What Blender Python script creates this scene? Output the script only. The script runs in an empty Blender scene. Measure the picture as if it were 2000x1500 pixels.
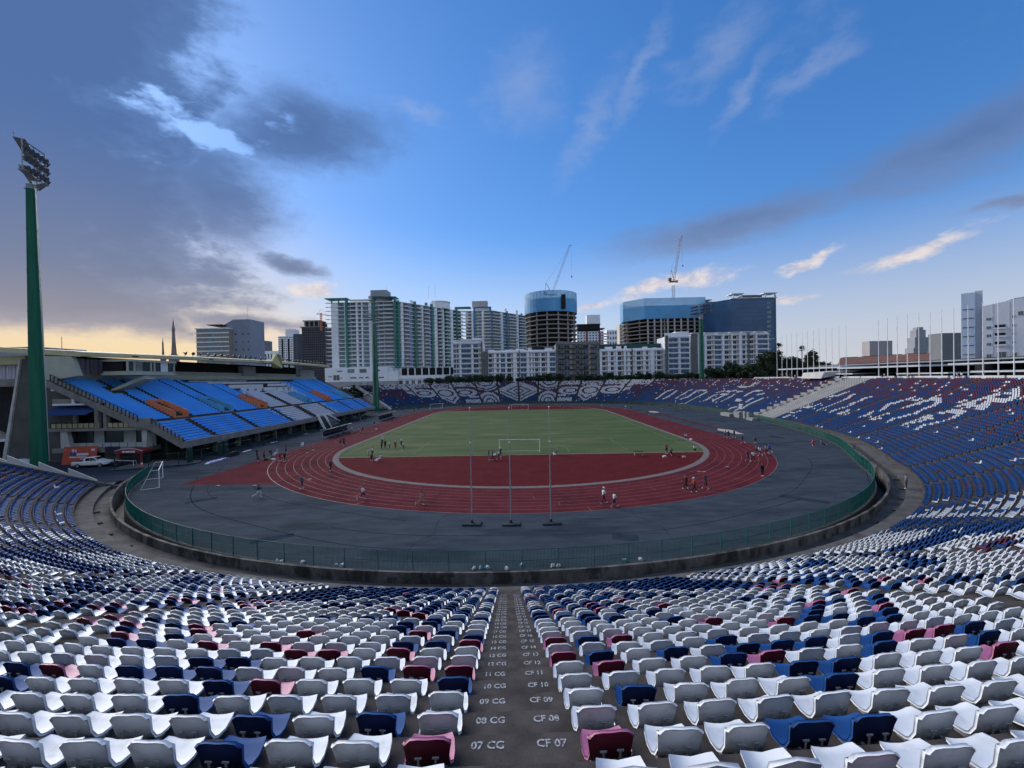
import bpy, bmesh, math, random
import numpy as np
from mathutils import Vector, Matrix
from math import sin, cos, pi, radians, sqrt, atan2

scene = bpy.context.scene
COL = scene.collection
rng = random.Random(7)

# ------------------------------------------------------------------ camera
CAM = Vector((0.224, 0.0, 13.693))
PITCH, YAW, ROLL, FPX = 0.0111, 0.01788, 0.0195, 815.8      # radians, focal length in px of a 2000 px wide frame
cam = bpy.data.cameras.new('camera'); cam_o = bpy.data.objects.new('camera', cam); COL.objects.link(cam_o)
cam.sensor_width = 36.0; cam.lens = 36.0 * FPX / 2000.0
cam.clip_start = 0.1; cam.clip_end = 30000
_F = Vector((-sin(YAW)*cos(PITCH), cos(YAW)*cos(PITCH), -sin(PITCH)))
_R = Vector((cos(YAW), sin(YAW), 0)); _U = _R.cross(_F)
_R2 = _R*cos(ROLL) - _U*sin(ROLL); _U2 = _U*cos(ROLL) + _R*sin(ROLL)
cam_o.matrix_world = Matrix(((_R2.x, _U2.x, -_F.x, CAM.x), (_R2.y, _U2.y, -_F.y, CAM.y), (_R2.z, _U2.z, -_F.z, CAM.z), (0, 0, 0, 1)))
scene.camera = cam_o

# ------------------------------------------------------------------ world, sun, exposure
SUN_AZ, SUN_EL = radians(-47), radians(28.0)                 # azimuth from +Y, clockwise
scene.view_settings.view_transform = 'Standard'
scene.view_settings.look = 'None'
scene.view_settings.gamma = 1.0
scene.cycles.max_bounces = 4; scene.cycles.diffuse_bounces = 2; scene.cycles.glossy_bounces = 2; scene.cycles.transmission_bounces = 3; scene.cycles.transparent_max_bounces = 6
scene.cycles.use_adaptive_sampling = True; scene.cycles.adaptive_threshold = .03
scene.view_settings.exposure = 1.25
world = bpy.data.worlds.new('World'); scene.world = world; world.use_nodes = True
world.cycles.sampling_method = 'MANUAL'; world.cycles.sample_map_resolution = 256

class NT:
    """small helper for writing node maths"""
    def __init__(s, tree): s.t = tree; s.n = tree.nodes; s.l = tree.links
    def node(s, typ, **kw):
        n = s.n.new(typ)
        for k, v in kw.items(): setattr(n, k, v)
        return n
    def put(s, sock, v):
        if isinstance(v, bpy.types.NodeSocket): s.l.new(v, sock)
        elif v is not None: sock.default_value = v
    def m(s, op, a, b=None, c=None, clamp=False):
        n = s.node('ShaderNodeMath', operation=op, use_clamp=clamp)
        for i, v in enumerate((a, b, c)):
            if v is not None: s.put(n.inputs[i], v)
        return n.outputs[0]
    def add(s, a, b): return s.m('ADD', a, b)
    def sub(s, a, b): return s.m('SUBTRACT', a, b)
    def mul(s, a, b): return s.m('MULTIPLY', a, b)
    def mx(s, a, b): return s.m('MAXIMUM', a, b)
    def mn(s, a, b): return s.m('MINIMUM', a, b)
    def smooth(s, v, lo, hi, o0=0.0, o1=1.0, typ='SMOOTHSTEP'):
        n = s.node('ShaderNodeMapRange', interpolation_type=typ)
        s.put(n.inputs[0], v); s.put(n.inputs[1], lo); s.put(n.inputs[2], hi); s.put(n.inputs[3], o0); s.put(n.inputs[4], o1)
        return n.outputs[0]
    def noise(s, vec, scale, detail=4, rough=.55, out='Fac', dist=0.0):
        n = s.node('ShaderNodeTexNoise'); s.put(n.inputs['Vector'], vec)
        n.inputs['Scale'].default_value = scale; n.inputs['Detail'].default_value = detail
        n.inputs['Roughness'].default_value = rough; n.inputs['Distortion'].default_value = dist
        return n.outputs[out]
    def mix(s, f, a, b, blend='MIX'):
        n = s.node('ShaderNodeMix', data_type='RGBA', blend_type=blend)
        s.put(n.inputs[0], f)
        for i, v in ((6, a), (7, b)):
            if isinstance(v, (tuple, list)): v = tuple(v) + ((1.0,) if len(v) == 3 else ())
            s.put(n.inputs[i], v)
        return n.outputs[2]
    def comb(s, x, y, z):
        n = s.node('ShaderNodeCombineXYZ')
        for i, v in enumerate((x, y, z)): s.put(n.inputs[i], v)
        return n.outputs[0]

def build_world():
    N = NT(world.node_tree); N.n.clear()
    out = N.node('ShaderNodeOutputWorld'); bg = N.node('ShaderNodeBackground')
    sky = N.node('ShaderNodeTexSky', sky_type='NISHITA')
    sky.sun_disc = False; sky.sun_elevation = SUN_EL; sky.sun_rotation = SUN_AZ
    sky.altitude = 0; sky.air_density = 1.0; sky.dust_density = 0.3; sky.ozone_density = 3.0
    tc = N.node('ShaderNodeTexCoord'); d = tc.outputs['Generated']
    sp = N.node('ShaderNodeSeparateXYZ'); N.l.new(d, sp.inputs[0]); x, y, z = sp.outputs
    az = N.mul(N.m('ARCTAN2', x, y), 180/pi)
    el = N.mul(N.m('ARCSINE', z), 180/pi)
    st = N.node('ShaderNodeMapping'); N.l.new(d, st.inputs[0]); st.inputs['Scale'].default_value = (1, 1, 2.1)
    wn = N.node('ShaderNodeTexNoise'); N.l.new(st.outputs[0], wn.inputs['Vector']); wn.inputs['Scale'].default_value = 5.5; wn.inputs['Detail'].default_value = 5; wn.inputs['Roughness'].default_value = .62
    fine = N.noise(st.outputs[0], 21.0, 4, .62)
    def vm(op, a, b=None):
        n = N.node('ShaderNodeVectorMath', operation=op); N.put(n.inputs[0], a)
        if b is not None: N.put(n.inputs[1], b)
        return n.outputs['Value'] if op == 'LENGTH' else n.outputs[0]
    base = N.comb(az, el, 0.0)
    wv = vm('SUBTRACT', wn.outputs['Color'], (.5, .5, .5))
    P = vm('ADD', base, vm('MULTIPLY', wv, (26.0, 15.0, 0.0)))         # ragged outlines
    Ps = vm('ADD', base, vm('MULTIPLY', wv, (9.0, 5.0, 0.0)))
    Pw = vm('ADD', base, vm('MULTIPLY', wv, (16.0, 9.0, 0.0)))
    def union(lst, src):
        r = None
        for a0, e0, sx, sy, rot in lst:
            mp = N.node('ShaderNodeMapping', vector_type='TEXTURE'); N.l.new(src, mp.inputs[0])
            mp.inputs['Location'].default_value = (a0, e0, 0); mp.inputs['Rotation'].default_value = (0, 0, radians(rot)); mp.inputs['Scale'].default_value = (sx, sy, 1)
            v = vm('LENGTH', mp.outputs[0]); r = v if r is None else N.mn(r, v)
        return N.sub(1.0, r)
    sw = N.node('ShaderNodeSeparateXYZ'); N.l.new(P, sw.inputs[0]); waz, wel = sw.outputs[0], sw.outputs[1]
    # heavy evening cloud bank over the west, with an arm reaching right
    edge = N.mul(N.sub(-34.0, waz), 1/7.0)
    edge = N.mn(edge, N.mul(N.add(az, 170.0), 1/15.0))
    floor_ = N.mul(N.sub(N.add(el, N.mul(N.sub(wel, el), .28)), 4.9), 1/1.8)
    bank = N.mn(edge, floor_)
    darkm = N.mx(bank, union([(-27.0, 28.2, 12.5, 4.6, 8), (-36, 20.5, 8, 7, 0), (-33.5, 7.4, 8.5, 1.2, -4), (-29, 14.0, 4.5, 1.3, -14), (27, 17.6, 15.5, 2.5, 4), (47, 20.6, 14, 3.2, 10), (49.5, 14.4, 3.2, .7, 8)], Ps))
    darkm = N.mn(darkm, N.mul(union([(-36.5, 26.0, 5.5, 1.8, 14)], P), -1.2))
    darkm = N.add(darkm, N.mul(N.sub(fine, .5), .55))
    dens_d = N.smooth(darkm, -.22, .70)
    litm = union([(34.8, 12.6, 3.6, .8, 16), (42.4, 11.4, 5.2, .8, 15), (19.5, 11.4, 9.0, 1.5, 9), (9.0, 9.6, 3.4, .8, 5), (-27.5, 11.2, 3.2, 1.0, 3), (-31.4, 6.2, 4.4, 2.6, 0), (30, 8.4, 7.0, .8, 4)], Ps)
    dens_l = N.smooth(N.add(litm, N.mul(N.sub(fine, .5), 1.1)), -.12, .80)
    wism = union([(25.5, 34.4, 6.5, 2.6, 24), (17.5, 34.0, 6.5, 1.7, 55), (35.5, 30, 4.2, 1.8, 30), (29.0, 30.0, 5.4, 1.6, 40), (11, 30.0, 8.0, 2.6, 50), (2, 35, 7, 5, 0), (-13, 32.6, 4.6, 1.3, 0), (42, 37.5, 10, 2.2, 28),
                  (85, 34, 34, 10, 0), (150, 40, 40, 18, 0), (30, 66, 50, 12, 0)], Pw)
    dens_w = N.mul(N.smooth(N.add(wism, N.mul(N.sub(fine, .5), .9)), -.25, 1.3), .30)
    # colours (linear radiance before exposure)
    K = 2.0 ** -scene.view_settings.exposure
    nearsun = N.smooth(N.m('ABSOLUTE', N.sub(az, -47.0)), 0.0, 48.0, 1.0, 0.0)
    glow = N.mul(nearsun, N.smooth(el, 1.0, 13.0, 1.0, 0.0))
    def k(c): return tuple(v*K for v in c)
    dc = N.mix(N.smooth(el, 5.0, 27.0), k((.200, .235, .345)), k((.075, .150, .360)))
    dc = N.mix(N.smooth(darkm, .3, 1.4), N.mix(1.0, dc, (1.38, 1.34, 1.25, 1), 'MULTIPLY'), dc)
    dc = N.mix(N.mul(glow, .45), dc, k((.60, .44, .34)))
    lc = N.mix(N.smooth(fine, .35, .65), k((.60, .56, .62)), k((.88, .78, .74)))
    lc = N.mix(glow, lc, k((1.10, .80, .45)))
    sc_ = N.mix(1.0, sky.outputs[0], (SKY_GAIN, SKY_GAIN, SKY_GAIN), 'MULTIPLY')
    hs = N.node('ShaderNodeHueSaturation'); N.l.new(sc_, hs.inputs['Color']); hs.inputs['Saturation'].default_value = 1.22; hs.inputs['Value'].default_value = 1.12
    sc_ = vm('MULTIPLY', hs.outputs[0], (.545, .715, .925))
    sc_ = vm('DIVIDE', sc_, vm('ADD', vm('DIVIDE', sc_, k((.62, 1.15, 2.3))), (1.0, 1.0, 1.0)))     # soft roll-off of the brightest sky values
    hz = N.mix(N.smooth(az, -10.0, 40.0), k((.66, .76, .88)), k((.60, .61, .66)))
    hz = N.mix(N.smooth(nearsun, .25, 1.0), hz, k((1.00, .72, .34)))
    sc_ = N.mix(N.mul(N.smooth(el, 0.0, N.add(20.0, N.mul(nearsun, 6.0)), 1.0, 0.0), .93), sc_, hz)
    east = N.mul(N.smooth(N.m('ABSOLUTE', az), 62.0, 150.0), .80)                 # brightness added to the unseen eastern sky, lighting camera-facing walls
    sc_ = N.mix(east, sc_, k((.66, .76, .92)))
    c = N.mix(dens_w, sc_, k((.46, .51, .68)))
    c = N.mix(N.mul(dens_l, .85), c, lc)
    c = N.mix(N.mul(dens_d, N.smooth(az, -8.0, 14.0, .96, .80)), c, dc)
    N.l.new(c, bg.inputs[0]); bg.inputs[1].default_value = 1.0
    N.l.new(bg.outputs[0], out.inputs[0])
SKY_GAIN = 0.10
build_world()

sun = bpy.data.lights.new('sun', 'SUN'); sun_o = bpy.data.objects.new('sun', sun); COL.objects.link(sun_o)
sun.energy = 1.8; sun.angle = radians(45); sun.color = (1.0, .96, .92)
_sd = Vector((sin(SUN_AZ)*cos(SUN_EL), cos(SUN_AZ)*cos(SUN_EL), sin(SUN_EL)))
sun_o.rotation_euler = (-_sd).to_track_quat('-Z', 'Y').to_euler()

# ------------------------------------------------------------------ materials
MATS = {}
def mat(name, color, rough=.7, var=.12, scale=1.0, color2=None, bump=0.0, bscale=40.0, metal=0.0, spec=.4, trans=0.0, alpha=1.0, detail=5, stain=None, lo=.3, hi=.7, randomize=0.0, stretch=None):
    if name in MATS: return MATS[name]
    m = bpy.data.materials.new(name); m.use_nodes = True; N = NT(m.node_tree)
    b = N.n['Principled BSDF']
    b.inputs['Roughness'].default_value = rough; b.inputs['Metallic'].default_value = metal
    b.inputs['Specular IOR Level'].default_value = spec
    if trans: b.inputs['Transmission Weight'].default_value = trans
    if alpha < 1: b.inputs['Alpha'].default_value = alpha
    pos = N.node('ShaderNodeNewGeometry').outputs['Position']
    if stretch:
        mp = N.node('ShaderNodeMapping'); N.l.new(pos, mp.inputs[0]); mp.inputs['Scale'].default_value = stretch; pos = mp.outputs[0]
    f = N.smooth(N.noise(pos, scale, detail, .6), lo, hi)
    c2 = color2 or tuple(min(1, v*(1+var)) for v in color)
    c1 = tuple(v*(1-var) for v in color) if color2 is None else color
    c = N.mix(f, c1, c2)
    if stain:                                  # (colour, scale, lo, hi, amount)
        sf = N.mul(N.smooth(N.noise(pos, stain[1], 6, .65), stain[2], stain[3]), stain[4])
        c = N.mix(sf, c, stain[0])
    if randomize:
        oi = N.node('ShaderNodeObjectInfo').outputs['Random']
        c = N.mix(1.0, c, N.comb(*[N.smooth(oi, 0, 1, 1-randomize, 1+randomize, 'LINEAR')]*3), 'MULTIPLY')
    N.l.new(c, b.inputs['Base Color'])
    if bump:
        bn = N.node('ShaderNodeBump'); bn.inputs['Strength'].default_value = bump; bn.inputs['Distance'].default_value = .02
        N.l.new(N.noise(pos, bscale, 4, .6), bn.inputs['Height']); N.l.new(bn.outputs[0], b.inputs['Normal'])
    MATS[name] = m
    return m

# ------------------------------------------------------------------ mesh helpers
class MB:
    def __init__(s): s.v = []; s.f = []; s.mi = []; s.sm = []
    def add(s, verts, faces, mi=0, smooth=False):
        o = len(s.v); s.v += [tuple(p) for p in verts]
        for f in faces: s.f.append([i+o for i in f]); s.mi.append(mi); s.sm.append(smooth)
        return s
    def box(s, x0, y0, z0, x1, y1, z1, mi=0):
        return s.add([(x0,y0,z0),(x1,y0,z0),(x1,y1,z0),(x0,y1,z0),(x0,y0,z1),(x1,y0,z1),(x1,y1,z1),(x0,y1,z1)],
                     [(0,3,2,1),(4,5,6,7),(0,1,5,4),(1,2,6,5),(2,3,7,6),(3,0,4,7)], mi)
    def cbox(s, c, size, mi=0, rz=0.0):
        hx, hy, hz = size[0]/2, size[1]/2, size[2]/2; ca, sa = cos(rz), sin(rz)
        P = []
        for dz in (-hz, hz):
            for dx, dy in ((-hx,-hy),(hx,-hy),(hx,hy),(-hx,hy)): P.append((c[0]+dx*ca-dy*sa, c[1]+dx*sa+dy*ca, c[2]+dz))
        return s.add(P, [(0,3,2,1),(4,5,6,7),(0,1,5,4),(1,2,6,5),(2,3,7,6),(3,0,4,7)], mi)
    def beam(s, a, b, w, h=None, mi=0, up=(0,0,1)):
        """a square bar from a to b"""
        a, b = Vector(a), Vector(b); h = h or w; d = (b-a).normalized(); u = Vector(up)
        if abs(d.dot(u)) > .98: u = Vector((0,1,0))
        r = d.cross(u).normalized()*(w/2); t = r.cross(d).normalized()*(h/2)
        P = [a-r-t, a+r-t, a+r+t, a-r+t, b-r-t, b+r-t, b+r+t, b-r+t]
        return s.add(P, [(0,3,2,1),(4,5,6,7),(0,1,5,4),(1,2,6,5),(2,3,7,6),(3,0,4,7)], mi)
    def cyl(s, a, b, r0, r1=None, n=10, mi=0, caps=True, smooth=True):
        a, b = Vector(a), Vector(b); r1 = r0 if r1 is None else r1; d = (b-a).normalized()
        u = Vector((0,0,1)) if abs(d.z) < .95 else Vector((1,0,0))
        x = d.cross(u).normalized(); y = d.cross(x).normalized(); P = []
        for k in range(n):
            t = 2*pi*k/n; P.append(a + (x*cos(t)+y*sin(t))*r0)
        for k in range(n):
            t = 2*pi*k/n; P.append(b + (x*cos(t)+y*sin(t))*r1)
        s.add(P, [(k, k+n, (k+1)%n+n, (k+1)%n) for k in range(n)], mi, smooth)
        if caps: s.add(P[:n], [tuple(range(n))], mi); s.add(P[n:], [tuple(range(n-1,-1,-1))], mi)
        return s
    def tube(s, pts, r, n=6, mi=0, closed=False):
        pts = [Vector(p) for p in pts]; m = len(pts); rings = []
        for i, p in enumerate(pts):
            d = (pts[min(i+1, m-1)] - pts[max(i-1, 0)]).normalized()
            u = Vector((0,0,1)) if abs(d.z) < .95 else Vector((1,0,0))
            x = d.cross(u).normalized(); y = d.cross(x).normalized()
            rr = r[i] if isinstance(r, (list, tuple)) else r
            rings += [p + (x*cos(2*pi*k/n)+y*sin(2*pi*k/n))*rr for k in range(n)]
        F = [(i*n+k, i*n+(k+1)%n, (i+1)*n+(k+1)%n, (i+1)*n+k) for i in range(m-1) for k in range(n)]
        s.add(rings, [tuple(reversed(f)) for f in F], mi, True)
        s.add(rings[:n], [tuple(range(n))], mi); s.add(rings[-n:], [tuple(range(n-1,-1,-1))], mi)
        return s
    def prism(s, poly, z0, z1, mi=0):
        n = len(poly); P = [(p[0],p[1],z0) for p in poly] + [(p[0],p[1],z1) for p in poly]
        area = sum(poly[i][0]*poly[(i+1)%n][1]-poly[(i+1)%n][0]*poly[i][1] for i in range(n))
        F = [tuple(range(n-1,-1,-1)), tuple(range(n,2*n))] + [(i,(i+1)%n,(i+1)%n+n,i+n) for i in range(n)]
        if area < 0: F = [tuple(reversed(f)) for f in F]
        return s.add(P, F, mi)
    def prism_x(s, poly, x0, x1, mi=0):
        """poly in (y,z), extruded along x"""
        n = len(poly); P = [(x0,p[0],p[1]) for p in poly] + [(x1,p[0],p[1]) for p in poly]
        return s.add(P, [tuple(range(n-1,-1,-1)), tuple(range(n,2*n))] + [(i,(i+1)%n,(i+1)%n+n,i+n) for i in range(n)], mi)
    def prism_y(s, poly, y0, y1, mi=0):
        """poly in (x,z), extruded along y"""
        n = len(poly); P = [(p[0],y0,p[1]) for p in poly] + [(p[0],y1,p[1]) for p in poly]
        return s.add(P, [tuple(range(n)), tuple(range(2*n-1,n-1,-1))] + [(i,i+n,(i+1)%n+n,(i+1)%n) for i in range(n)], mi)
    def quad(s, a, b, c, d, mi=0): return s.add([a,b,c,d], [(0,1,2,3)], mi)
    def lathe(s, prof, n=12, c=(0,0), mi=0, smooth=True):
        P = [(c[0]+r*cos(2*pi*k/n), c[1]+r*sin(2*pi*k/n), z) for r, z in prof for k in range(n)]; m = len(prof)
        s.add(P, [(i*n+k, i*n+(k+1)%n, (i+1)*n+(k+1)%n, (i+1)*n+k) for i in range(m-1) for k in range(n)], mi, smooth)
        return s
    def mesh(s, name, mats):
        me = bpy.data.meshes.new(name); me.from_pydata(s.v, [], s.f)
        for m in (mats if isinstance(mats, (list, tuple)) else [mats]): me.materials.append(m)
        if s.f:
            me.polygons.foreach_set('material_index', s.mi); me.polygons.foreach_set('use_smooth', s.sm)
        me.update(); return me
    def build(s, name, mats, parent=None, loc=None):
        return obj(name, s.mesh(name, mats), parent, loc)

def obj(name, me, parent=None, loc=None, rz=None):
    o = bpy.data.objects.new(name, me); COL.objects.link(o)
    if parent is not None: o.parent = parent
    if loc is not None: o.location = loc
    if rz is not None: o.rotation_euler = (0, 0, rz)
    return o
def tag(o, label=None, cat=None, group=None, kind=None):
    if label: o['label'] = label
    if cat: o['category'] = cat
    if group: o['group'] = group
    if kind: o['kind'] = kind
    return o
def thing(name, label, cat, loc=(0,0,0), rz=0.0, group=None):
    return tag(obj(name, None, None, loc, rz), label, cat, group)
def copy_tree(o, parent=None):
    c = o.copy(); COL.objects.link(c); c.parent = parent
    for ch in list(o.children): copy_tree(ch, c)
    return c
def fillpoly(pts, z, name, m, parent=None, kind=None, label=None):
    """flat concave polygon"""
    from mathutils.geometry import tessellate_polygon
    t = tessellate_polygon([[Vector((p[0],p[1],0)) for p in pts]])
    F = []
    for a, b, c in t:
        A, B, C_ = pts[a], pts[b], pts[c]
        F.append((a,b,c) if (B[0]-A[0])*(C_[1]-A[1])-(B[1]-A[1])*(C_[0]-A[0]) > 0 else (a,c,b))
    me = bpy.data.meshes.new(name); me.from_pydata([(p[0],p[1],z) for p in pts], [], F); me.materials.append(m); me.update()
    return tag(obj(name, me, parent), label, None, None, kind)

# common materials
CONC = mat('old_concrete', (.075,.071,.068), .95, spec=.12, color2=(.130,.123,.117), scale=.5, bump=.25, bscale=30, stain=((.04,.038,.037), .35, .48, .72, .7))
CONC_DK = mat('weathered_terrace_concrete', (.048,.042,.041), .95, spec=.10, color2=(.090,.080,.077), scale=2.2, bump=.35, bscale=55, stain=((.030,.027,.026), .9, .5, .75, .6))
CONC_LT = mat('pale_concrete', (.40,.395,.385), .85, color2=(.52,.515,.50), scale=.6, bump=.12, stain=((.27,.265,.26), .25, .5, .75, .6))
WHITE = mat('white_paint', (.72,.73,.74), .5, .06, 2.0)
STEEL = mat('galvanised_steel', (.42,.44,.46), .45, .12, 3.0, metal=.6)
BLACKM = mat('black_and_painted_shade', (.012,.012,.014), .9, .3, 1.0)  # for black things, and as painted shade in voids, recesses and undersides
GREEN = mat('green_painted_steel', (.004,.105,.060), .55, .18, .6, spec=.25, stain=((.012,.060,.040), .5, .5, .75, .6), stretch=(3,3,.25))
# ------------------------------------------------------------------ ground, field, track
RI, LANE, NL = 36.5, 1.22, 8
YC1, YC2 = 88.7, 173.1
def oval(r, n=48):
    """closed oval round the two curve centres, counter-clockwise from the near right"""
    p = [(r*sin(a), YC1 - r*cos(a)) for a in np.linspace(-pi/2, pi/2, n)]
    p += [(r*cos(a), YC2 + r*sin(a)) for a in np.linspace(0, pi, n)]
    return p
def ring(r0, r1, z, name, m, parent=None, n=64):
    a, b = oval(r0, n), oval(r1, n); k = len(a); mb = MB()
    mb.add([(x,y,z) for x,y in a]+[(x,y,z) for x,y in b], [(i, i+k, (i+1)%k+k, (i+1)%k) for i in range(k)])
    return mb.build(name, m, parent)

# the enclosing line of the track-side fence: control points, smoothed, then resampled by length
FC, FR = (-3.0, 88.7), 59.3
_ctl = [(FC[0]+FR*sin(radians(t)), FC[1]-FR*cos(radians(t))) for t in range(-68, 66, 4)]
_ctl += [(59.6,79.0), (64.6,92), (67.7,105), (70.3,120), (72.4,138), (72.9,157), (71.3,177), (66.8,194.5), (59.5,208), (48.6,219), (37.5,226), (24,230.6), (10,232.6), (-4,232.8), (-18,230.9), (-31,226), (-43.5,218), (-53,208.3), (-60.5,197)]
def catmull(P, sub=24):
    P = [np.array(p, float) for p in P]; P = [2*P[0]-P[1]] + P + [2*P[-1]-P[-2]]; o = []
    for i in range(1, len(P)-2):
        for t in np.linspace(0, 1, sub, endpoint=False):
            a, b, c, d = P[i-1:i+3]
            o.append(.5*((2*b)+(-a+c)*t+(2*a-5*b+4*c-d)*t*t+(-a+3*b-3*c+d)*t**3))
    return np.array(o + [P[-2]])
def resample(P, step):
    d = np.r_[0, np.cumsum(np.hypot(*np.diff(P, axis=0).T))]; n = int(d[-1]/step)+1; s = np.linspace(0, d[-1], n)
    return np.stack([np.interp(s, d, P[:,0]), np.interp(s, d, P[:,1])], 1), s
_F0, _ = resample(catmull(_ctl), .5)
for _ in range(3):                                     # light smoothing away from the ends
    _F0[1:-1] = (_F0[:-2]+2*_F0[1:-1]+_F0[2:])/4
FP, FS = resample(_F0, .5)
_tg = np.gradient(FP, axis=0); _tg /= np.hypot(_tg[:,0], _tg[:,1])[:,None]
FN = np.stack([_tg[:,1], -_tg[:,0]], 1)                # outward normals
_k = np.ones(41)/41
_pad = np.pad(FN, ((20,20),(0,0)), mode='edge'); FN = np.stack([np.convolve(_pad[:,i], _k, 'valid') for i in (0,1)], 1); FN /= np.hypot(FN[:,0], FN[:,1])[:,None]
def at(s, o):
    """point at length s along the fence line, offset o outward"""
    return np.array([np.interp(s, FS, FP[:,0])+o*np.interp(s, FS, FN[:,0]), np.interp(s, FS, FP[:,1])+o*np.interp(s, FS, FN[:,1])])

GRND = mat('city_ground', (.10,.10,.095), .95, color2=(.16,.155,.14), scale=.02)
mb = MB(); R_ = 9000; mb.add([(R_*cos(a), R_*sin(a), -2.2) for a in np.linspace(0, 2*pi, 64, endpoint=False)], [tuple(range(64))])
tag(mb.build('ground', GRND), 'flat city ground reaching to the horizon', kind='structure')

ASPH = mat('worn_asphalt', (.036,.047,.061), .9, color2=(.054,.067,.084), spec=.02, scale=.55, bump=.15, bscale=60, stain=((.020,.029,.041), .13, .48, .68, .8), stretch=(.55,1.6,1))
mat_lane = mat('lane_paint', (.15,.09,.10), .7, .25, 1.3)
TRK = mat('red_track_rubber', (.088,.0165,.022), .95, spec=.02, color2=(.114,.024,.030), scale=.35, bump=.1, bscale=80, stain=((.050,.014,.020), .12, .48, .72, .7))
TRK2 = mat('red_apron_rubber', (.080,.0125,.016), .95, spec=.02, color2=(.100,.0165,.020), scale=.4, bump=.1, bscale=80, stain=((.09,.024,.026), .15, .55, .75, .5))
KERB = mat('kerb_paving', (.12,.105,.10), .95, spec=.1, color2=(.175,.155,.15), scale=2.5)
GRASS = mat('worn_turf', spec=.1, color=(.044,.074,.026), rough=.95, color2=(.072,.104,.040), scale=.16, bump=.3, bscale=25, stain=((.135,.122,.066), .10, .50, .74, .85), stretch=(.5,1.5,1))
inner = [tuple(p) for p in FP[4:-4]]
poly = inner + [(-62,199), (-64,215), (-160,215), (-160,30), (-75,30), (-58,60)]
asph = fillpoly(poly, 0.0, 'asphalt_apron', ASPH, kind='structure', label='grey asphalt apron around the running track')
track = ring(RI, RI+NL*LANE, .012, 'running_track', TRK); tag(track, 'red running track with eight marked lanes', kind='structure')
for i in range(NL+1):
    r = RI+i*LANE+.02
    w = .09 if i == NL else .05
    ring(r-w/2, r+w/2, .017, 'lane_line', mat_lane, track)
for xx, y0, y1 in ((-46.2,88.7,173.1), (-46.2,140,141)): pass
for a, l in ((-.62,1), (-.05,1), (.32,1), (.9,1), (-1.05,1)):           # stagger and start marks across single lanes
    for j in range(3, NL, 2):
        r0 = RI+j*LANE; ang = a+.03*j; mb = MB(); dx, dy = sin(ang), -cos(ang); tx, ty = cos(ang)*.03, sin(ang)*.03
        mb.quad((r0*dx-tx, YC1+r0*dy-ty, .018), (r0*dx+tx, YC1+r0*dy+ty, .018), ((r0+LANE)*dx+tx, YC1+(r0+LANE)*dy+ty, .018), ((r0+LANE)*dx-tx, YC1+(r0+LANE)*dy-ty, .018))
        if mb.f: mb.build('lane_mark', mat_lane, track)
kerb = ring(RI-.95, RI-.02, .03, 'kerb_strip', KERB); tag(kerb, 'pale kerb strip along the inside of the track', kind='structure')
# start chute: the left straight carried on towards the near end
fillpoly([(-47.0,108), (-46.9,56.8), (-33.2,56.2), (-40.2,66), (-44.2,75), (-45.9,82), (-46.24,88.7)], .008, 'track_start_chute', TRK, kind='structure', label='red triangular start chute left of the bend')
YG0, YG1 = 75.3, 186.3
def dend(y, far):
    rr = RI-.97; yc = YC2 if far else YC1
    h = sqrt(rr*rr-(y-yc)**2)
    a0 = math.asin(h/rr)
    if not far: return [(rr*sin(a), yc-rr*cos(a)) for a in np.linspace(-a0, a0, 40)]
    return [(rr*sin(a), yc+rr*cos(a)) for a in np.linspace(a0, -a0, 40)]
fillpoly(dend(YG0, False), .010, 'near_red_apron', TRK2, kind='structure', label='dark red apron inside the near bend')
fillpoly(dend(YG1, True), .010, 'far_red_apron', TRK2, kind='structure', label='dark red apron inside the far bend')
rr = RI-.97
def side(y0, y1, sgn):
    o = []
    for y in np.linspace(y0, y1, 40):
        if y < YC1: o.append((sgn*sqrt(rr*rr-(y-YC1)**2), y))
        elif y > YC2: o.append((sgn*sqrt(rr*rr-(y-YC2)**2), y))
        else: o.append((sgn*rr, y))
    return o
pitch = fillpoly(side(YG0, YG1, 1)+side(YG0, YG1, -1)[::-1], .020, 'grass_pitch', GRASS, kind='structure', label='worn green football pitch with faint lines')
FADED = mat('faded_line_paint', (.10,.13,.06), .9, .3, .8)
EDGE = mat('bare_pitch_edge', (.17,.14,.085), .95, .3, 1.5)
def line(pts, w, z, m, name='pitch_line', parent=None):
    mb = MB()
    for a, b in zip(pts[:-1], pts[1:]):
        d = Vector((b[0]-a[0], b[1]-a[1])).normalized()*(w/2)
        mb.quad((a[0]+d.y,a[1]-d.x,z),(b[0]+d.y,b[1]-d.x,z),(b[0]-d.y,b[1]+d.x,z),(a[0]-d.y,a[1]+d.x,z))
    return mb.build(name, m, parent)
line([(-34,YG0+.15),(33.5,YG0+.15)], .35, .024, EDGE, 'worn_edge', pitch)
line([(-33,77.5),(-33,184)], .14, .024, FADED, 'pitch_line', pitch); line([(33,77.5),(33,184)], .14, .024, FADED, 'pitch_line', pitch)
line([(-20.2,78),(-20.2,94.5),(20.2,94.5),(20.2,78)], .12, .024, FADED, 'pitch_line', pitch)
line([(-9.2,78),(-9.2,83.5)], .12, .024, FADED, 'pitch_line', pitch); line([(9.2,78),(9.2,83.5)], .12, .024, FADED, 'pitch_line', pitch)
line([(-33,131),(33,131)], .12, .024, FADED, 'pitch_line', pitch)
line([(9.15*cos(a), 131+9.15*sin(a)) for a in np.linspace(0, 2*pi, 40)], .12, .024, FADED, 'pitch_line', pitch)
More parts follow.
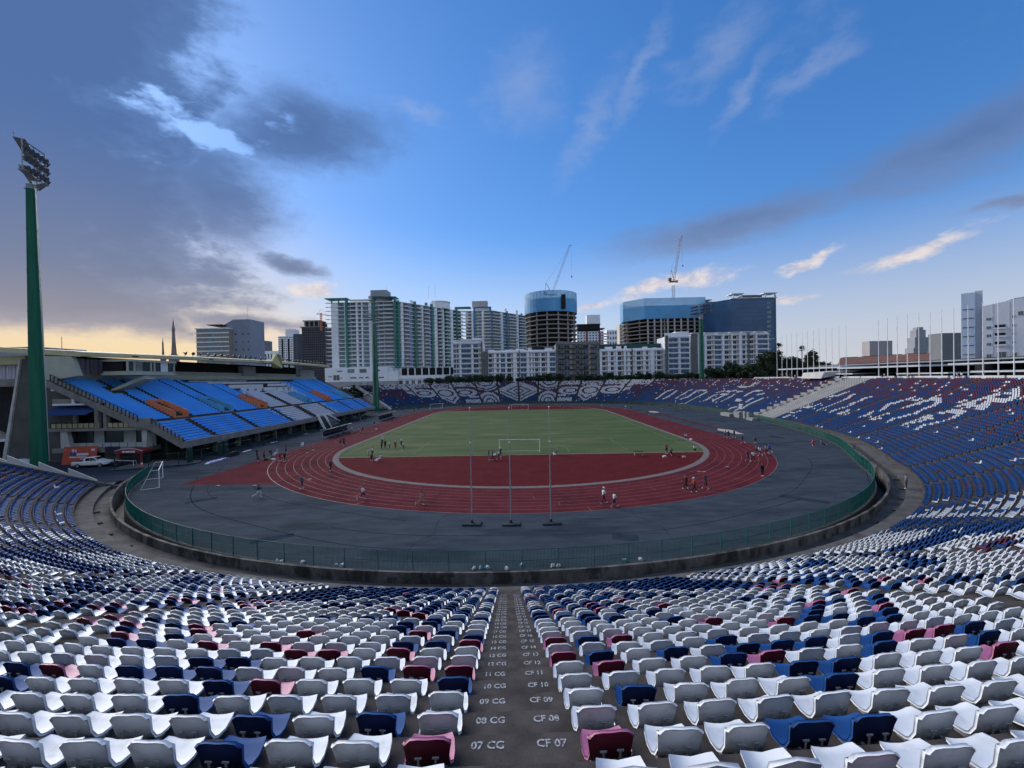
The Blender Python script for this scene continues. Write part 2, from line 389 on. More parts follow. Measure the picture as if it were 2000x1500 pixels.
# long jump runway and sand on the right
SAND = mat('pit_sand', (.36,.31,.255), .95, .15, 1.2)
fillpoly([(50.5,108),(51.7,108),(51.7,160),(50.5,160)], .010, 'jump_runway', TRK, kind='structure', label='narrow red jump runway on the right asphalt')
sp = [(51.1+1.5*cos(a)*(1+.2*sin(3*a)), 102.5+5.4*sin(a)*(1+.1*sin(5*a))) for a in np.linspace(0, 2*pi, 36, endpoint=False)]
fillpoly(sp, .012, 'sand_pit', SAND, kind='structure', label='pale sand pit beside the right straight')
sp = [(52+1.7*cos(a), 163+4*sin(a)) for a in np.linspace(0, 2*pi, 24, endpoint=False)]
fillpoly(sp, .012, 'far_sand_pit', SAND, kind='structure', label='small pale sand pit at the far end of the runway')

# tar seams and patched strips in the asphalt
SEAM = mat('tar_seam', (.021,.030,.043), 1.0, .2, 1.0, spec=.0); PATCH = mat('asphalt_patch', (.029,.041,.056), 1.0, .2, 1.0, spec=.0)
_r = random.Random(5)
for r0, a0, a1 in ((49.0,-55,-12), (52.5,-20,38), (55.5,-60,-5), (50.5,30,70), (56.8,10,62), (53.5,-75,-40), (48.2,8,24)):
    ph = _r.uniform(0, 6); line([((r0+.35*sin(a*.22+ph))*sin(radians(a)), YC1-(r0+.35*sin(a*.22+ph))*cos(radians(a))) for a in np.arange(a0, a1, 2.0)], _r.uniform(.05,.12), .003, SEAM, 'tar_seam', asph)
for a in (-48, -31, -9, 14, 33, 52, 66): line([(r*sin(radians(a+.4*sin(r))), YC1-r*cos(radians(a+.4*sin(r)))) for r in np.arange(46.8, 58.6, .9)], .05, .003, SEAM, 'tar_seam', asph)
for x, y, w, h_, q in ((-22,36.5,3.4,1.2,.5), (9,35.8,2.2,1.6,-.2), (31,46,4.5,1.3,-.7), (56,92,1.5,4.5,.1), (60,125,1.2,5,0), (-38,49,3.2,1.1,.8)):
    fillpoly([(x+cos(q)*a*w-sin(q)*b*h_, y+sin(q)*a*w+cos(q)*b*h_) for a, b in ((-.5,-.45),(.1,-.55),(.5,-.42),(.52,.4),(0,.5),(-.48,.45))], .003, 'asphalt_patch', PATCH, asph)
# ------------------------------------------------------------------ the bowl of terracing
D, RISE, O0, Z0, NROW = .69, .295, 4.1, .866, 38
TH0, SEC = 2.13, 9.6                                         # camera aisle and sector angle on the near bend
TH_START = -68.0
S_A0 = FR*radians(TH0-TH_START); DS = FR*radians(SEC)
S_LEFT = FR*radians(-58.0-TH_START)
def s_at_y(y, right=True):
    idx = [i for i in range(len(FS)) if FP[i,0] > 40 and 60 < FP[i,1] < 205]
    i = min(idx, key=lambda i: abs(FP[i,1]-y)); return FS[i]
S_R0, S_R1 = s_at_y(124.5), s_at_y(138.0)                    # the bare stairway in the right stand
_far = [i for i in range(len(FS)) if FP[i,1] > 225]
S_FAR = FS[min(_far, key=lambda i: abs(FP[i,0]-.2))]
S_END = FS[-1]-3.0
aisles = [S_A0+n*DS for n in range(-6, 40) if S_LEFT < S_A0+n*DS < S_R0-3]
A1 = [S_LEFT] + aisles + [S_R0]
far_aisles = [S_FAR+n*DS for n in range(-40, 12) if S_R1+3 < S_FAR+n*DS < S_END-2]
A2 = [S_R1] + far_aisles + [S_END]
def zrow(k): return Z0+k*RISE

stand = thing('spectator_stand', 'concrete bowl of stepped terracing around the running track', 'stand', (FC[0], 20, 0))
SO = Vector((FC[0], 20, 0))
def strip(name, prof, s0, s1, m, step=1.0, parent=stand, closed_ends=True, org=SO):
    """sweep a (offset,z) profile along the fence line"""
    n = max(2, int((s1-s0)/step)+1); S = np.linspace(s0, s1, n); mb = MB(); V = []
    for s in S:
        for o, z in prof:
            p = at(s, o); V.append((p[0]-org.x, p[1]-org.y, z-org.z))
    k = len(prof)
    F = [(i*k+j, i*k+j+1, (i+1)*k+j+1, (i+1)*k+j) for i in range(n-1) for j in range(k-1)]
    mb.add(V, F)
    if closed_ends: mb.add(V[:k], [tuple(range(k))]); mb.add(V[-k:], [tuple(range(k-1,-1,-1))])
    return mb.build(name, m, parent)
for k in range(NROW):
    o0, o1, z = O0+k*D, O0+(k+1)*D, zrow(k)
    strip('terrace_step', [(o0, z-RISE-.35), (o0, z-.022), (o0+.022, z), (o1+.03, z), (o1+.03, z-.35)], S_LEFT, S_END, CONC_DK, 1.0 if k > 12 else 1.0)
ot = O0+NROW*D; zt = zrow(NROW)
strip('rim_walk', [(ot, zt-.7), (ot, zt-.05), (ot+4, zt-.05), (ot+4, zt-.7)], S_LEFT, S_END, CONC)
strip('earth_bank', [(ot+4, zt-.2), (ot+30, -2.1)], S_LEFT, S_END, mat('bank_grass', (.03,.055,.018), .95, .3, .3), 3.0, closed_ends=False)
strip('front_ledge', [(O0-1.4, -.2), (O0-1.4, .36), (O0+.05, .36), (O0+.05, -.2)], S_LEFT-2, S_END, CONC)
strip('lower_walk', [(1.40, -.5), (1.40, -.10), (O0-1.38, -.10), (O0-1.38, -.5)], S_LEFT-6, S_END, CONC)
WALLM = mat('mouldy_parapet_concrete', (.075,.07,.063), .95, spec=.15, color2=(.17,.16,.145), scale=1.1, bump=.4, bscale=12, stain=((.028,.027,.025), .8, .46, .6, .85), stretch=(1,1,.6))
strip('parapet', [(1.42, -.45), (1.42, .68), (1.20, .68), (1.20, -1.9)], S_LEFT-6, S_END, WALLM)
strip('moat_floor', [(1.3, -1.8), (-.05, -1.8)], S_LEFT-6, S_END, mat('dark_moat_floor', (.015,.016,.015), .6, .3, .5), closed_ends=False)  # moat floor coloured almost black
strip('moat_inner_wall', [(.22, -1.85), (.22, .08), (-.10, .08), (-.10, -.2)], S_LEFT-7, S_END, CONC_DK)
for s in np.arange(S_LEFT-2, S_END, 5.2):                    # low cross walls on the walkway edge
    if 20 < s < 130:
        mb = MB(); p = at(s, O0-1.6); mb.cbox((p[0]-SO.x, p[1]-SO.y, -.02), (.7, .22, .16), 0, atan2(*(at(s, 1)-at(s, 0))[::-1]))
        mb.build('drain_block', CONC, stand)
# end of the stand at the left: upright slabs stepping with the rows
for i in range(9):
    k0, k1 = i*3.9, i*3.9+4.15; mb = MB(); pr = []
    a, b = at(S_LEFT-.1, O0+k0*D), at(S_LEFT-.1, O0+k1*D); d = (b-a)/np.hypot(*(b-a)); nrm = np.array([d[1], -d[0]])*.22
    za, zb = zrow(k0)-.9, zrow(k1)
    P = []
    for q in (0, 1):
        for pt, z in ((a, za), (a+(b-a)*.06, za+1.3), (b, zb+1.05), (b, zb-1.2)):
            P.append((pt[0]+q*nrm[0]-SO.x, pt[1]+q*nrm[1]-SO.y, z))
    mb.add(P, [(0,1,2,3),(7,6,5,4),(0,4,5,1),(1,5,6,2),(2,6,7,3),(3,7,4,0)])
    mb.build('end_slab', CONC_LT, stand)
strip('end_wall', [(O0-2, -1), (O0-2, .2), (ot, zt), (ot, -1)], S_LEFT-.05, S_LEFT+.3, CONC)
# far left end: white stair edge
for k in range(NROW):
    mb = MB(); a = at(S_END+.6, O0+k*D); b = at(S_END+.6, O0+(k+1)*D)
    c = (a+b)/2; mb.cbox((c[0]-SO.x, c[1]-SO.y, zrow(k)-.25), (D, 1.6, .9), 0, atan2(b[1]-a[1], b[0]-a[0])); mb.build('end_step', CONC_LT, stand)
# bare stairway
STAIR = mat('stairway_concrete', (.235,.235,.235), .9, spec=.15, color2=(.31,.31,.305), scale=.45, bump=.1, stain=((.15,.15,.15), .3, .5, .7, .6), stretch=(.6,2,1))
NFL = 38; per = NROW/NFL
for j in range(NFL):
    k0, k1 = j*per, (j+1)*per
    strip('stair_flight', [(O0+k0*D, zrow(k0)-.5), (O0+k0*D, zrow(k0)+.06), (O0+k1*D+.05, zrow(k1)-.10), (O0+k1*D+.05, zrow(k1)-.9)], S_R0+.3, S_R1-3.2, STAIR)
for k in range(0, NROW, 3):
    strip('side_step', [(O0+k*D, zrow(k)-.5), (O0+k*D, zrow(k+2)), (O0+(k+3)*D, zrow(k+2)), (O0+(k+3)*D, zrow(k))], S_R1-3.2, S_R1-.2, STAIR, 1.5)

# ------------------------------------------------------------------ seats
SEATW = mat('white_seat_plastic', (.60,.63,.67), .55, color2=(.70,.73,.76), scale=1.3, spec=.25, bump=.06, bscale=60, stain=((.43,.43,.42), 4.5, .50, .72, .6))
SEATB = mat('navy_seat_plastic', (.008,.016,.065), .55, spec=.15, var=.25, scale=1.5)
SEATBT = mat('sun_faded_navy_seat', (.010,.056,.185), .65, spec=.12, color2=(.016,.074,.235), scale=1.2)
SEATR = mat('crimson_seat_plastic', (.085,.008,.020), .45, .25, 1.5)
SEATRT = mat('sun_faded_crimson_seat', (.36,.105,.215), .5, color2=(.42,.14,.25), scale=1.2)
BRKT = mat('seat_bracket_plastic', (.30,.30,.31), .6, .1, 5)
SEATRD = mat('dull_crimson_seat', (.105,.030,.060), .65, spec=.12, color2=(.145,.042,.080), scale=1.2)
SEAT_MATS = [SEATW, SEATW, SEATBT, SEATB, SEATRT, SEATR, SEATRD, SEATR]
PROF = [(-.375,.060), (-.345,.092), (-.27,.092), (-.16,.072), (-.07,.080), (-.018,.115), (.014,.19), (.036,.30), (.050,.385), (.052,.418)]
_SC = 1.13
PWID = [.150, .185, .212, .225, .222, .200, .188, .200, .210, .190]
PROF = [(a*_SC, b*_SC) for a, b in PROF]; PWID = [a*_SC for a in PWID]
def seat_template(nc, idx):
    """two skins of a moulded bucket seat; faces carry 0 = upper side, 1 = back"""
    xs = np.linspace(-1, 1, nc) if nc < 7 else np.array([-1,-.93,-.78,-.45,0,.45,.78,.93,1]); nc = len(xs); P = []; n = len(idx)
    prof = [PROF[i] for i in idx]; wid = [PWID[i] for i in idx]
    for sk in (0, 1):
        for j, (y, z) in enumerate(prof):
            t = idx[j]/9.0; a = prof[max(0, j-1)]; b = prof[min(n-1, j+1)]
            ny, nz = -(b[1]-a[1]), (b[0]-a[0]); L = sqrt(ny*ny+nz*nz); ny, nz = ny/L, nz/L
            for x in xs:
                bend = x*x
                yy = y - (.034*bend if t > .5 else 0.0); zz = z + (.034*bend if t <= .5 else (-.062*max(0, (abs(x)-.55)/.45)**2.2 if j == n-1 else (-.022*max(0, (abs(x)-.6)/.4)**2 if j == n-2 else 0)))
                th = .014+.016*bend*bend+(.020 if j in (0, n-1) else (.006 if j in (1, n-2) else 0))
                if sk: yy -= ny*th; zz -= nz*th
                P.append((x*wid[j], yy, zz))
    F, K = [], []
    h = n*nc
    for j in range(n-1):
        for i in range(nc-1):
            a = j*nc+i; F.append((a, a+1, a+nc+1, a+nc)); K.append(0)
            F.append((h+a, h+a+nc, h+a+nc+1, h+a+1)); K.append(1)
    edge = [j*nc for j in range(n)] + [(n-1)*nc+i for i in range(1, nc)] + [j*nc+nc-1 for j in range(n-2, -1, -1)] + [i for i in range(nc-2, 0, -1)]
    for a, b in zip(edge, edge[1:]+edge[:1]): F.append((a, a+h, b+h, b)); K.append(0)
    return np.array(P), F, K
T_HI = seat_template(9, list(range(10))); T_MD = seat_template(3, [0, 1, 3, 5, 7, 9]); T_LO = seat_template(2, [1, 5, 9])

def ell(u, v, uc, vc, a, b): return sqrt(((u-uc)/a)**2+((v-vc)/b)**2)
def ornament(u, v, r):
    """0 white, 1 navy, 2 crimson, following the woven ornament laid out in the seats; u in sectors from the middle aisle, v = height 0..1"""
    u = abs(u)
    base = 1 if v < .36+.06*sin(u*5) else (2 if r < .62 else 1)
    if u < 1.25:                                              # middle diamond
        d = u/1.22 + abs(v-.52)/.56
        if d < 1: return base if (int(d*11) in (2, 5) or (int(d*11) == 8 and v < .5)) else (0 if r > .05 else base)
    if .90 < u < 2.2:                                        # arches below, hung arches above
        a = ell(u, v, 1.55, -.05, .56, .54)
        if a < 1: return base if int(a*9) in (3, 6) else 0
        a = ell(u, v, 1.55, 1.06, .68, .50)
        if a < 1: return base if (int(a*9) in (4, 7) or r < .12) else 0
    if 1.98 < u < 3.1:
        a = ell(u, v, 2.62, .50, .58, .20)
        if a < 1: return base if .42 < a < .62 else 0
        if v < .14 and u < 2.85 and r > .12: return 0
        if v > .80 and r > .22: return 0
        if .24 < v < .30 and u < 2.5: return 0
    if 2.95 < u < 4.05:                                       # tall medallion
        a = ell(u, v, 3.55, .50, .56, .26)
        if a < 1: return base if .50 < a < .68 else 0
        if ell(u, v, 3.5, .80, .52, .20) < 1: return base if (r < .22 or .5 < ell(u, v, 3.5, .80, .5, .2) < .62) else 0
        if abs(u-3.5)*.62 < v+.02 and v < .36: return base if abs(abs(u-3.5)*.62+.10-v) < .035 else 0
    if 3.98 < u < 5.3:
        a = ell(u, v, 4.55, .53, .60, .20)
        if a < 1: return base if .4 < a < .58 else 0
        if v > .80 and r > .25: return 0
        a = ell(u, v, 5.15, .78, .4, .25)
        if a < 1: return base if .4 < a < .58 else 0
    if u > 5.0 and v > .78 and u < 6.2 and r > .35: return 0
    return base if r > .03 else 0
# white lettering strokes in the right stand: (length along the fence line, row) polylines and half width in metres
STROKES = [([(171.8,9.5),(171.0,10.0),(171.4,11.5),(171.0,12.5),(170.6,13.0)],0.5),([(170.6,9.0),(169.4,10.0)],0.5),([(165.4,9.0),(166.2,11.0),(165.8,12.0),(165.4,13.0),(165.4,14.0),(165.0,15.0),(165.8,16.5),(165.8,17.5)],0.5),([(174.6,14.0),(175.8,16.5),(177.0,18.5),(176.2,19.5),(176.2,21.0),(175.4,22.0),(175.8,23.5)],0.5),([(171.4,17.0),(171.0,18.0),(171.0,19.5),(170.6,20.5),(170.6,22.0)],0.5),([(173.8,22.0),(172.2,23.0)],0.5),([(171.8,20.5),(170.6,22.0)],0.5),([(171.4,20.0),(170.2,20.0)],0.5),([(166.2,18.5),(165.8,19.5),(166.6,21.0),(167.0,22.0),(169.0,23.5),(171.0,24.0),(170.2,22.5)],0.5),([(171.0,24.0),(171.4,25.5)],0.5),([(159.8,9.0),(160.6,10.5),(159.4,11.0),(160.6,11.5)],0.5),([(159.4,11.5),(158.6,12.0),(159.0,13.0),(158.6,14.0),(161.0,14.5),(160.6,13.5)],0.5),([(155.0,9.5),(155.8,11.0),(155.0,12.0),(155.0,13.0),(154.6,14.0),(154.6,15.0),(154.6,16.0),(155.8,17.0),(156.6,18.5),(158.6,18.5),(160.2,18.5)],0.5),([(160.6,17.0),(159.4,17.5)],0.5),([(161.8,19.5),(161.8,20.5)],0.5),([(161.0,21.0),(161.8,22.0),(163.0,23.5),(161.0,22.0),(159.4,22.0),(159.8,23.0),(161.4,23.5)],0.5),([(159.0,20.5),(158.2,21.0),(159.4,22.0),(157.4,22.0),(155.0,21.0),(156.2,22.5),(157.8,23.5),(158.2,24.5)],0.5),([(161.0,25.5),(161.4,27.0),(159.0,25.5),(157.4,25.5),(155.4,25.5),(155.8,26.5),(157.0,28.0),(158.6,29.5),(160.6,31.5)],0.5),([(160.2,29.0),(158.6,29.0),(159.4,30.0)],0.5),([(163.4,30.5),(160.6,28.0)],0.5),([(202.6,1.0),(202.6,3.0),(202.2,5.0),(199.8,5.0),(199.4,7.0)],0.5),([(199.4,1.0),(199.4,3.0)],0.5),([(203.8,9.0),(204.6,11.0),(205.8,14.0),(204.2,14.5)],0.5),([(201.4,10.0),(200.6,11.0),(198.6,11.0),(198.6,13.5)],0.5),([(205.0,11.0),(201.8,12.0)],0.5),([(203.4,10.0),(199.0,10.0)],0.5),([(204.6,16.0),(204.6,18.0),(206.2,20.5),(205.0,20.5)],0.5),([(205.0,21.5),(202.6,22.0)],0.5),([(203.8,20.5),(201.8,21.0)],0.5),([(202.2,19.5),(200.6,20.0)],0.5),([(201.0,20.5),(199.4,21.0),(199.4,23.0),(199.4,24.5)],0.5),([(193.4,9.0),(193.4,11.0),(193.4,13.0),(193.4,15.0),(193.4,17.0),(193.4,18.5),(193.8,20.5),(195.4,23.0)],0.5),([(187.8,9.5),(187.8,11.5),(187.0,13.0),(186.6,14.5),(187.8,17.0),(187.4,18.5),(188.2,21.0),(187.4,22.0)],0.5),([(183.8,9.5),(181.0,9.5),(183.8,12.0)],0.5),([(182.2,12.0),(181.4,13.0)],0.5),([(175.4,9.0),(175.0,10.5),(175.8,12.5)],0.5),([(285.0,5.5),(285.4,10.5),(285.4,15.5),(283.8,20.0)],0.6),([(281.4,5.5),(280.6,11.5),(281.0,18.0)],0.6),([(275.4,7.0),(275.8,11.0),(275.0,13.0)],0.6),([(275.0,14.0),(276.2,18.0),(274.6,20.0)],0.6),([(272.2,6.5),(270.6,9.5),(271.0,14.5),(271.4,18.5),(269.8,20.0),(267.4,19.5),(265.4,17.0)],0.6),([(265.8,6.5),(265.8,10.5),(265.4,13.0),(265.4,16.0)],0.6),([(267.8,0.0),(265.8,1.5),(265.8,4.5)],0.6),([(257.8,6.5),(257.8,9.5),(258.2,13.5)],0.6),([(259.4,17.0),(257.4,20.0),(253.8,19.0),(251.8,21.0)],0.6),([(252.6,7.0),(252.6,10.5),(252.6,13.5),(252.2,16.0),(255.8,15.5),(257.8,14.0)],0.6),([(247.0,7.0),(247.0,10.0),(248.2,16.0)],0.6),([(254.6,26.0),(251.4,25.5)],0.6),([(250.2,25.5),(248.6,26.5),(249.8,30.5),(248.2,31.0)],0.6),([(249.8,19.5),(247.8,20.0)],0.6),([(240.6,15.0),(241.8,17.5),(241.4,21.0),(238.2,22.0)],0.6),([(235.8,17.0),(234.2,18.5)],0.6),([(234.2,0.0),(233.8,2.0),(232.6,3.0)],0.6),([(229.4,0.0),(229.4,2.5),(233.4,6.0)],0.6),([(241.8,11.0),(239.4,11.0)],0.6),([(240.2,9.5),(237.8,9.5)],0.6),([(233.0,9.0),(234.2,12.5)],0.6),([(227.8,2.0),(229.0,5.5),(229.0,8.5),(229.0,11.5),(229.0,14.0)],0.6)]
STROKES = [(P, w, min(q[0] for q in P)-1.5, max(q[0] for q in P)+1.5) for P, w in STROKES]
def near_stroke(s, k):
    for P, w, s0, s1 in STROKES:
        if s < s0 or s > s1: continue
        for (a, b), (c, d) in zip(P[:-1], P[1:]):
            vx, vy = (c-a), (d-b)*D; L = vx*vx+vy*vy+1e-9; px, py = s-a, (k-b)*D
            t = max(0, min(1, (px*vx+py*vy)/L))
            if (px-t*vx)**2+(py-t*vy)**2 < w*w: return True
    return False
# single coloured seats of the near stand: (length along the fence line, row, colour)
NEAR_MARKS = [(66.4,26,1),(66.9,26,2),(67.0,27,1),(67.0,27,2),(67.8,26,1),(67.7,26,1),(64.8,21,1),(65.1,21,2),(65.6,22,2),(65.4,22,1),(65.9,23,1),(66.4,23,1),(65.9,20,2),(65.9,20,1),(66.4,21,2),(66.8,22,1),(66.8,22,1),(67.7,23,2),(68.2,25,1),(68.7,25,1),(68.7,26,1),(69.7,27,2),(69.3,27,1),(69.3,28,1),(70.3,30,1),(59.7,17,1),(60.0,17,2),(60.4,17,1),(59.9,16,1),(60.4,16,1),(59.2,18,1),(59.5,18,1),(60.2,19,2),(60.6,19,1),(61.0,19,2),(61.3,19,1),(60.8,18,1),(61.2,18,1),(60.8,17,1),(61.6,18,2),(61.2,17,2),(61.6,17,1),(61.1,16,2),(62.0,17,1),(61.5,16,1),(61.3,15,1),(62.3,16,1),(62.0,15,1),(62.3,15,2),(61.8,14,1),(63.3,16,1),(62.3,14,1),(63.2,15,1),(62.2,13,1),(63.2,14,1),(62.3,12,1),(63.1,13,1),(62.2,11,2),(62.6,11,1),(64.6,19,1),(65.5,20,1),(65.9,19,1),(66.3,19,1),(66.7,19,2),(64.5,14,2),(64.5,15,1),(64.5,14,1),(57.7,14,1),(58.2,14,1),(56.4,12,1),(58.6,13,1),(58.8,13,1),(57.1,10,1),(58.4,11,2),(58.8,10,1),(59.2,11,1),(59.6,11,1),(59.6,10,1),(58.5,8,1),(58.9,8,1),(59.9,9,1),(59.9,8,2),(58.8,12,1),(56.8,10,1),(55.6,11,1),(55.9,11,1),(55.5,10,1),(75.8,26,2),(75.9,27,1),(75.8,28,1),(76.4,25,1),(76.9,25,1),(76.9,25,1),(77.8,22,2),(79.7,19,2),(79.2,20,1),(79.2,20,2),(78.8,21,1),(78.3,22,1),(78.7,23,1),(77.9,25,1),(77.4,26,1),(81.5,19,1),(81.0,20,1),(80.6,20,2),(80.1,21,2),(79.7,22,1),(79.2,23,1),(78.9,25,2),(79.4,25,1),(78.9,26,1),(78.5,27,2),(79.6,18,1),(80.1,19,1),(80.4,19,1),(80.5,20,1),(74.9,30,1),(82.9,10,1),(83.3,10,2),(83.3,11,1),(83.9,11,1),(83.2,12,1),(83.0,13,1),(83.3,13,1),(82.3,15,1),(82.7,15,2),(84.4,11,1),(84.2,12,1),(84.3,13,1),(83.9,14,1),(83.2,15,1),(83.7,15,1),(84.0,15,1),(83.5,16,1),(84.6,15,2),(84.2,16,1),(84.6,16,2),(84.2,17,2),(84.8,16,1),(84.5,17,1),(84.6,17,1),(84.2,18,1),(84.6,18,1),(85.0,18,2),(85.6,18,1),(85.3,19,1),(84.7,20,1),(82.4,12,1),(81.0,14,1),(71.9,30,2),(71.9,26,2),(71.5,26,2),(71.9,23,2),(71.5,23,1),(71.1,24,2),(71.1,26,1),(70.7,23,1),(70.6,23,1),(71.9,18,1),(71.6,18,1),(71.1,18,1),(70.6,18,1),(71.8,15,1),(71.5,16,1),(71.1,15,1),(70.5,14,1),(70.3,16,2),(70.3,19,1),(70.3,20,1),(70.7,19,1),(69.7,16,1),(69.8,17,1),(69.0,14,2),(71.4,9,1),(71.0,11,1),(71.0,9,1),(71.4,10,1),(71.6,6,1),(71.7,10,1),(70.1,11,1),(69.8,11,2),(69.7,12,1),(70.4,13,1),(70.8,13,1),(70.6,10,1),(69.9,15,1),(69.3,15,1),(70.3,4,1),(69.6,3,1),(69.7,6,1),(69.4,6,1),(70.5,2,1),(69.9,2,1),(69.3,2,1),(69.0,5,1),(68.5,5,1),(67.8,5,2),(70.8,2,2),(67.9,7,1),(67.9,4,1),(67.3,6,1),(73.2,25,2),(73.6,26,2),(73.2,23,2),(73.6,23,1),(74.1,23,2),(73.2,30,2),(73.2,15,1),(73.6,15,1),(74.0,15,1),(73.2,17,1),(73.5,18,1),(73.9,18,1),(74.6,22,1),(74.6,23,1),(74.8,16,2),(74.6,13,1),(74.3,15,1),(74.4,18,1),(74.9,11,1),(75.3,11,2),(76.3,13,2),(74.4,18,1),(74.8,19,1),(74.9,19,1),(75.8,14,1),(75.2,16,1),(75.4,16,1),(74.9,15,1),(75.4,12,1),(75.5,11,1),(73.6,10,1),(73.3,9,2),(73.7,9,1),(74.1,10,1),(73.3,6,1),(73.7,7,1),(74.1,3,2),(74.5,3,1),(75.1,2,1),(75.4,3,1),(74.8,5,1),(75.6,4,1),(76.1,3,1),(76.5,3,1),(76.7,4,1),(75.9,5,1),(76.4,6,1),(77.1,5,2),(77.7,4,1),(76.8,10,1),(76.7,12,1),(75.7,17,1),(75.8,17,1)]
MARKS = {}
for _s, _k, _c in NEAR_MARKS: MARKS.setdefault(_k, []).append((_s, _c))
def seat_colour(s, k, n, sec_i, i):
    v = k/(NROW-1); r = rng.random()
    if n == 1:
        u = (s-S_A0)/DS
        for ms, mc in MARKS.get(k, ()):
            if abs(s-ms) < .27/(1+(O0+k*D)/FR)*1.25: return mc
        if abs(u) < 4.35:
            if abs(u) < 3.2 and k > 13: return 0 if r > .085 else (1 if r > .03 else 2)
            return ornament(u, v, r)
        if u < 0: return 0 if r < .012 else (2 if r > .95 else 1)
        if near_stroke(s, k): return 0
        pw = .012 + (.055 if v > .72 else 0)
        if r < pw: return 0
        return 2 if rng.random() < (.05 + 1.0*max(0, v-.30)) else 1
    u = (s-S_FAR)/DS
    if u > -6.0: return ornament(u, v, r)
    if near_stroke(s, k): return 0
    if r < .015 + (.07 if v > .72 else 0): return 0
    return 2 if rng.random() < (.04 + 1.25*max(0, v-.32)) else 1

SEATS = []                                                     # (x,y,z,tx,ty,colour,row,section,index,side)
def lay_rows(A, n):
    for k in range(NROW):
        o = O0+k*D+.52; P = FP+FN*o; L = np.r_[0, np.cumsum(np.hypot(*np.diff(P, axis=0).T))]
        for si, (a, b) in enumerate(zip(A[:-1], A[1:])):
            la, lb = np.interp(a, FS, L)+.66, np.interp(b, FS, L)-.66
            if a in (S_LEFT, S_R1): la -= .3
            if lb-la < .5: continue
            c = max(1, int(round((lb-la-.52)/.70))); pos = la+.26+np.arange(c+1)*(lb-la-.52)/c
            ss = np.interp(pos, L, FS)
            for i, s in enumerate(ss):
                if rng.random() < .006: continue
                p = at(s, o); q = at(s+.05, o); t = (p-q)/np.hypot(*(q-p))
                SEATS.append((p[0], p[1], zrow(k), t[0], t[1], seat_colour(s, k, n, si, i), k, si if n == 1 else si+100, i, c))
lay_rows(A1, 1); lay_rows(A2, 2)
SA = np.array([s[:5] for s in SEATS])
_v = SA[:, :3]+np.array([0,0,.2])-np.array(CAM)
_d = _v@np.array(_F); _px = 1000+FPX*(_v@np.array(_R2))/np.maximum(_d,.01); _py = 750-FPX*(_v@np.array(_U2))/np.maximum(_d,.01)
_vis = (_d > .3) & (_px > -30) & (_px < 2030) & (_py < 1525) & (_py > 600)
_keep = (_d > -3) & (_px*np.sign(_d) > -500) & (_px < 2500) & (np.hypot(_v[:,0], _v[:,1]) > .9) & ((_d > 1.2) | (np.hypot(_v[:,0], _v[:,1]) > 3.0))
order = [i for i in np.argsort(np.where(_vis, np.linalg.norm(_v, axis=1), 1e9))][:300]
near_ids = set(int(i) for i in order)
CNAME = {0: 'white', 1: 'navy blue', 2: 'crimson'}
ORD = ['', 'first', 'second', 'third', 'fourth', 'fifth', 'sixth', 'seventh', 'eighth', 'ninth', 'tenth', 'eleventh', 'twelfth', 'thirteenth', 'fourteenth', 'fifteenth', 'sixteenth', 'seventeenth', 'eighteenth', 'nineteenth', 'twentieth', 'twenty-first', 'twenty-second', 'twenty-third', 'twenty-fourth', 'twenty-fifth', 'twenty-sixth', 'twenty-seventh', 'twenty-eighth', 'twenty-ninth', 'thirtieth']
ROWW = ['zero', 'one', 'two', 'three', 'four', 'five', 'six', 'seven', 'eight', 'nine', 'ten', 'eleven', 'twelve', 'thirteen', 'fourteen', 'fifteen', 'sixteen', 'seventeen', 'eighteen', 'nineteen'] + [t+u for t in ('twenty', 'thirty', 'forty') for u in ('', '-one', '-two', '-three', '-four', '-five', '-six', '-seven', '-eight', '-nine')]
sec0 = [i for i, (a, b) in enumerate(zip(A1[:-1], A1[1:])) if abs(b-S_A0) < 1e-6][0]   # section just left of the numbered aisle
seat_me = []
for c in range(3):
    me = bpy.data.meshes.new('seat_shell'); me.from_pydata([tuple(p) for p in T_HI[0]], [], T_HI[1])
    me.materials.append(SEAT_MATS[2*c]); me.materials.append(SEAT_MATS[2*c+1])
    me.polygons.foreach_set('material_index', T_HI[2]); me.polygons.foreach_set('use_smooth', [True]*len(T_HI[1])); me.update(); seat_me.append(me)
mb = MB()
mb.box(-.11,-.06,0,-.08,.02,.14); mb.box(.08,-.06,0,.11,.02,.14); mb.box(-.18,-.22,.0,.18,-.02,.06)
brk_me = mb.mesh('bracket', BRKT)
mb = MB(); mb.box(-.010,0,0,.010,.010,.17); mb.box(-.034,.0,.17,.034,.014,.186)
rib_me = mb.mesh('back_clip', BRKT)
for i in order:
    x, y, z, tx, ty, c, k, si, ix, cnt = SEATS[i]
    row = 37-k
    left = si <= sec0
    pos_ = (cnt-ix+1) if si == sec0 else (ix+1 if si == sec0+1 else None)
    side = 'left' if left else 'right'
    if pos_ is not None: lab = '%s plastic seat in the row painted %s, %s %s of the numbered aisle' % (CNAME[c], ROWW[row], ORD[min(pos_, 30)], side)
    else: lab = '%s plastic seat in the row painted %s, %s beyond the next aisle on the %s' % (CNAME[c], ROWW[row], ORD[min((cnt-ix+1) if left else ix+1, 30)], side)
    o = obj('stadium_seat', seat_me[c], None, (x, y, z), atan2(ty, tx))
    tag(o, lab, 'seat', 'numbered plastic seats in the near stand')
    o.rotation_euler = (radians(rng.uniform(-2.2, 2.2)), radians(rng.uniform(-1.6, 1.6)), atan2(ty, tx)+radians(rng.uniform(-2.6, 2.6)))
    obj('bracket', brk_me, o)
    for sx in (-.085, .085): obj('back_clip', rib_me, o, (sx, .046, .10)).rotation_euler = (radians(-7), 0, 0)
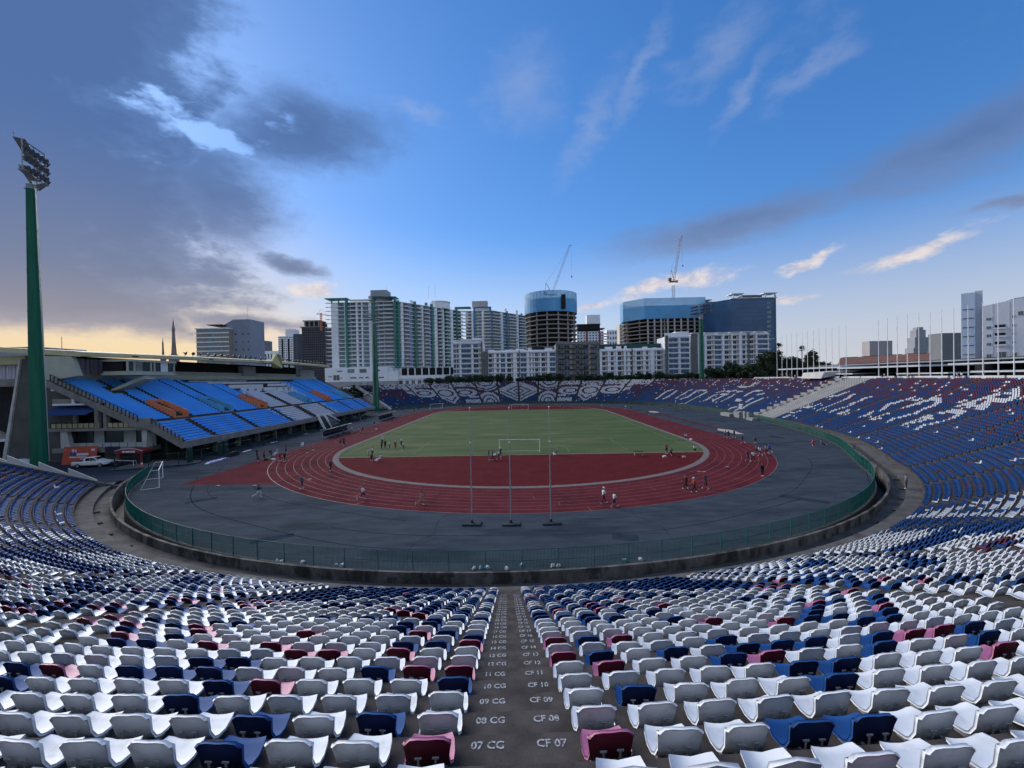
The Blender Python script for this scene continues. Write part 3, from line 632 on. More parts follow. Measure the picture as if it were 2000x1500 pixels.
# every other seat of the bowl: one mesh
def bulk_seats():
    V, F, M = [], [], []; off = 0
    packs = {}
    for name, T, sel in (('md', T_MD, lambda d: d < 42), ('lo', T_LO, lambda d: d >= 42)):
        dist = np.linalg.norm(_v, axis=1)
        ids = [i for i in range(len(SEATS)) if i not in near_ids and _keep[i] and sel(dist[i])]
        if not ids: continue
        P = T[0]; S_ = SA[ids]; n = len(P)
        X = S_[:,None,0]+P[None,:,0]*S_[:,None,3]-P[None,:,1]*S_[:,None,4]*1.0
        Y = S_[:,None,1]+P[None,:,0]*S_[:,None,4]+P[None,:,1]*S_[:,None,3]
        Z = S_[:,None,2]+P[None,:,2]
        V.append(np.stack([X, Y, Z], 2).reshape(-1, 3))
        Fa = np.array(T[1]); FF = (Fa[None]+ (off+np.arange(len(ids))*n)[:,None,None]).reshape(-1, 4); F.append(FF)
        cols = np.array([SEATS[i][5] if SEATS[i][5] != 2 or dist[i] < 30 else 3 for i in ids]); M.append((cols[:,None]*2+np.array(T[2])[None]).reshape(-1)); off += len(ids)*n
    V, F, M = np.concatenate(V), np.concatenate(F), np.concatenate(M)
    me = bpy.data.meshes.new('stadium_seats'); me.vertices.add(len(V)); me.vertices.foreach_set('co', V.ravel())
    me.loops.add(F.size); me.loops.foreach_set('vertex_index', F.ravel().astype(np.int32))
    me.polygons.add(len(F)); me.polygons.foreach_set('loop_start', np.arange(0, F.size, 4, dtype=np.int32))
    for m in SEAT_MATS: me.materials.append(m)
    me.polygons.foreach_set('material_index', M.astype(np.int32)); me.update(calc_edges=True); me.validate()
    o = obj('stadium_seats', me); tag(o, 'thousands of white, navy and crimson seats covering the curved terraces', 'seats', None, 'stuff')
bulk_seats()

# painted row numbers either side of the joint in the numbered aisle
PAINT = mat('worn_stencil_paint', (.40,.42,.45), .9, color2=(.10,.095,.095), scale=30, lo=.44, hi=.66, detail=4, spec=.1)
def text_mesh(txt, size, m, ext=0.0):
    cu = bpy.data.curves.new('lettering', 'FONT'); cu.body = txt; cu.size = size; cu.align_x = 'CENTER'; cu.align_y = 'CENTER'; cu.extrude = ext; cu.resolution_u = 2; cu.offset = .0035 if size < .2 else 0
    to = bpy.data.objects.new('lettering', cu); COL.objects.link(to)
    dg = bpy.context.evaluated_depsgraph_get(); me = bpy.data.meshes.new_from_object(to.evaluated_get(dg)); me.materials.clear(); me.materials.append(m)
    bpy.data.objects.remove(to); bpy.data.curves.remove(cu); return me
ax = at(S_A0, 1)-at(S_A0, 0); adir = atan2(ax[1], ax[0]); tdir = np.array([-ax[1], ax[0]]) if ax[1] < 0 else np.array([ax[1], -ax[0]])
tdir = np.array([cos(adir+pi/2), sin(adir+pi/2)])
for n in range(4, 34):
    k = 37-n; c = at(S_A0, O0+k*D+.16)
    for txt, off in (('%02d CG' % n, -.33), ('CF %02d' % n, .36)):
        me = text_mesh(txt, .135, PAINT); p = c+tdir*(off+rng.uniform(-.01, .01))
        o = obj('row_number', me, stand, (p[0]-SO.x, p[1]-SO.y, zrow(k)+.004), adir+pi/2+rng.uniform(-.03, .03))
    if n < 18:
        p = at(S_A0, O0+k*D-.004); mb = MB(); mb.cbox((p[0]-SO.x, p[1]-SO.y, zrow(k)-.10), (.02, .012, .14), 0, adir+pi/2); mb.build('joint_slot', BLACKM, stand)

# ------------------------------------------------------------------ green track-side fence
fence = thing('track_fence', 'long green metal railing fence curving around the asphalt apron', 'fence', (FC[0], 29.4, 0))
FO = Vector((FC[0], 29.4, 0)); FGRN = mat('teal_fence_paint', (.008,.11,.088), .5, .2, 1.0)
F_A, F_B, FH = S_LEFT-7, S_END, 1.62
for z, r in ((.12,.016), (.85,.016), (FH,.02)):
    pts = [(*(at(s, .05)-np.array([FO.x, FO.y])), z) for s in np.arange(F_A, F_B, 1.2)]
    MB().tube(pts, r, 5).build('rail', FGRN, fence)
post_me = None
for s in np.arange(F_A, F_B, 2.6):
    p = at(s, .05)-np.array([FO.x, FO.y])
    if post_me is None:
        mb = MB(); mb.box(-.026,-.026,.08,.026,.026,FH+.03); post_me = mb.mesh('post', FGRN)
    obj('post', post_me, fence, (p[0], p[1], 0), 0.0)
SB = np.arange(F_A, F_B, .10); nb = len(SB); w = .0125
BP = np.stack([np.interp(SB, FS, FP[:,i])+.05*np.interp(SB, FS, FN[:,i])-(FO.x, FO.y)[i] for i in (0,1)], 1)
TT = np.stack([-np.interp(SB, FS, FN[:,1]), np.interp(SB, FS, FN[:,0])], 1); NN = np.stack([np.interp(SB, FS, FN[:,0]), np.interp(SB, FS, FN[:,1])], 1)
tri = [TT*w+NN*-w*.6, -TT*w+NN*-w*.6, NN*w]
V = np.zeros((nb, 6, 3))
for j in range(3):
    for q, z in ((0,.16), (1,FH)): V[:, j+3*q, :2] = BP+tri[j]; V[:, j+3*q, 2] = z
Fq = np.array([(0,1,4,3),(1,2,5,4),(2,0,3,5)]); Fq = (Fq[None]+(np.arange(nb)*6)[:,None,None]).reshape(-1,4)
me = bpy.data.meshes.new('railing_bars'); me.from_pydata(V.reshape(-1,3).tolist(), [], Fq.tolist()); me.materials.append(FGRN)
tag(obj('railing_bars', me, fence), kind='stuff')
# ------------------------------------------------------------------ covered grandstand on the left
GO = Vector((-60, 74, 0))
gs = thing('grandstand', 'covered concrete grandstand with bright blue seats and long cream roof', 'grandstand', GO)
def wb(mb, name, mats, parent, org):
    mb.v = [(v[0]-org.x, v[1]-org.y, v[2]-org.z) for v in mb.v]; return mb.build(name, mats, parent)
def G(mb, name, m, parent=None): return wb(mb, name, m, parent or gs, GO) if parent is None else mb.build(name, m, parent)
GC = mat('grandstand_concrete', (.17,.165,.155), .9, color2=(.25,.24,.22), scale=.6, bump=.2, stain=((.10,.097,.09), .4, .5, .72, .6))
CREAM = mat('cream_roof_paint', (.46,.42,.235), .75, color2=(.54,.49,.29), scale=.7, stain=((.36,.33,.20), .6, .55, .8, .5))
PALE = mat('pale_green_render', (.40,.42,.34), .85, .08, .5)
WHT2 = mat('white_render', (.66,.67,.67), .8, .06, .6)
GSEAT = mat('bright_blue_seat', (.060,.300,.760), .6, spec=.2, color2=(.085,.36,.82), scale=.25)
GSEATW = mat('greyed_white_seat', (.52,.53,.58), .5, .1, .8)
ROOFG = mat('grey_roof_sheet', (.20,.19,.195), .6, .12, .5)
GLASS = mat('dark_window_glass', (.035,.045,.055), .12, .2, .2, spec=.8)
GLASSB = mat('sky_blue_glass', (.055,.105,.19), .10, .25, .12, spec=.9)
CURT = mat('curtained_window', (.20,.22,.19), .35, .3, .5)
BROWN = mat('dark_aisle_concrete', (.055,.046,.042), .95, .25, 1.0)
AMB = mat('balcony_panel', (.34,.30,.17), .8, .15, 1.0)
Y0, Y1 = 74.0, 172.0
NL_, NU = 9, 24
LX = [(-60-i*6.4/NL_, 3.35+i*3.75/NL_) for i in range(NL_)]; UX = [(-68.3-i*15.6/NU, 7.35+i*8.0/NU) for i in range(NU)]
for i, (x, z) in enumerate(LX):
    G(MB().box(x-6.4/NL_-.02, Y0, z-.75, x, Y1, z), 'terrace_row', BROWN)
for i, (x, z) in enumerate(UX):
    G(MB().box(x-15.6/NU-.02, Y0, z-.80, x, Y1, z), 'terrace_row', BROWN)
G(MB().box(-68.3, Y0, 6.4, -66.4, Y1, 7.12), 'cross_aisle', BROWN)
G(MB().prism_y([(-59.75,3.75),(-59.75,2.55),(-60.6,2.55),(-66.9,6.1),(-66.9,6.6),(-60.1,3.0),(-60.1,3.75)], Y0-.2, Y1+.2), 'front_beam', GC)
# seats of the two tiers: one mesh
vom = [83.7, 97.4, 111.0, 135.0, 149.2, 164.5]
low_ais = [82.0, 95.5, 111.0, 123.2, 137.0, 151.5, 164.5]
def gs_seats():
    P, Fq, K = T_LO; V, F, M = [], [], []; n = 0
    for tier, rows in (('l', LX), ('u', UX)):
        for r, (x, z) in enumerate(rows):
            for y in np.arange(Y0+.9, Y1-.7, .52):
                if tier == 'l' and any(abs(y-a) < .75+(.8 if a == 123.2 else 0) for a in low_ais): continue
                if tier == 'u':
                    if any((abs(y-a) < 2.7) if r < 9 else (1.9 < abs(y-a) < 2.7) for a in vom): continue
                    if abs(y-123.2) < 1.3: continue
                    if r > 13 and 113.5 < y < 141 : continue
                    if r > 20 and 101 < y < 152: continue
                    if 79.5 < y < 82.5 and r in (15,16,17,18): continue
                c = abs(y-124.5-(r if tier == 'u' else 0)*.25); e = 13.5 if tier == 'l' else 13
                white = c < e+rng.uniform(-3.0, 3.0)
                X = x-.42; o = len(V)
                V += [(X-p[1]*1.25, y+p[0]*1.08, z+p[2]*1.15) for p in P]
                F += [tuple(a+o for a in f) for f in Fq]; M += [1 if white else 0]*len(Fq)
    me = bpy.data.meshes.new('bench_seats'); me.from_pydata([(v[0]-GO.x, v[1]-GO.y, v[2]) for v in V], [], F)
    me.materials.append(GSEAT); me.materials.append(GSEATW); me.polygons.foreach_set('material_index', M); me.update()
    tag(obj('blue_seats', me, gs), 'rows of bright blue seats with a greyish white block in the middle', kind='stuff')
gs_seats()
# entrance boxes
ORNG = mat('salmon_orange_paint', (.62,.20,.10), .8, .1, .8); SKYB = mat('light_blue_paint', (.10,.36,.62), .8, .1, .8)
for i, y in enumerate(vom):
    mb = MB(); z0, x0, x1 = 6.9, -68.5, -74.2; m = ORNG if i in (0, 2, 4) else SKYB
    for s in (-1, 1): mb.prism_y([(x0,z0),(x0,z0+1.75),(x1,z0+4.2),(x1,z0+2.6)], y+s*1.6-.12, y+s*1.6+.12)
    mb.box(x1-.24, y-1.72, z0+2.2, x1, y+1.72, z0+4.2)
    mb.box(x0-.06, y-1.48, z0, x0+.1, y+1.48, z0+.75)
    G(mb, 'entrance_box', m)
# sloped end balustrade with posts and panels
RAILM = mat('dark_rail_paint', (.035,.038,.04), .5, .2, 1); PANEL = mat('concrete_panel', (.22,.205,.175), .9, .15, 1.2)
for yy in (Y0-.1, Y1+.1):
    G(MB().prism_y([(-59.9,2.6),(-60.6,2.45),(-66.6,6.0),(-68.4,6.05),(-85.0,14.0),(-85.0,15.1),(-68.2,7.2),(-66.2,7.1),(-59.9,3.3)], yy-.18, yy+.18), 'end_beam', GC)
    for a, b, n in (((-60.4,4.5), (-66.0,7.9), 8), ((-68.6,8.5), (-84.4,16.2), 22)):
        G(MB().beam((a[0],yy,a[1]), (b[0],yy,b[1]), .09, .09), 'handrail', RAILM)
        for i in range(n+1):
            t = i/n; x, z = a[0]+(b[0]-a[0])*t, a[1]+(b[1]-a[1])*t
            G(MB().box(x-.06, yy-.06, z-1.15, x+.06, yy+.06, z), 'baluster', RAILM)
            if i < n:
                xm = x+(b[0]-a[0])/n*.5; zm = z+(b[1]-a[1])/n*.5
                G(MB().box(xm-.22, yy-.05, zm-1.05, xm+.22, yy+.05, zm-.32), 'baluster_panel', PANEL)
G(MB().box(-68.3, Y0-.3, 6.2, -66.1, Y0+.3, 8.0), 'landing_block', GC)
# end facade below the slope
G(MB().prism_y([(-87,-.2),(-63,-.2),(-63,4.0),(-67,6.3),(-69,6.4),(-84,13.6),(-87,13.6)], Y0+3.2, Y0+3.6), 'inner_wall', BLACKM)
G(MB().box(-85.6, Y0-.2, 5.85, -66.4, Y0+3.3, 6.35), 'floor_slab', GC)
G(MB().box(-84.5, Y0-.1, 1.95, -67.4, Y0+3.3, 2.75), 'lower_slab', GC)
WP = mat('pale_wall_panel', (.36,.40,.40), .8, .1, .8)
for a, b, m in ((-84.0,-79.2,GLASS), (-79.2,-77.0,WP), (-77.0,-73.6,GLASS), (-73.6,-71.0,WP), (-71.0,-69.0,GLASS), (-69.0,-67.5,WP)):
    G(MB().box(a+.06, Y0+2.2, 2.75, b-.06, Y0+2.5, 5.85), 'facade_panel', m)
    G(MB().box(a, Y0+2.05, 2.75, a+.1, Y0+2.2, 5.85), 'mullion', GREEN)
for x in np.arange(-84, -67.5, 1.55): G(MB().box(x+.06, Y0+1.0, 2.75, x+1.45, Y0+1.1, 3.55), 'parapet_panel', WP)
for x in list(np.arange(-84.6, -76.5, 1.0))+list(np.arange(-74.2, -69.6, 1.0)):
    G(MB().box(x+.1, Y0-.12, 6.45, x+.9, Y0, 7.25), 'balcony_panel', AMB)
G(MB().box(-84.8, Y0+.02, 6.35, -76.3, Y0+.1, 7.4), 'balcony_back', BLACKM)
for x in (-76.2, -74.6): G(MB().box(x-.3, Y0-.15, 6.35, x+.3, Y0+.6, 10.9), 'pier', GC)
G(MB().box(-80.6, Y0, 7.4, -80.0, Y0+.5, 9.0), 'post', GC)
NVY = mat('navy_awning', (.022,.050,.17), .7, .15, .6)
G(MB().prism_x([(Y0-1.6,8.85),(Y0-1.6,9.0),(Y0+1.9,10.5),(Y0+1.9,10.3)], -85.3, -76.6), 'awning', NVY)
G(MB().box(-84.2, Y0-.1, 10.55, -75.8, Y0+.6, 10.85), 'white_ledge', WHT2)
G(MB().box(-80.7, Y0-.05, 10.85, -80.2, Y0+.4, 13.0), 'white_post', WHT2)
G(MB().prism_y([(-80.0,10.86),(-76.0,10.86),(-80.0,12.7)], Y0+.1, Y0+.3), 'navy_panel', NVY)
G(MB().box(-84.6, Y0+.3, 10.86, -80.9, Y0+.6, 11.7), 'brown_panel', PANEL)
G(MB().box(-84.6, Y0+.1, 13.2, -82.0, Y0+.6, 13.75), 'white_ledge', WHT2)
for x0, x1, x2, x3 in ((-83.2,-81.4,-80.4,-83.2), (-68.2,-67.4,-67.2,-69.4)):
    G(MB().prism_y([(x0,2.75),(x1 if x0 < -80 else x1,2.75),(x2 if x0 > -80 else x1-.6,5.85),(x0,5.85)], Y0+.2, Y0+.9), 'buttress', CONC_LT)
SIGNM = mat('dark_sign', (.012,.014,.035), .5, .2, 2)
G(MB().box(-74.6, Y0-.22, 2.05, -71.9, Y0-.12, 3.0), 'entrance_sign', SIGNM)
G(MB().box(-78, Y0+3.0, 0, -70.5, Y0+3.15, 1.95), 'pale_back_wall', WP)
# leaning concrete fins behind the floodlight mast
FIN = mat('dark_fin_concrete', (.085,.083,.08), .92, .15, .4, stain=((.06,.06,.06), .5, .5, .7, .5))
G(MB().prism_y([(-92.3,19.2),(-90.4,19.4),(-89.8,0),(-95.9,0)], 76.0, 77.2), 'leaning_fin', FIN)
G(MB().prism_y([(-92.3,19.2),(-92.0,19.2),(-95.5,0),(-96.2,0)], 75.7, 76.05), 'fin_edge', CONC_LT)
G(MB().prism_y([(-86.3,19.2),(-85.3,19.2),(-85.0,15.2),(-82.2,12.0),(-82.8,0),(-89.2,0)], 75.6, 76.6), 'leaning_fin', FIN)
CORR = mat('corrugated_white_panel', (.46,.46,.52), .6, .25, .9, stretch=(2.5,2.5,.1))
for x in np.arange(-102, -92.8, .62): G(MB().box(x, 78.0, 15.6, x+.46, 78.3, 18.2), 'corrugated_sheet', CORR)
for x in np.arange(-89.8, -86.5, .75): G(MB().box(x, 77.6, 9.0, x+.56, 77.9, 18.2), 'corrugated_sheet', CORR)
G(MB().box(-104, 77.0, 14.2, -92, 79, 15.6), 'ring_beam', GC)
G(MB().box(-104, 76.6, 18.3, -92.2, 79.5, 19.9), 'end_fascia', CREAM)
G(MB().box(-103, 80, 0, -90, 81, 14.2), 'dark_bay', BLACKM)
G(MB().prism_y([(-93.5,3.2),(-104,8.4),(-104,7.0),(-93.5,2.0)], 77.2, 77.8), 'stair_flight', GC)
G(MB().box(-104, 75.5, 4.0, -95.4, 79, 4.3), 'white_canopy', WHT2)
G(MB().prism_y([(-90.9,19.3),(-89.6,19.3),(-89.3,22.4),(-90.4,21.6)], 76.2, 77), 'cream_cap', CREAM)
# back wall and roof
G(MB().box(-84.6, Y0+.4, 15.2, -84.1, Y1, 16.3), 'back_upstand', PALE)
G(MB().prism_y([(-85.6,15.2),(-84.0,15.2),(-79.4,15.9),(-80.6,19.4),(-85.8,19.6)], Y0+.1, Y0+.9), 'end_wall', PALE)
for y in np.arange(Y0+1.2, 99, .85): G(MB().box(-84.75, y, 16.3, -84.5, y+.62, 19.3), 'corrugated_sheet', CORR)
G(MB().box(-86.6, 100, 12.0, -86.2, 160, 14.3), 'box_front_wall', WHT2)
G(MB().box(-86.7, 100, 16.2, -86.1, 160, 17.3), 'box_lintel', PALE)
for y in list(np.arange(101, 127, 1.75))+list(np.arange(135.5, 158, 1.75)):
    G(MB().box(-86.55, y, 14.3, -86.35, y+1.5, 16.2), 'box_window', CURT if rng.random() < .55 else GLASS)
G(MB().box(-87.2, 128.4, 11.5, -85.6, 134.6, 19.4), 'central_pier', mat('grey_pier', (.30,.30,.31), .9, .08, .5))
G(MB().box(-88.6, Y0+1, 15, -88.2, Y1-8, 20), 'rear_dark_wall', BLACKM)
G(MB().box(-85.2, 161, 15.4, -84.8, Y1, 19.0), 'far_end_panel', PALE)
zf = lambda y: 19.3+1.0*sin(pi*(y-70)/150)
for i in range(14):                                                       # roof in bays, slightly arched along its length
    a, b = Y0+i*98.6/14, Y0+(i+1)*98.6/14-.03
    mb = MB(); P = []
    for y in (a, b):
        z = zf(y)
        P += [(-78.6,y,z), (-78.6,y,z+.75), (-80.2,y,z+1.0), (-102,y,z+2.5), (-102,y,z+1.7), (-79.2,y,z-.05)]
    mb.add(P, [(0,6,7,1)], 0); mb.add(P, [(1,7,8,2)], 0); mb.add(P, [(2,8,9,3)], 1); mb.add(P, [(4,10,11,5),(5,11,6,0),(3,9,10,4)], 2); mb.add(P, [(5,4,3,2,1,0),(6,7,8,9,10,11)], 0)
    G(mb, 'roof_bay', [CREAM, ROOFG, BLACKM])
    if i % 3 == 1: G(MB().box(-78.62, (a+b)/2-.7, zf(a)+.25, -78.57, (a+b)/2+.7, zf(a)+.48), 'fascia_slot', BLACKM)
# floodlights along the roof edge
FLD = mat('dark_floodlight', (.05,.05,.055), .5, .2, 2)
mb = MB(); mb.cyl((0,0,0), (0,0,.55), .05, .05, 5); mb.cyl((-.05,0,.70), (.30,0,.60), .16, .42, 10); mb.cyl((-.3,0,.8), (-.05,0,.7), .1, .16, 8)
fl_me = mb.mesh('roof_floodlight', FLD)
for i in range(30):
    y = 98.5+i*2.42
    if abs(y-134.5) < 3: continue
    obj('roof_floodlight', fl_me, gs, (-79.6-GO.x, y-GO.y, zf(y)+.95), rng.uniform(-.5, .5))
# emblem shield
EMB = mat('cream_emblem', (.50,.47,.22), .7, .1, 1); EMB2 = mat('bronze_emblem_relief', (.22,.17,.06), .7, .4, 4)
yc = 134.6
G(MB().add([(-78.2,yc-3.4,20.6),(-78.2,yc-.6,23.6),(-78.2,yc+2.0,23.2),(-78.2,yc+2.6,20.8),(-77.4,yc+1.0,18.8),(-80,yc,18.9),(-80,yc,23.3)], [(0,4,1),(1,4,3,2),(0,6,5),(0,1,6),(1,2,6),(2,3,5,6),(3,4,5),(0,5,4)]), 'emblem_shield', EMB)
G(MB().add([(-78.1,yc-.7,22.9),(-78.15,yc+.2,23.5),(-78.15,yc+1.6,23.1),(-78.1,yc+1.9,21.2),(-77.4,yc+.85,19.6)], [(0,4,3,2,1)]), 'emblem_relief', EMB2)
# commentary box hung below the roof, with its slanting stair
cb = G(MB().box(-80, 78.7, 16.0, -74.8, 90.0, 16.35), 'commentary_box', PALE)
for args, m in (((-80,78.7,18.6,-74.6,90.0,19.0), PALE), ((-79.8,79.0,16.35,-74.95,89.7,16.75), PALE)):
    G(MB().box(*args), 'commentary_box_frame', m)
for y in (78.8, 80.2, 83.9, 84.7, 89.6): G(MB().box(-75.1, y, 16.7, -74.85, y+.28, 18.6), 'box_post', PALE)
for a, b, m in ((79.2,80.1,GLASS), (80.6,82.2,CURT), (82.3,83.8,GLASS), (85.1,86.4,GLASS), (86.4,88.2,WHT2), (88.3,89.5,GLASS)): G(MB().box(-75.1, a, 16.75, -75.0, b, 18.6), 'box_pane', m)
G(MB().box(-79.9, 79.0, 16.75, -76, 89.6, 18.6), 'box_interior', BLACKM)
G(MB().add([(-80.2,80.6,13.2),(-80.2,83.4,13.2),(-75.2,85.4,16.0),(-75.2,82.6,16.0),(-80.2,80.6,12.6),(-80.2,83.4,12.6),(-75.2,85.4,15.2),(-75.2,82.6,15.2)], [(0,1,2,3),(4,7,6,5),(0,4,5,1),(1,5,6,2),(2,6,7,3),(3,7,4,0)]), 'slanting_support', PALE)
# white VIP boxes stepping up the middle
for i, (xa, ya, yb, z0, z1) in enumerate(((-77.2,115,139.5,11.2,13.0), (-79.2,113,128,12.4,14.0), (-79.4,131,141,12.4,14.1), (-81.4,108,141,13.4,14.8), (-76.0,121,125,10.6,11.6), (-76.4,131,134,11.0,12.6), (-83.0,104,126,14.0,15.2))):
    G(MB().box(xa-.3, ya, z0-1.6, xa, yb, z1-.3), 'vip_box_wall', WHT2)
for ya in (117, 120.5, 124, 131.5, 135, 138): G(MB().box(-77.1, ya, 11.7, -77.0, ya+.9, 12.5), 'vip_plaque', mat('small_plaque', (.25,.22,.22), .6, .2, 1))
# stepped pale row ends beside the white block
# undercroft
G(MB().box(-64.2, Y0+.5, -.1, -63.8, Y1, 4.6), 'undercroft_wall', BLACKM)  # back wall coloured near black for the shade of the void
for y in np.arange(Y0+4, Y1, 7.0): G(MB().box(-63.2, y-.25, 0, -62.4, y+.25, 4.0), 'undercroft_post', GC)
for y in np.arange(Y0+9, Y1-6, 11.0): G(MB().box(-63.75, y, 1.3, -63.7, y+rng.uniform(1.5,3), 2.0), 'dim_sign', mat('dim_board', (.09,.09,.085), .8, .5, .7))
# white-walled stair from the front edge to the track side
for y in (123.0, 127.0): G(MB().prism_y([(-59.6,4.3),(-60.4,4.3),(-58.2,0),(-57.5,0)], y-.16, y+.16), 'stair_side_wall', WHITE)
for i in range(8):
    z = 3.4-i*.42; x = -59.9+i*.27; G(MB().box(x-.3, 123.2, z-.35, x+.28, 126.8, z), 'stair_tread', BROWN)
G(MB().prism_x([(127.2,4.2),(129.0,4.2),(137.5,1.0),(136.6,1.0)], -59.6, -59.3), 'stair_side_wall', WHITE)
G(MB().prism_x([(127.2,3.4),(129.0,3.4),(137.8,.1),(127.2,.1)], -61.4, -59.65), 'stair_block', GC)

# dark green wire fence between grandstand and track
GFN = mat('dark_green_wire', (.008,.04,.03), .6, .2, 1)
wf = thing('wire_fence', 'dark green wire fence in front of the grandstand', 'fence', (-57.0, 72, 0)); WO = Vector((-57.0, 72, 0))
path = [(-66.5,67.3), (-62.8,69.6), (-58.2,71.2), (-57.2,80), (-56.6,100), (-56.6,126), (-58.2,150), (-61.3,174), (-62.2,196)]
PP, PS = resample(np.array(path, float), .25)
for z in (.1, 1.1, 2.1): wb(MB().tube([(p[0],p[1],z) for p in PP[::8]], .022, 4), 'rail', GFN, wf, WO)
for i in range(0, len(PP), 17): wb(MB().box(PP[i][0]-.05, PP[i][1]-.05, 0, PP[i][0]+.05, PP[i][1]+.05, 2.2), 'post', GFN, wf, WO)
mb = MB()
for p in PP: mb.add([(p[0]-.008,p[1]-.006,.1),(p[0]+.008,p[1]-.006,.1),(p[0],p[1]+.008,.1),(p[0]-.008,p[1]-.006,2.1),(p[0]+.008,p[1]-.006,2.1),(p[0],p[1]+.008,2.1)], [(0,1,4,3),(1,2,5,4),(2,0,3,5)])
tag(wb(mb, 'wire_infill', GFN, wf, WO), kind='stuff')
for y in (72.2, 79.6, 81.2): wb(MB().box(-58.4, y, 0, -58.2, y+1.1, 2.7), 'gate_post', GFN, wf, WO)
tag(fillpoly([(-67,66.5),(-58.0,70.6),(-56.6,72.2),(-57.4,74.5),(-70,76)], .14, 'raised_pavement', mat('pavement_concrete', (.13,.125,.12), .9, .15, .8)), kind='structure')
# ------------------------------------------------------------------ floodlight masts
LAMPF = mat('floodlight_face', (.10,.11,.13), .25, .2, 3); LAMPB = mat('floodlight_body', (.07,.075,.08), .5, .2, 2); MWHT = mat('mast_white_frame', (.26,.28,.30), .6, .1, 1)
def mast(name, label, loc, h, w0, w1, yaw, lean=0.0, white_from=.86, scale=1.0):
    t = thing(name, label, 'floodlight mast', loc, yaw, 'floodlight masts')
    hw = h*white_from; wm = w0+(w1-w0)*white_from; hb = h*.985
    def ring_(w, z): return [(-w/2*.55,-w/2,z),(w/2*.55,-w/2,z),(w/2,-w/2*.55,z),(w/2,w/2*.55,z),(w/2*.55,w/2,z),(-w/2*.55,w/2,z),(-w/2,w/2*.55,z),(-w/2,-w/2*.55,z)]
    def shaft(za, wa, zb, wb_, nm, m):
        P = ring_(wa, za)+ring_(wb_, zb); MB().add(P, [(i,(i+1)%8,(i+1)%8+8,i+8) for i in range(8)]+[tuple(range(8,16))]).build(nm, m, t)
    shaft(0, w0, hw, wm, 'lower_shaft', GREEN); shaft(hw, wm*.98, h*.97, w1, 'upper_shaft', MWHT)
    for k in range(1, 7):
        zz = hw*k/7; wk = w0+(w1-w0)*zz/h+.06; P = ring_(wk, zz-.12)+ring_(wk, zz+.12); MB().add(P, [(i,(i+1)%8,(i+1)%8+8,i+8) for i in range(8)]+[tuple(range(8,16)), tuple(range(7,-1,-1))]).build('joint_ring', GREEN, t)
    ld = MB(); y0_ = -w0/2-.12; y1_ = -w1/2-.12
    for sx in (-.2, .2): ld.beam((sx,y0_,2), (sx,y1_,h*.96), .05)
    for k in range(int(h*.94/.9)):
        z_ = 2+k*.9; f_ = z_/h; ld.beam((-.2,y0_+(y1_-y0_)*f_,z_), (.2,y0_+(y1_-y0_)*f_,z_), .04)
    ld.build('ladder', STEEL, t)
    s = scale; W = 5.6*s; H = 5.2*s
    fr = MB()                                             # two tilted frames set in a V
    for sg in (-1, 1):
        c = Vector((sg*W*.52, -1.0*s, h)); a = radians(22)*sg
        ux = Vector((cos(a), -abs(sin(a)) if False else sin(a)*1.0, 0))
        f = MB()
        for i in range(4):
            zz = -H*.15+i*H*.33
            f.beam(c+ux*(-W*.48)+Vector((0,0,zz)), c+ux*(W*.48)+Vector((0,0,zz)), .16*s)
        for k in (-.48, 0, .48): f.beam(c+ux*(W*k)+Vector((0,0,-H*.18)), c+ux*(W*k)+Vector((0,0,H*.86)), .16*s)
        f.beam(c+ux*(-W*.48)+Vector((0,.1,-H*.18)), c+ux*(W*.48)+Vector((0,1.3*s,-H*.18)), 1.0*s, .12)
        f.build('lamp_frame', MWHT, t)
        for i in range(3):
            for k in range(5):
                p = c+ux*(W*(-.40+k*.2))+Vector((0,0,-H*.15+i*H*.33+.55*s)); lp = MB()
                d = Vector((ux.y, -ux.x, -.55)).normalized()
                if d.y > 0: d = Vector((-ux.y, ux.x, -.55)).normalized()
                lp.cyl(p, p+d*.55*s, .28*s, .52*s, 8); lo_ = lp.build('lamp', LAMPB, t)
                MB().cyl(p+d*.552*s, p+d*.57*s, .47*s, .47*s, 8).build('lens', LAMPF, lo_)
    MB().beam((-W*.9,.3,h-.2), (W*.9,.3,h-.2), .4*s).build('cross_arm', MWHT, t)
    MB().box(-W*.95,-.4,h+H*.86,W*.95,.9,h+H*.88).build('walkway_grating', MWHT, t)
    for k in (-.9,-.3,.3,.9): MB().box(W*k-.04,.8,h+H*.88,W*k+.04,.88,h+H*.88+1.0).build('walkway_post', MWHT, t)
    return t
mast('floodlight_mast', 'tall thick green floodlight mast at the left end of the near stand', (-77, 65.5, 0), 47.6, 1.95, .95, 2.28, scale=.85, white_from=.955)
mast('floodlight_mast', 'green floodlight mast at the far end of the grandstand', (-67.3, 195, 0), 43.0, 2.7, 1.5, .8, scale=.62, white_from=.955)
mast('floodlight_mast', 'green floodlight mast rising behind the far right stand', (96.4, 222, 11.0), 36.0, 2.2, 1.7, -.8, scale=.95, white_from=.90)
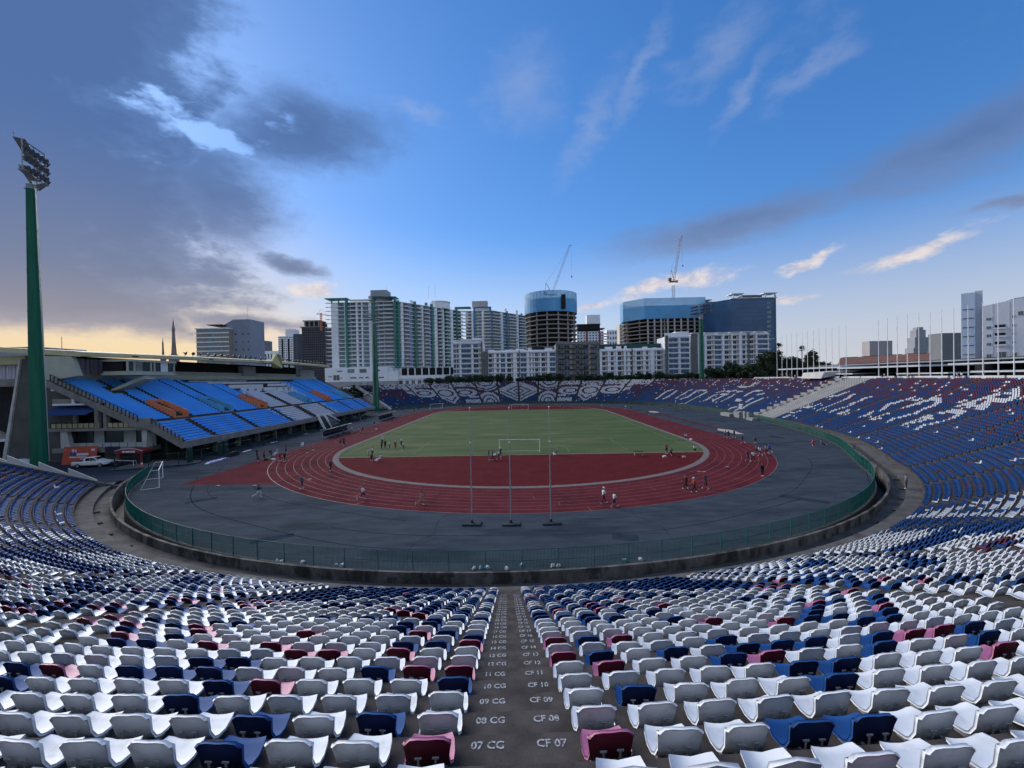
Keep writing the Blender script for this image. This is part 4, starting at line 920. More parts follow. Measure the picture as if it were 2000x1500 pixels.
# ------------------------------------------------------------------ buildings
BW = mat('white_apartment_render', (.80,.81,.83), .8, .04, .12, stain=((.70,.71,.73), .08, .5, .75, .5))
BTAN = mat('tan_balcony_wall', (.42,.33,.26), .85, .12, .3)
BGREY = mat('grey_cladding', (.13,.135,.14), .8, .12, .3)
BGRN = mat('green_fin_paint', (.045,.19,.155), .6, .12, .2)
BBLU = mat('blue_fin_paint', (.06,.17,.33), .6, .12, .2)
BRED = mat('red_fin_paint', (.33,.035,.04), .6, .12, .2)
BLAV = mat('lavender_paint', (.26,.26,.42), .7, .1, .2)
BDRK = mat('near_black_concrete', (.022,.021,.021), .92, .2, .3)
BRAW = mat('raw_slab_concrete', (.28,.265,.25), .9, .15, .3)
BGLS = mat('greenish_glass', (.15,.23,.235), .3, .35, .25, spec=.35)
def part_box(mb_args, name, m, t): return MB().box(*mb_args).build(name, m, t)
_box_cache = {}
def cached_box(name, size, m):
    """unit pieces shared between alike parts: origin at the lower left front corner"""
    key = (name, tuple(round(s, 2) for s in size), m.name)
    if key not in _box_cache:
        me = MB().box(0, 0, 0, *size).mesh(name, m); _box_cache[key] = me
    return _box_cache[key]
def piece(name, x, y, z, size, m, t): return obj(name, cached_box(name, size, m), t, (x, y, z))
def window_me(w, h, glass, frame):
    key = ('win', round(w, 1), round(h, 1), glass.name, frame.name)
    if key not in _box_cache:
        mb = MB(); mb.box(0, .06, 0, w, .12, h, 0)
        for a in ((0,0,0,w,.1,.08), (0,0,h-.08,w,.1,h), (0,0,.08,.07,.1,h-.08), (w-.07,0,.08,w,.1,h-.08), (w/2-.03,0,.08,w/2+.03,.1,h-.08)): mb.box(*a, 1)
        _box_cache[key] = mb.mesh('window', [glass, frame])
    return _box_cache[key]
def bframe(P0, P1): return (P0[0], P0[1], -2.2), atan2(P1[1]-P0[1], P1[0]-P0[0]), sqrt((P1[0]-P0[0])**2+(P1[1]-P0[1])**2)

WGB = mat('blue_tinted_window', (.055,.105,.18), .35, .35, .25, spec=.3); WGD = mat('dark_room_window', (.022,.026,.032), .4, .4, .25, spec=.2)
def apartment_row(name, label, P0, P1, nf, fh, bays, z_first, depth=16, slab_out=.95, roof=1.2, fins=(), wall=BW, slab=BW, group=None):
    """a street front of loggias: body, one slab per storey, piers, and every window a part"""
    loc, rz, W = bframe(P0, P1); t = thing(name, label, 'building', loc, rz, group); G0 = z_first+2.2
    top = G0+nf*fh
    part_box((0, 0, 0, W, depth, top+.3), 'body', wall, t)
    for f in range(nf+1):
        z = G0+f*fh
        part_box((-.1, -slab_out, z-.18, W+.1, .05, z+.42 if f < nf else z+.5), 'balcony_slab', slab, t)
    n = sum(b[0] for b in bays); u = W/n; x = 0
    for wd, typ in bays:
        w = wd*u
        if typ == 'p': part_box((x+.05, -slab_out*.85, G0, x+w-.05, .02, top), 'pier', wall, t)
        elif typ == 'g': part_box((x+.05, -slab_out*1.05, G0-6, x+w-.05, .02, top+1.2), 'grey_stair_strip', BGREY, t)
        else:
            for f in range(nf):
                z = G0+f*fh+.05
                gl = WGB if (typ == 'b' or rng.random() < .35) else WGD
                ww = w*(.62 if typ == 'w' else (.86 if typ == 'b' else .45)); xx = x+(w-ww)*(.15 if typ == 'w' else .5)
                obj('window', window_me(ww, fh-.75, gl, BW), t, (xx, -.14, z+.1))
                if typ == 'w': piece('wall_return', x+w*.74, -.10, z, (w*.24, .1, fh-.3), BTAN, t)
        x += w
    part_box((.3, .4, top+.3, W-.3, .8, top+.3+roof), 'roof_parapet', wall, t)
    for xf in fins: part_box((xf*W-.35, -slab_out*1.1, 0, xf*W+.35, .03, top+roof), 'party_wall', mat('brown_party_wall', (.20,.17,.155), .85, .1, .2), t)
    return t, W, top
def roof_bits(t, W, top, seed, n=5, m=BW):
    r = random.Random(seed)
    for i in range(n):
        x = W*(.05+.9*(i+r.random()*.6)/n); w = r.uniform(2, 6); part_box((x, 3, top, x+w, 8, top+r.uniform(1.5, 3.6)), 'roof_room', m, t)

Q = lambda x, Y: (CAM.x+(x-1014.6)/FPX*Y*1.0, Y)      # a point at depth Y seen at column x of the horizon
YR = 286
t, W, top = apartment_row('apartment_block', 'tall white apartment block nearest the green condominium', Q(886,YR), Q(944,YR), 10, 3.45, [(3,'p'),(1,'b'),(1,'w'),(.35,'p'),(3.6,'b'),(.35,'p'),(2.6,'w'),(.5,'g')][1:], 4.5, roof=2.0)
part_box((2, -.5, top+1.8, W-1, 6, top+2.2), 'roof_canopy', BW, t); part_box((W-7, 1, top, W-1, 6, top+3.6), 'roof_room', BW, t)
t, W, top = apartment_row('apartment_block', 'long white apartment block left of the grey building', Q(944.6,YR), Q(1086,YR), 8, 3.45, [(1.2,'g'),(1.3,'w'),(.3,'p'),(1.2,'d'),(1.2,'b'),(.3,'p'),(1.5,'w'),(.6,'p'),(1.0,'d'),(1.6,'b'),(.4,'p'),(.7,'d'),(.7,'d'),(1.2,'w'),(.3,'p'),(1.4,'w'),(.5,'p'),(1.5,'b')], 4.5, fins=(.50,))
roof_bits(t, W, top, 3, 7)
mb = MB(); mb.cyl((W-16,5,top+.5), (W-8,5,top+.5), 4.2, 4.2, 14); mb.build('black_vault', BLACKM, t)
t, W, top = apartment_row('grey_apartment_block', 'grey block with planted balconies between white blocks', Q(1086.8,YR-1), Q(1170,YR-1), 9, 3.6, [(1.6,'d'),(.25,'p'),(2.0,'w'),(.3,'p'),(1.9,'d'),(.25,'p'),(2.0,'w'),(.3,'p'),(1.5,'d')], 4.5, slab_out=.9, wall=mat('grey_green_render', (.17,.175,.17), .85, .12, .2), slab=mat('grey_slab', (.22,.225,.22), .85, .1, .3))
for f in range(9):
    for k in range(4): part_box((1.5+k*W/4.1, -1.25, 6.7+f*3.6+.3, 1.5+k*W/4.1+W*.16, -.95, 6.7+f*3.6+.95), 'planter', BLACKM, t)
t, W, top = apartment_row('apartment_block', 'white apartment block right of the grey building', Q(1171,YR), Q(1297,YR), 8, 3.40, [(.5,'p'),(1.2,'w'),(.3,'p'),(1.4,'d'),(.4,'p'),(1.3,'w'),(.4,'p'),(.6,'d'),(1.4,'d'),(.3,'p'),(1.4,'w'),(.3,'p'),(1.2,'d'),(.8,'p'),(.6,'d'),(1.3,'w'),(.4,'p')], 4.5, fins=(.5,))
roof_bits(t, W, top, 5, 6)
part_box((0, 6, top+.5, W, 14, top+5.0), 'green_netting', mat('dark_green_net', (.02,.075,.065), .9, .2, .2), t)
t, W, top = apartment_row('apartment_block', 'white apartment tower with blue glass balconies beside the mast', Q(1297.6,YR-2), Q(1346,YR-2), 10, 3.55, [(.9,'g'),(3.2,'b'),(.3,'p'),(3.0,'b')], 4.5, roof=2.6)
part_box((W*.45, 1, top, W-.5, 8, top+3.8), 'roof_room', BW, t)
t, W, top = apartment_row('apartment_block', 'white apartment block with stacked terraces behind the right mast', Q(1346.6,YR+6), Q(1497,YR+6), 11, 3.42, [(1.4,'g'),(1.4,'d'),(.4,'p'),(1.5,'w'),(1.6,'b'),(.4,'p'),(1.4,'w'),(.3,'p'),(1.2,'w'),(.4,'p'),(1.3,'d'),(.4,'g'),(1.2,'w'),(.3,'p'),(2.4,'b')], 4.0, roof=1.2)
for k in range(6): part_box((W*(.02+k*.16), -1.0, top+1.5, W*(.02+k*.16)+W*.14, 5, top+1.8), 'roof_canopy', BW, t); part_box((W*(.05+k*.16), .5, top, W*(.05+k*.16)+.4, 1.0, top+1.5), 'canopy_post', BW, t)

def condo(name, label, legs, nf, fh, z0, finm, depth=16, podium=True):
    """a high slab block: per leg a body, projecting slabs, coloured fins, and one joined window part per storey"""
    P0 = legs[0][0]; t = thing(name, label, 'condominium', (P0[0], P0[1], -2.2)); ref = None
    for li, (A, B, bays, fins) in enumerate(legs):
        _, rz, W = bframe(A, B); off = (A[0]-P0[0], A[1]-P0[1], 0)
        leg = obj('wing', None, t, off, rz)
        B0 = MB().box(0, 0, 0, W, depth, z0+nf*fh+2.2).build('body', BW, leg)
        G0 = z0+2.2
        n = sum(b[0] for b in bays); u = W/n
        for f in range(nf+1):
            z = G0+f*fh; MB().box(-.3, -1.5, z-.18, W+.2, .03, z+.22).build('floor_slab', BW, leg)
        for f in range(nf):
            z = G0+f*fh; x = 0; g = MB()
            for wd, typ in bays:
                w = wd*u
                if typ == 'w': g.box(x+.15, -.1, z+.45, x+w-.15, -.02, z+fh-.3, 0)
                elif typ == 'd': g.box(x+.15, -.08, z+.25, x+w-.15, -.01, z+fh-.25, 1); g.box(x+.1, -1.48, z+.22, x+w-.1, -1.42, z+1.05, 2)
                elif typ == 'k': g.box(x+.1, -2.6, z-.15, x+w-.1, -1.45, z+.2, 3); g.box(x+.1, -2.6, z+.2, x+w-.1, -2.5, z+1.0, 2); g.box(x+.3, -.1, z+.25, x+w-.3, -.02, z+fh-.3, 1)
                x += w
            wo = g.build('storey_windows', [BGLS, GLASS, mat('balcony_glass', (.34,.42,.42), .2, .15, .2), BW], leg); tag(wo, kind='stuff')
        x = 0
        for wd, typ in bays:
            w = wd*u
            if typ == 's': MB().box(x+.1, -1.0, G0, x+w-.1, .02, G0+nf*fh).build('wall_strip', BW, leg)
            if typ == 'l': MB().box(x+.1, -1.1, G0, x+w-.1, .02, G0+nf*fh).build('wall_strip', BLAV, leg)
            x += w
        for fx, ex in fins: MB().box(fx*W-.8, -2.0, G0-1, fx*W+.8, .04, G0+nf*fh+ex).build('coloured_fin', finm, leg)
        ref = leg
    return t
cA, cB, cC = Q(648,330), Q(775,330), (CAM.x-52.5, 384)
t = condo('green_condominium', 'huge pale condominium with vertical green fins and stacked balconies',
  [(cA, cB, [(2.2,'s'),(2.0,'w'),(.7,'s'),(1.3,'w'),(1.6,'d'),(.7,'s'),(1.0,'d'),(.5,'s'),(1.9,'w'),(.9,'s'),(2.2,'w'),(1.6,'d'),(3.2,'k'),(.6,'w')], [(.245,3.6),(.665,3.8),(.995,3.6)]),
   (cB, cC, [(1,'w'),(.6,'s'),(1.2,'k'),(.8,'l'),(1.1,'w'),(1.3,'k'),(.5,'s'),(1.3,'k'),(.5,'l'),(1.1,'w'),(.8,'s'),(1.3,'k'),(.6,'s'),(1.2,'k'),(.6,'w'),(.8,'s'),(1.0,'d'),(1.6,'k')], [(.02,1),(.25,2.2),(.50,2.4),(.74,2.0),(.90,2.6)])], 16, 3.22, 25.5, BGRN)
for z in range(17): MB().box(-4.6, -1.3, 27.6+z*3.22, .2, 3, 27.85+z*3.22).build('corner_balcony', BW, t)
W1 = cB[0]-cA[0]; HT = 25.5+2.2+16*3.22
MB().box(-4.5, -2.0, HT+3.0, W1*.26, 8, HT+3.6).build('roof_frame', BGRN, t)
for x in (.5, 6, W1*.25): MB().box(x, -1.6, HT, x+.9, -.6, HT+3.0).build('roof_post', BGRN, t)
MB().box(W1*.26, 0, HT+2.0, W1*.62, 7, HT+2.5).build('roof_frame', BW, t)
MB().box(W1*.66, -2.0, HT+3.2, W1*1.01, 8, HT+3.9).build('roof_frame', BGRN, t)
mb = MB(); mb.cyl((W1*.72,9,HT), (W1*.72,9,HT+6.0), 9, 9, 18); mb.cyl((W1*.72,9,HT+4.6), (W1*.72,9,HT+5.6), 10.2, 10.2, 18); mb.box(W1*.72-6.5, 3, HT+6, W1*.72+6.5, 14, HT+10.2); mb.build('rooftop_drum', mat('grey_drum_render', (.33,.33,.36), .85, .08, .2), t)
mb = MB(); dx, dy = cC[0]-cA[0], cC[1]-cA[1]; mb.cyl((W1+(dx-W1)*.62, dy*.62+8, HT), (W1+(dx-W1)*.62, dy*.62+8, HT+5.6), 8.5, 8.5, 18); mb.cyl((W1+(dx-W1)*.62, dy*.62+8, HT+5.6), (W1+(dx-W1)*.62, dy*.62+8, HT+6.4), 9.2, 9.2, 18); mb.build('rooftop_drum', BW, t)
for k in (.2, .42, .55, .78):
    MB().box(W1+(dx-W1)*k-1, dy*k+2, HT, W1+(dx-W1)*k+1, dy*k+4, HT+3.4).build('roof_stack', BGRN if k in (.42, .78) else BW, t)
MB().box(dx-5, dy-4, HT+3.0, dx+9, dy+6, HT+3.6).build('roof_frame', BGRN, t)
MB().box(dx-4, dy-2, HT, dx-3, dy-1, HT+3.0).build('roof_post', BGRN, t)
for k in range(17): MB().box(dx, dy-2, 27.6+k*3.22, dx+6.0, dy+6, 27.9+k*3.22).build('corner_balcony', BW, t)
for ax_ in (W1+(dx-W1)*.5, W1+(dx-W1)*.62, W1*.74): MB().cyl((ax_, 20, HT+6), (ax_, 20, HT+17), .12, .06, 5).build('aerial', STEEL, t)
# podium of the green condominium
pA, pB = Q(634,312), Q(775,312)
t = thing('podium_block', 'white podium building below the green condominium', 'building', (pA[0], pA[1], -2.2)); W = pB[0]-pA[0]
MB().box(0, 0, 0, W, 14, 16.5).build('lower_body', mat('beige_grey_render', (.33,.33,.335), .85, .08, .2), t); MB().box(-1, .5, 16.5, W*.86, 16, 27).build('upper_body', BW, t)
MB().box(W*.86, 2, 16.5, W, 16, 24).build('upper_body', BW, t)
for i, (x, z, w, h) in enumerate(((.03,20,.04,1),(.06,20,.02,1),(.10,17.6,.09,4.2),(.20,18.8,.03,1),(.15,24,.05,1),(.19,24,.04,1),(.30,23,.10,3),(.34,18.8,.09,1.2),(.47,23,.10,3),(.46,18.8,.06,1.2),(.55,18.8,.05,1.2),(.66,24,.1,1.2),(.70,18.6,.03,1),(.74,18.6,.07,1.2),(.02,10,.05,3),(.12,11,.05,2),(.20,11,.05,2),(.34,11,.03,2),(.47,11.5,.03,1.5),(.02,5,.05,2.5),(.12,5,.05,2.5),(.78,11,.03,2),(.88,11,.06,2.4),(.96,11,.03,2.4),(.77,6,.05,2.6),(.88,6.5,.04,1.6),(.955,6,.03,2.4))):
    obj('window', window_me(w*W, h, GLASS if i % 3 else BGLS, BW), t, (x*W, .38 if z > 16.5 else -.12, z))
MB().box(.24*W, -.2, 7.5, .38*W, -.02, 12.5).build('white_screen', WHITE, t); MB().box(.235*W, -.15, 7.2, .385*W, -.01, 12.8).build('screen_frame', BLACKM, t)
for k in range(2): MB().cyl((W*(.535+.03*k),-.8,0), (W*(.535+.03*k),-.8,16.3), 1.0, 1.0, 10).build('duct', STEEL, t)
pA, pB = Q(776,318), Q(900,318)
t = thing('podium_block', 'white arcaded podium with deep openings under the condominium wing', 'building', (pA[0], pA[1], -2.2)); W = pB[0]-pA[0]
MB().box(0, 0, 0, W, 14, 20.5).build('body', BW, t)
MB().box(-.5, -.8, 17.6, W+.5, .02, 18.8).build('cornice', BW, t); MB().box(2, 1.5, 20.5, W, 12, 26).build('upper_terrace', BLACKM, t)
for k in range(9):
    MB().box(2+k*W/9, .4, 20.5, 2.8+k*W/9, 1.45, 26).build('terrace_post', BW, t)
for k in range(10):
    for z in (5.5, 12.5): obj('window', window_me(W*.055, 4.2, GLASS, BW), t, (1.2+k*W/10.2, -.14, z))
    MB().box(.2+k*W/10.2, -.7, 4, .9+k*W/10.2, .02, 17.5).build('pilaster', BW, t)

bA, bB, bC = Q(912,440), Q(962,440), (CAM.x+22, 500)
t = condo('blue_condominium', 'pale high-rise condominium with blue fins behind the green one',
  [(bA, bB, [(1.6,'k'),(.6,'s'),(1.2,'w'),(1.0,'d'),(.6,'s'),(2.0,'k')], [(.34,3),(.98,3)]),
   (bB, bC, [(2,'k'),(.6,'s'),(1.4,'w'),(2,'k'),(.6,'s'),(2,'k'),(1,'w'),(.5,'s'),(1.8,'k')], [(.30,2),(.62,2),(.95,2)])], 24, 3.35, 6, BBLU)
HB = 6+2.2+24*3.35; wB = bB[0]-bA[0]
MB().box(wB*.3, 2, HB, wB*.98, 12, HB+4).build('roof_room', BW, t); MB().box(wB*.25, 3, HB+4, wB*.85, 12, HB+11).build('roof_drum', mat('pinkish_render', (.42,.38,.37), .85, .06, .2), t)
MB().box(wB*.34, -1, HB+3.4, wB*1.0, 2, HB+4.2).build('roof_frame', BBLU, t)
mb = MB(); mb.cyl((wB+45,45,HB), (wB+45,45,HB+6.5), 9, 9, 18); mb.cyl((wB+45,45,HB+6.5),(wB+45,45,HB+7.2),9.8,9.8,18); mb.build('rooftop_drum', BW, t)
for x, y in ((wB+14, 14), (wB+26, 26), (wB+62, 55)): MB().box(x, y, HB, x+2, y+2, HB+4).build('roof_stack', BW, t)

# round tower under construction
def frame_tower(name, label, outline, z0, nslab, fh, ncol, glass_h, glass_m, c, cols_in=.92, rim_posts=True):
    t = thing(name, label, 'tower', (c[0], c[1], -2.2)); z = z0+2.2
    n = len(outline)
    core = [(x*.80, y*.80) for x, y in outline]; MB().prism(core, 0, z+nslab*fh).build('dark_core', BDRK, t)  # core coloured near black to paint shade into the open floors
    for k in range(nslab+1):
        MB().prism([(x*1.01, y*1.01) for x, y in outline], z+k*fh-.55, z+k*fh+.15).build('floor_slab', BRAW, t)
    for k in range(ncol):
        i = k*n/ncol; a = outline[int(i) % n]; b = outline[(int(i)+1) % n]; f = i-int(i); x, y = (a[0]+(b[0]-a[0])*f)*cols_in, (a[1]+(b[1]-a[1])*f)*cols_in
        if y > min(o[1] for o in outline)*-.35: continue
        MB().box(x-.6, y-.6, z, x+.6, y+.6, z+nslab*fh).build('column', BRAW if ncol < 30 else CONC_LT, t)
    top = z+nslab*fh; R = [(x*1.03, y*1.03) for x, y in outline]
    for i in range(n):                                                    # hung safety screens, one per side
        a, b = R[i], R[(i+1) % n]
        for zl, zh, gm, nm in ((top-.8, top+glass_h*.62, glass_m, 'safety_screen'), (top+glass_h*.62, top+glass_h, SCREEN2, 'thin_screen')):
            MB().add([(a[0],a[1],zl),(b[0],b[1],zl),(b[0],b[1],zh),(a[0],a[1],zh),(a[0]*.985,a[1]*.985,zl),(b[0]*.985,b[1]*.985,zl),(b[0]*.985,b[1]*.985,zh),(a[0]*.985,a[1]*.985,zh)],
                 [(0,1,2,3),(7,6,5,4),(3,2,6,7),(1,0,4,5)]).build(nm, gm, t)
        MB().cyl((a[0]*.97,a[1]*.97,top), (a[0]*.97,a[1]*.97,top+glass_h), .25, .25, 5).build('screen_post', STEEL, t)
    MB().prism([(x*.97, y*.97) for x, y in outline], top+glass_h*.50, top+glass_h*.53).build('top_deck', BRAW, t)
    return t, top
SCREEN = mat('blue_safety_mesh', (.10,.33,.58), .6, .10, .08, alpha=.94); SCREEN2 = mat('thin_blue_mesh', (.20,.45,.66), .6, .10, .08, alpha=.55)
YT = 385; c = Q(1078, YT); R0 = 50/FPX*YT*.985
ol = [(R0*cos(a), R0*sin(a)) for a in np.linspace(0, 2*pi, 40, endpoint=False)]
t, top = frame_tower('round_tower', 'round concrete tower under construction with blue screen crown', ol, 18, 14, 3.92, 14, 17.2, SCREEN, c, .94)
MB().box(R0*.33, -R0*1.06, top+1, R0*.48, -R0*.93, top+13).build('hoist_opening', BLACKM, t)
YO = 405; xa, xb = Q(1227,YO)[0], Q(1376,YO)[0]; c = ((xa+xb)/2, YO+22); hw = (xb-xa)/2
ol = [(-hw*.97,-4), (-hw*.55,-22), (hw*.98,-22), (hw*.98,20), (-hw*.55,24), (-hw*.97,8)]
t, top = frame_tower('octagonal_tower', 'wide concrete tower under construction with blue screen crown and crane', ol, 18, 14, 3.72, 9, 19.0, SCREEN, c, .93)
for k in range(9):
    for f in range(2, 14): piece('column_face', -hw*.5+k*hw*1.45/8.4, -22.0, 20.35+f*3.72, (1.5, .5, 3.0), CONC_LT, t)

# blue glass tower
YG = 372; gA, gB = Q(1428,YG), Q(1511,YG)
t = thing('glass_tower', 'dark blue glass office tower with open roof frames', 'tower', (gA[0], gA[1], -2.2)); W = gB[0]-gA[0]; H = 86
BG = mat('deep_blue_curtain_wall', (.035,.095,.200), .25, .25, .05, spec=.4)
MB().add([(0,0,0),(W,0,0),(W,26,0),(-16,22,0),(0,0,H-3),(W,0,H-3),(W,26,H-3),(-16,22,H-3)], [(0,1,5,4),(1,2,6,5),(2,3,7,6),(3,0,4,7),(4,5,6,7)]).build('glass_body', BG, t)
for k in range(22): MB().box(-.05, -.08, 4+k*3.7, W+.05, -.01, 4.12+k*3.7).build('transom', mat('dark_mullion', (.02,.03,.05), .5, .2, .5), t)
MB().box(-.1, -.25, 47, W+.1, -.02, 47.5).build('belt_course', STEEL, t)
for k in range(18): MB().box(W*.80, -.12, 8+k*4.1, W*.89, -.02, 10.2+k*4.1).build('light_panel', BGLS, t)
MB().box(W-.9, -.3, 0, W+.3, .5, H).build('corner_fin', mat('teal_fin', (.03,.16,.16), .5, .1, .3), t)
MB().box(-1, -1, H-3, W+1, 14, H-2.3).build('roof_rim', STEEL, t); MB().box(W*.28, 2, H-2.3, W*.72, 12, H+.4).build('plant_room', BGREY, t)
for a, b in ((-.02,.26), (.72,1.02)):
    MB().box(W*a, -1.5, H+1.0, W*b, 9, H+1.6).build('roof_frame', STEEL, t)
    for k in (a+.03, b-.05): MB().box(W*k, -1, H-2.3, W*k+.6, -.4, H+1.0).build('roof_post', STEEL, t)
gA, gB = Q(1370,YG+40), Q(1426,YG+40)
t = thing('glass_tower', 'narrower stepped glass tower behind the right floodlight', 'tower', (gA[0], gA[1], -2.2)); W = gB[0]-gA[0]
MB().box(0, 0, 0, W*.55, 20, 88).build('glass_body', BG, t); MB().box(W*.55, 4, 0, W, 20, 82).build('glass_body', mat('teal_curtain_wall', (.03,.08,.13), .1, .2, .05, spec=.9), t)
for k in range(3): MB().box(W*(.05+.3*k), -1, 89.5-k*2.2, W*(.05+.3*k)+W*.3, 10, 90.0-k*2.2).build('roof_frame', STEEL, t); MB().box(W*(.1+.3*k), 0, 82, W*(.1+.3*k)+.7, .7, 89.5-k*2.2).build('roof_post', STEEL, t)
for k in range(22): MB().box(0, -.1, 5+k*3.7, W*.55, -.01, 5.3+k*3.7).build('transom', STEEL, t)

def plain_tower(name, label, x0, x1, Y, ytop_z, wall, rows, cols, glass=GLASS, wfrac=(.55, .5), depth=20, cat='tower', roof=None):
    A, B = Q(x0, Y), Q(x1, Y); t = thing(name, label, cat, (A[0], A[1], -2.2)); W = B[0]-A[0]; H = ytop_z+2.2
    MB().box(0, 0, 0, W, depth, H).build('body', wall, t)
    fh = (H-8)/rows; cw = W/cols
    for r in range(rows):
        for c_ in range(cols):
            piece('window', c_*cw+cw*(1-wfrac[0])/2, -.12, 8+r*fh+fh*.2, (cw*wfrac[0], .13, fh*wfrac[1]), glass, t)
    return t, W, H
ztop = lambda y, Y, x: CAM.z+(741+(1000-x)*ROLL*1.0-y)*Y/FPX
t, W, H = plain_tower('red_trim_block', 'white high-rise with red fins between the construction towers', 1128, 1180, 540, ztop(648,540,1150), BW, 20, 9)
for k in (.34, .82): MB().box(W*k, -.8, 0, W*k+2.2, .02, H).build('red_fin', BRED, t)
MB().box(0, 0, H+3.4, W*1.05, 18, H+4.2).build('upper_slab', BDRK, t); MB().box(0, 0, H+9, W*.9, 18, H+9.8).build('upper_slab', BDRK, t); MB().box(2, 2, H, W*.88, 16, H+9).build('raw_core', BDRK, t); MB().box(W*.4, 4, H+9.8, W*.9, 14, H+22).build('plant_room', BW, t)
for k in range(20): MB().box(W, -1, 8+k*(H-8)/20, W*1.22, 10, 8.6+k*(H-8)/20).build('corner_balcony', BW, t)
t, W, H = plain_tower('small_white_block', 'small pale block low between the construction towers', 1186, 1206, 620, ztop(645,620,1195), BW, 10, 4)
t, W, H = plain_tower('beige_tower', 'slim beige tower just left of the wide construction tower', 1211, 1229, 640, ztop(634,640,1215), mat('beige_render', (.50,.45,.37), .85, .08, .2), 18, 3)
# left skyline
YL = 420; A, B = Q(397,YL), Q(478,YL)
t = thing('office_building', 'tan and grey office building with blank tower behind the grandstand roof', 'building', (A[0], A[1], -2.2)); W = B[0]-A[0]
TANG = mat('tan_office_wall', (.24,.22,.20), .8, .1, .2); GREYB = mat('blue_grey_render', (.20,.23,.29), .85, .08, .1)
H1 = ztop(640, YL, 420)+2.2
MB().box(-10, 0, 0, W*.56, 30, H1).build('front_body', TANG, t)
zt2 = ztop(621, YL, 460)+2.2
MB().add([(W*.28,6,0),(W,6,0),(W,30,0),(W*.28,30,0),(W*.30,6,H1+3),(W*.58,6,zt2),(W,6,zt2),(W,30,zt2),(W*.58,30,zt2),(W*.30,30,H1+3)], [(0,1,6,5,4),(1,2,7,6),(2,3,9,8,7),(3,0,4,9),(4,5,8,9),(5,6,7,8)]).build('blank_tower', GREYB, t)
for f in range(9):
    MB().box(-10.3, -.5, H1-5.2-f*4.6, W*.565, .03, H1-4.2-f*4.6).build('white_band', BW, t)
    piece('window_strip', 1, -.2, H1-4.0-f*4.6+.1, (W*.22, .22, 2.6), BGLS, t); piece('window_strip', W*.30, -.2, H1-4.0-f*4.6+.1, (W*.22, .22, 2.6), CURT, t)
    piece('sunset_window', -9.5, -.2, H1-4.0-f*4.6+.1, (9.5, .22, 2.6), TANG if f < 6 else mat('painted_sunset_glass', (.45,.30,.18), .1, .2, .1), t)  # lowest storeys: orange sunset reflection painted into the pane colour
MB().box(-11, -1, H1-.6, W*.57, 31, H1+.4).build('roof_slab', BW, t); MB().box(W*.05, -1.5, H1+3, W*.42, 20, H1+3.7).build('roof_canopy', BDRK, t)
for r in range(6):
    for k in (.62, .80, .93): piece('window', W*k, 5.85, zt2-16-r*8, (1.5, .2, 1.8), GLASS, t)
MB().cyl((W*.85,12,zt2), (W*.85,12,zt2+14), .15, .1, 5).build('aerial', STEEL, t)
t, W, H = plain_tower('gold_stripe_tower', 'grey tower with a tall yellow stripe and spire on the skyline', 489, 517, 820, ztop(665,820,500), mat('slate_tower', (.16,.175,.20), .8, .08, .05), 1, 1, GLASS, (.05,.05))
MB().box(W*.44, -.6, 0, W*.62, .02, H).build('yellow_stripe', mat('ochre_paint', (.42,.32,.08), .7, .1, .1), t); MB().cyl((W*.5,8,H),(W*.5,8,H+24),.9,.2,6).build('spire', mat('rust_spire', (.25,.12,.09), .7, .1, .3), t)
t, W, H = plain_tower('low_pale_block', 'low pale block right of the yellow striped tower', 512, 542, 700, ztop(685,700,525), BW, 4, 5)
t, W, H = plain_tower('white_tower', 'white residential tower with dark window columns left of the dark tower', 541, 572, 640, ztop(656,640,556), BW, 24, 9, GLASS, (.5,.5))
MB().box(W*.4, 3, H, W*.98, 18, H+11).build('roof_room', BW, t); MB().box(W, -1, 0, W*1.5, 20, H+3).build('dark_side', mat('slate_side', (.07,.08,.10), .85, .1, .1), t)
for r in range(24): piece('window', W*1.12, -1.12, 8+r*(H-8)/24, (3.5, .13, 1.6), BGREY, t)
for k in (.22, .62): MB().box(W*k, -.5, 0, W*k+2.4, .02, H-4).build('dark_strip', BLACKM, t)
t, W, H = plain_tower('dark_tower', 'dark unfinished tower with a small crane beside the condominium', 588, 634, 560, ztop(637,560,610), mat('dark_tower_concrete', (.075,.075,.085), .9, .15, .1), 26, 12, BLACKM, (.5,.5))
MB().box(W*.12, 2, H, W*.85, 18, H+7).build('roof_core', BDRK, t); MB().box(W*.05, 0, H+7, W*.8, 18, H+8.5).build('roof_slab', BRAW, t); MB().box(-2, -1, H-1, W*.98, 18, H).build('roof_slab', BRAW, t)
for k in range(4): MB().box(W*(.1+.2*k), 1, H+1, W*(.1+.2*k)+1.5, 2, H+7).build('roof_post', BRAW, t)
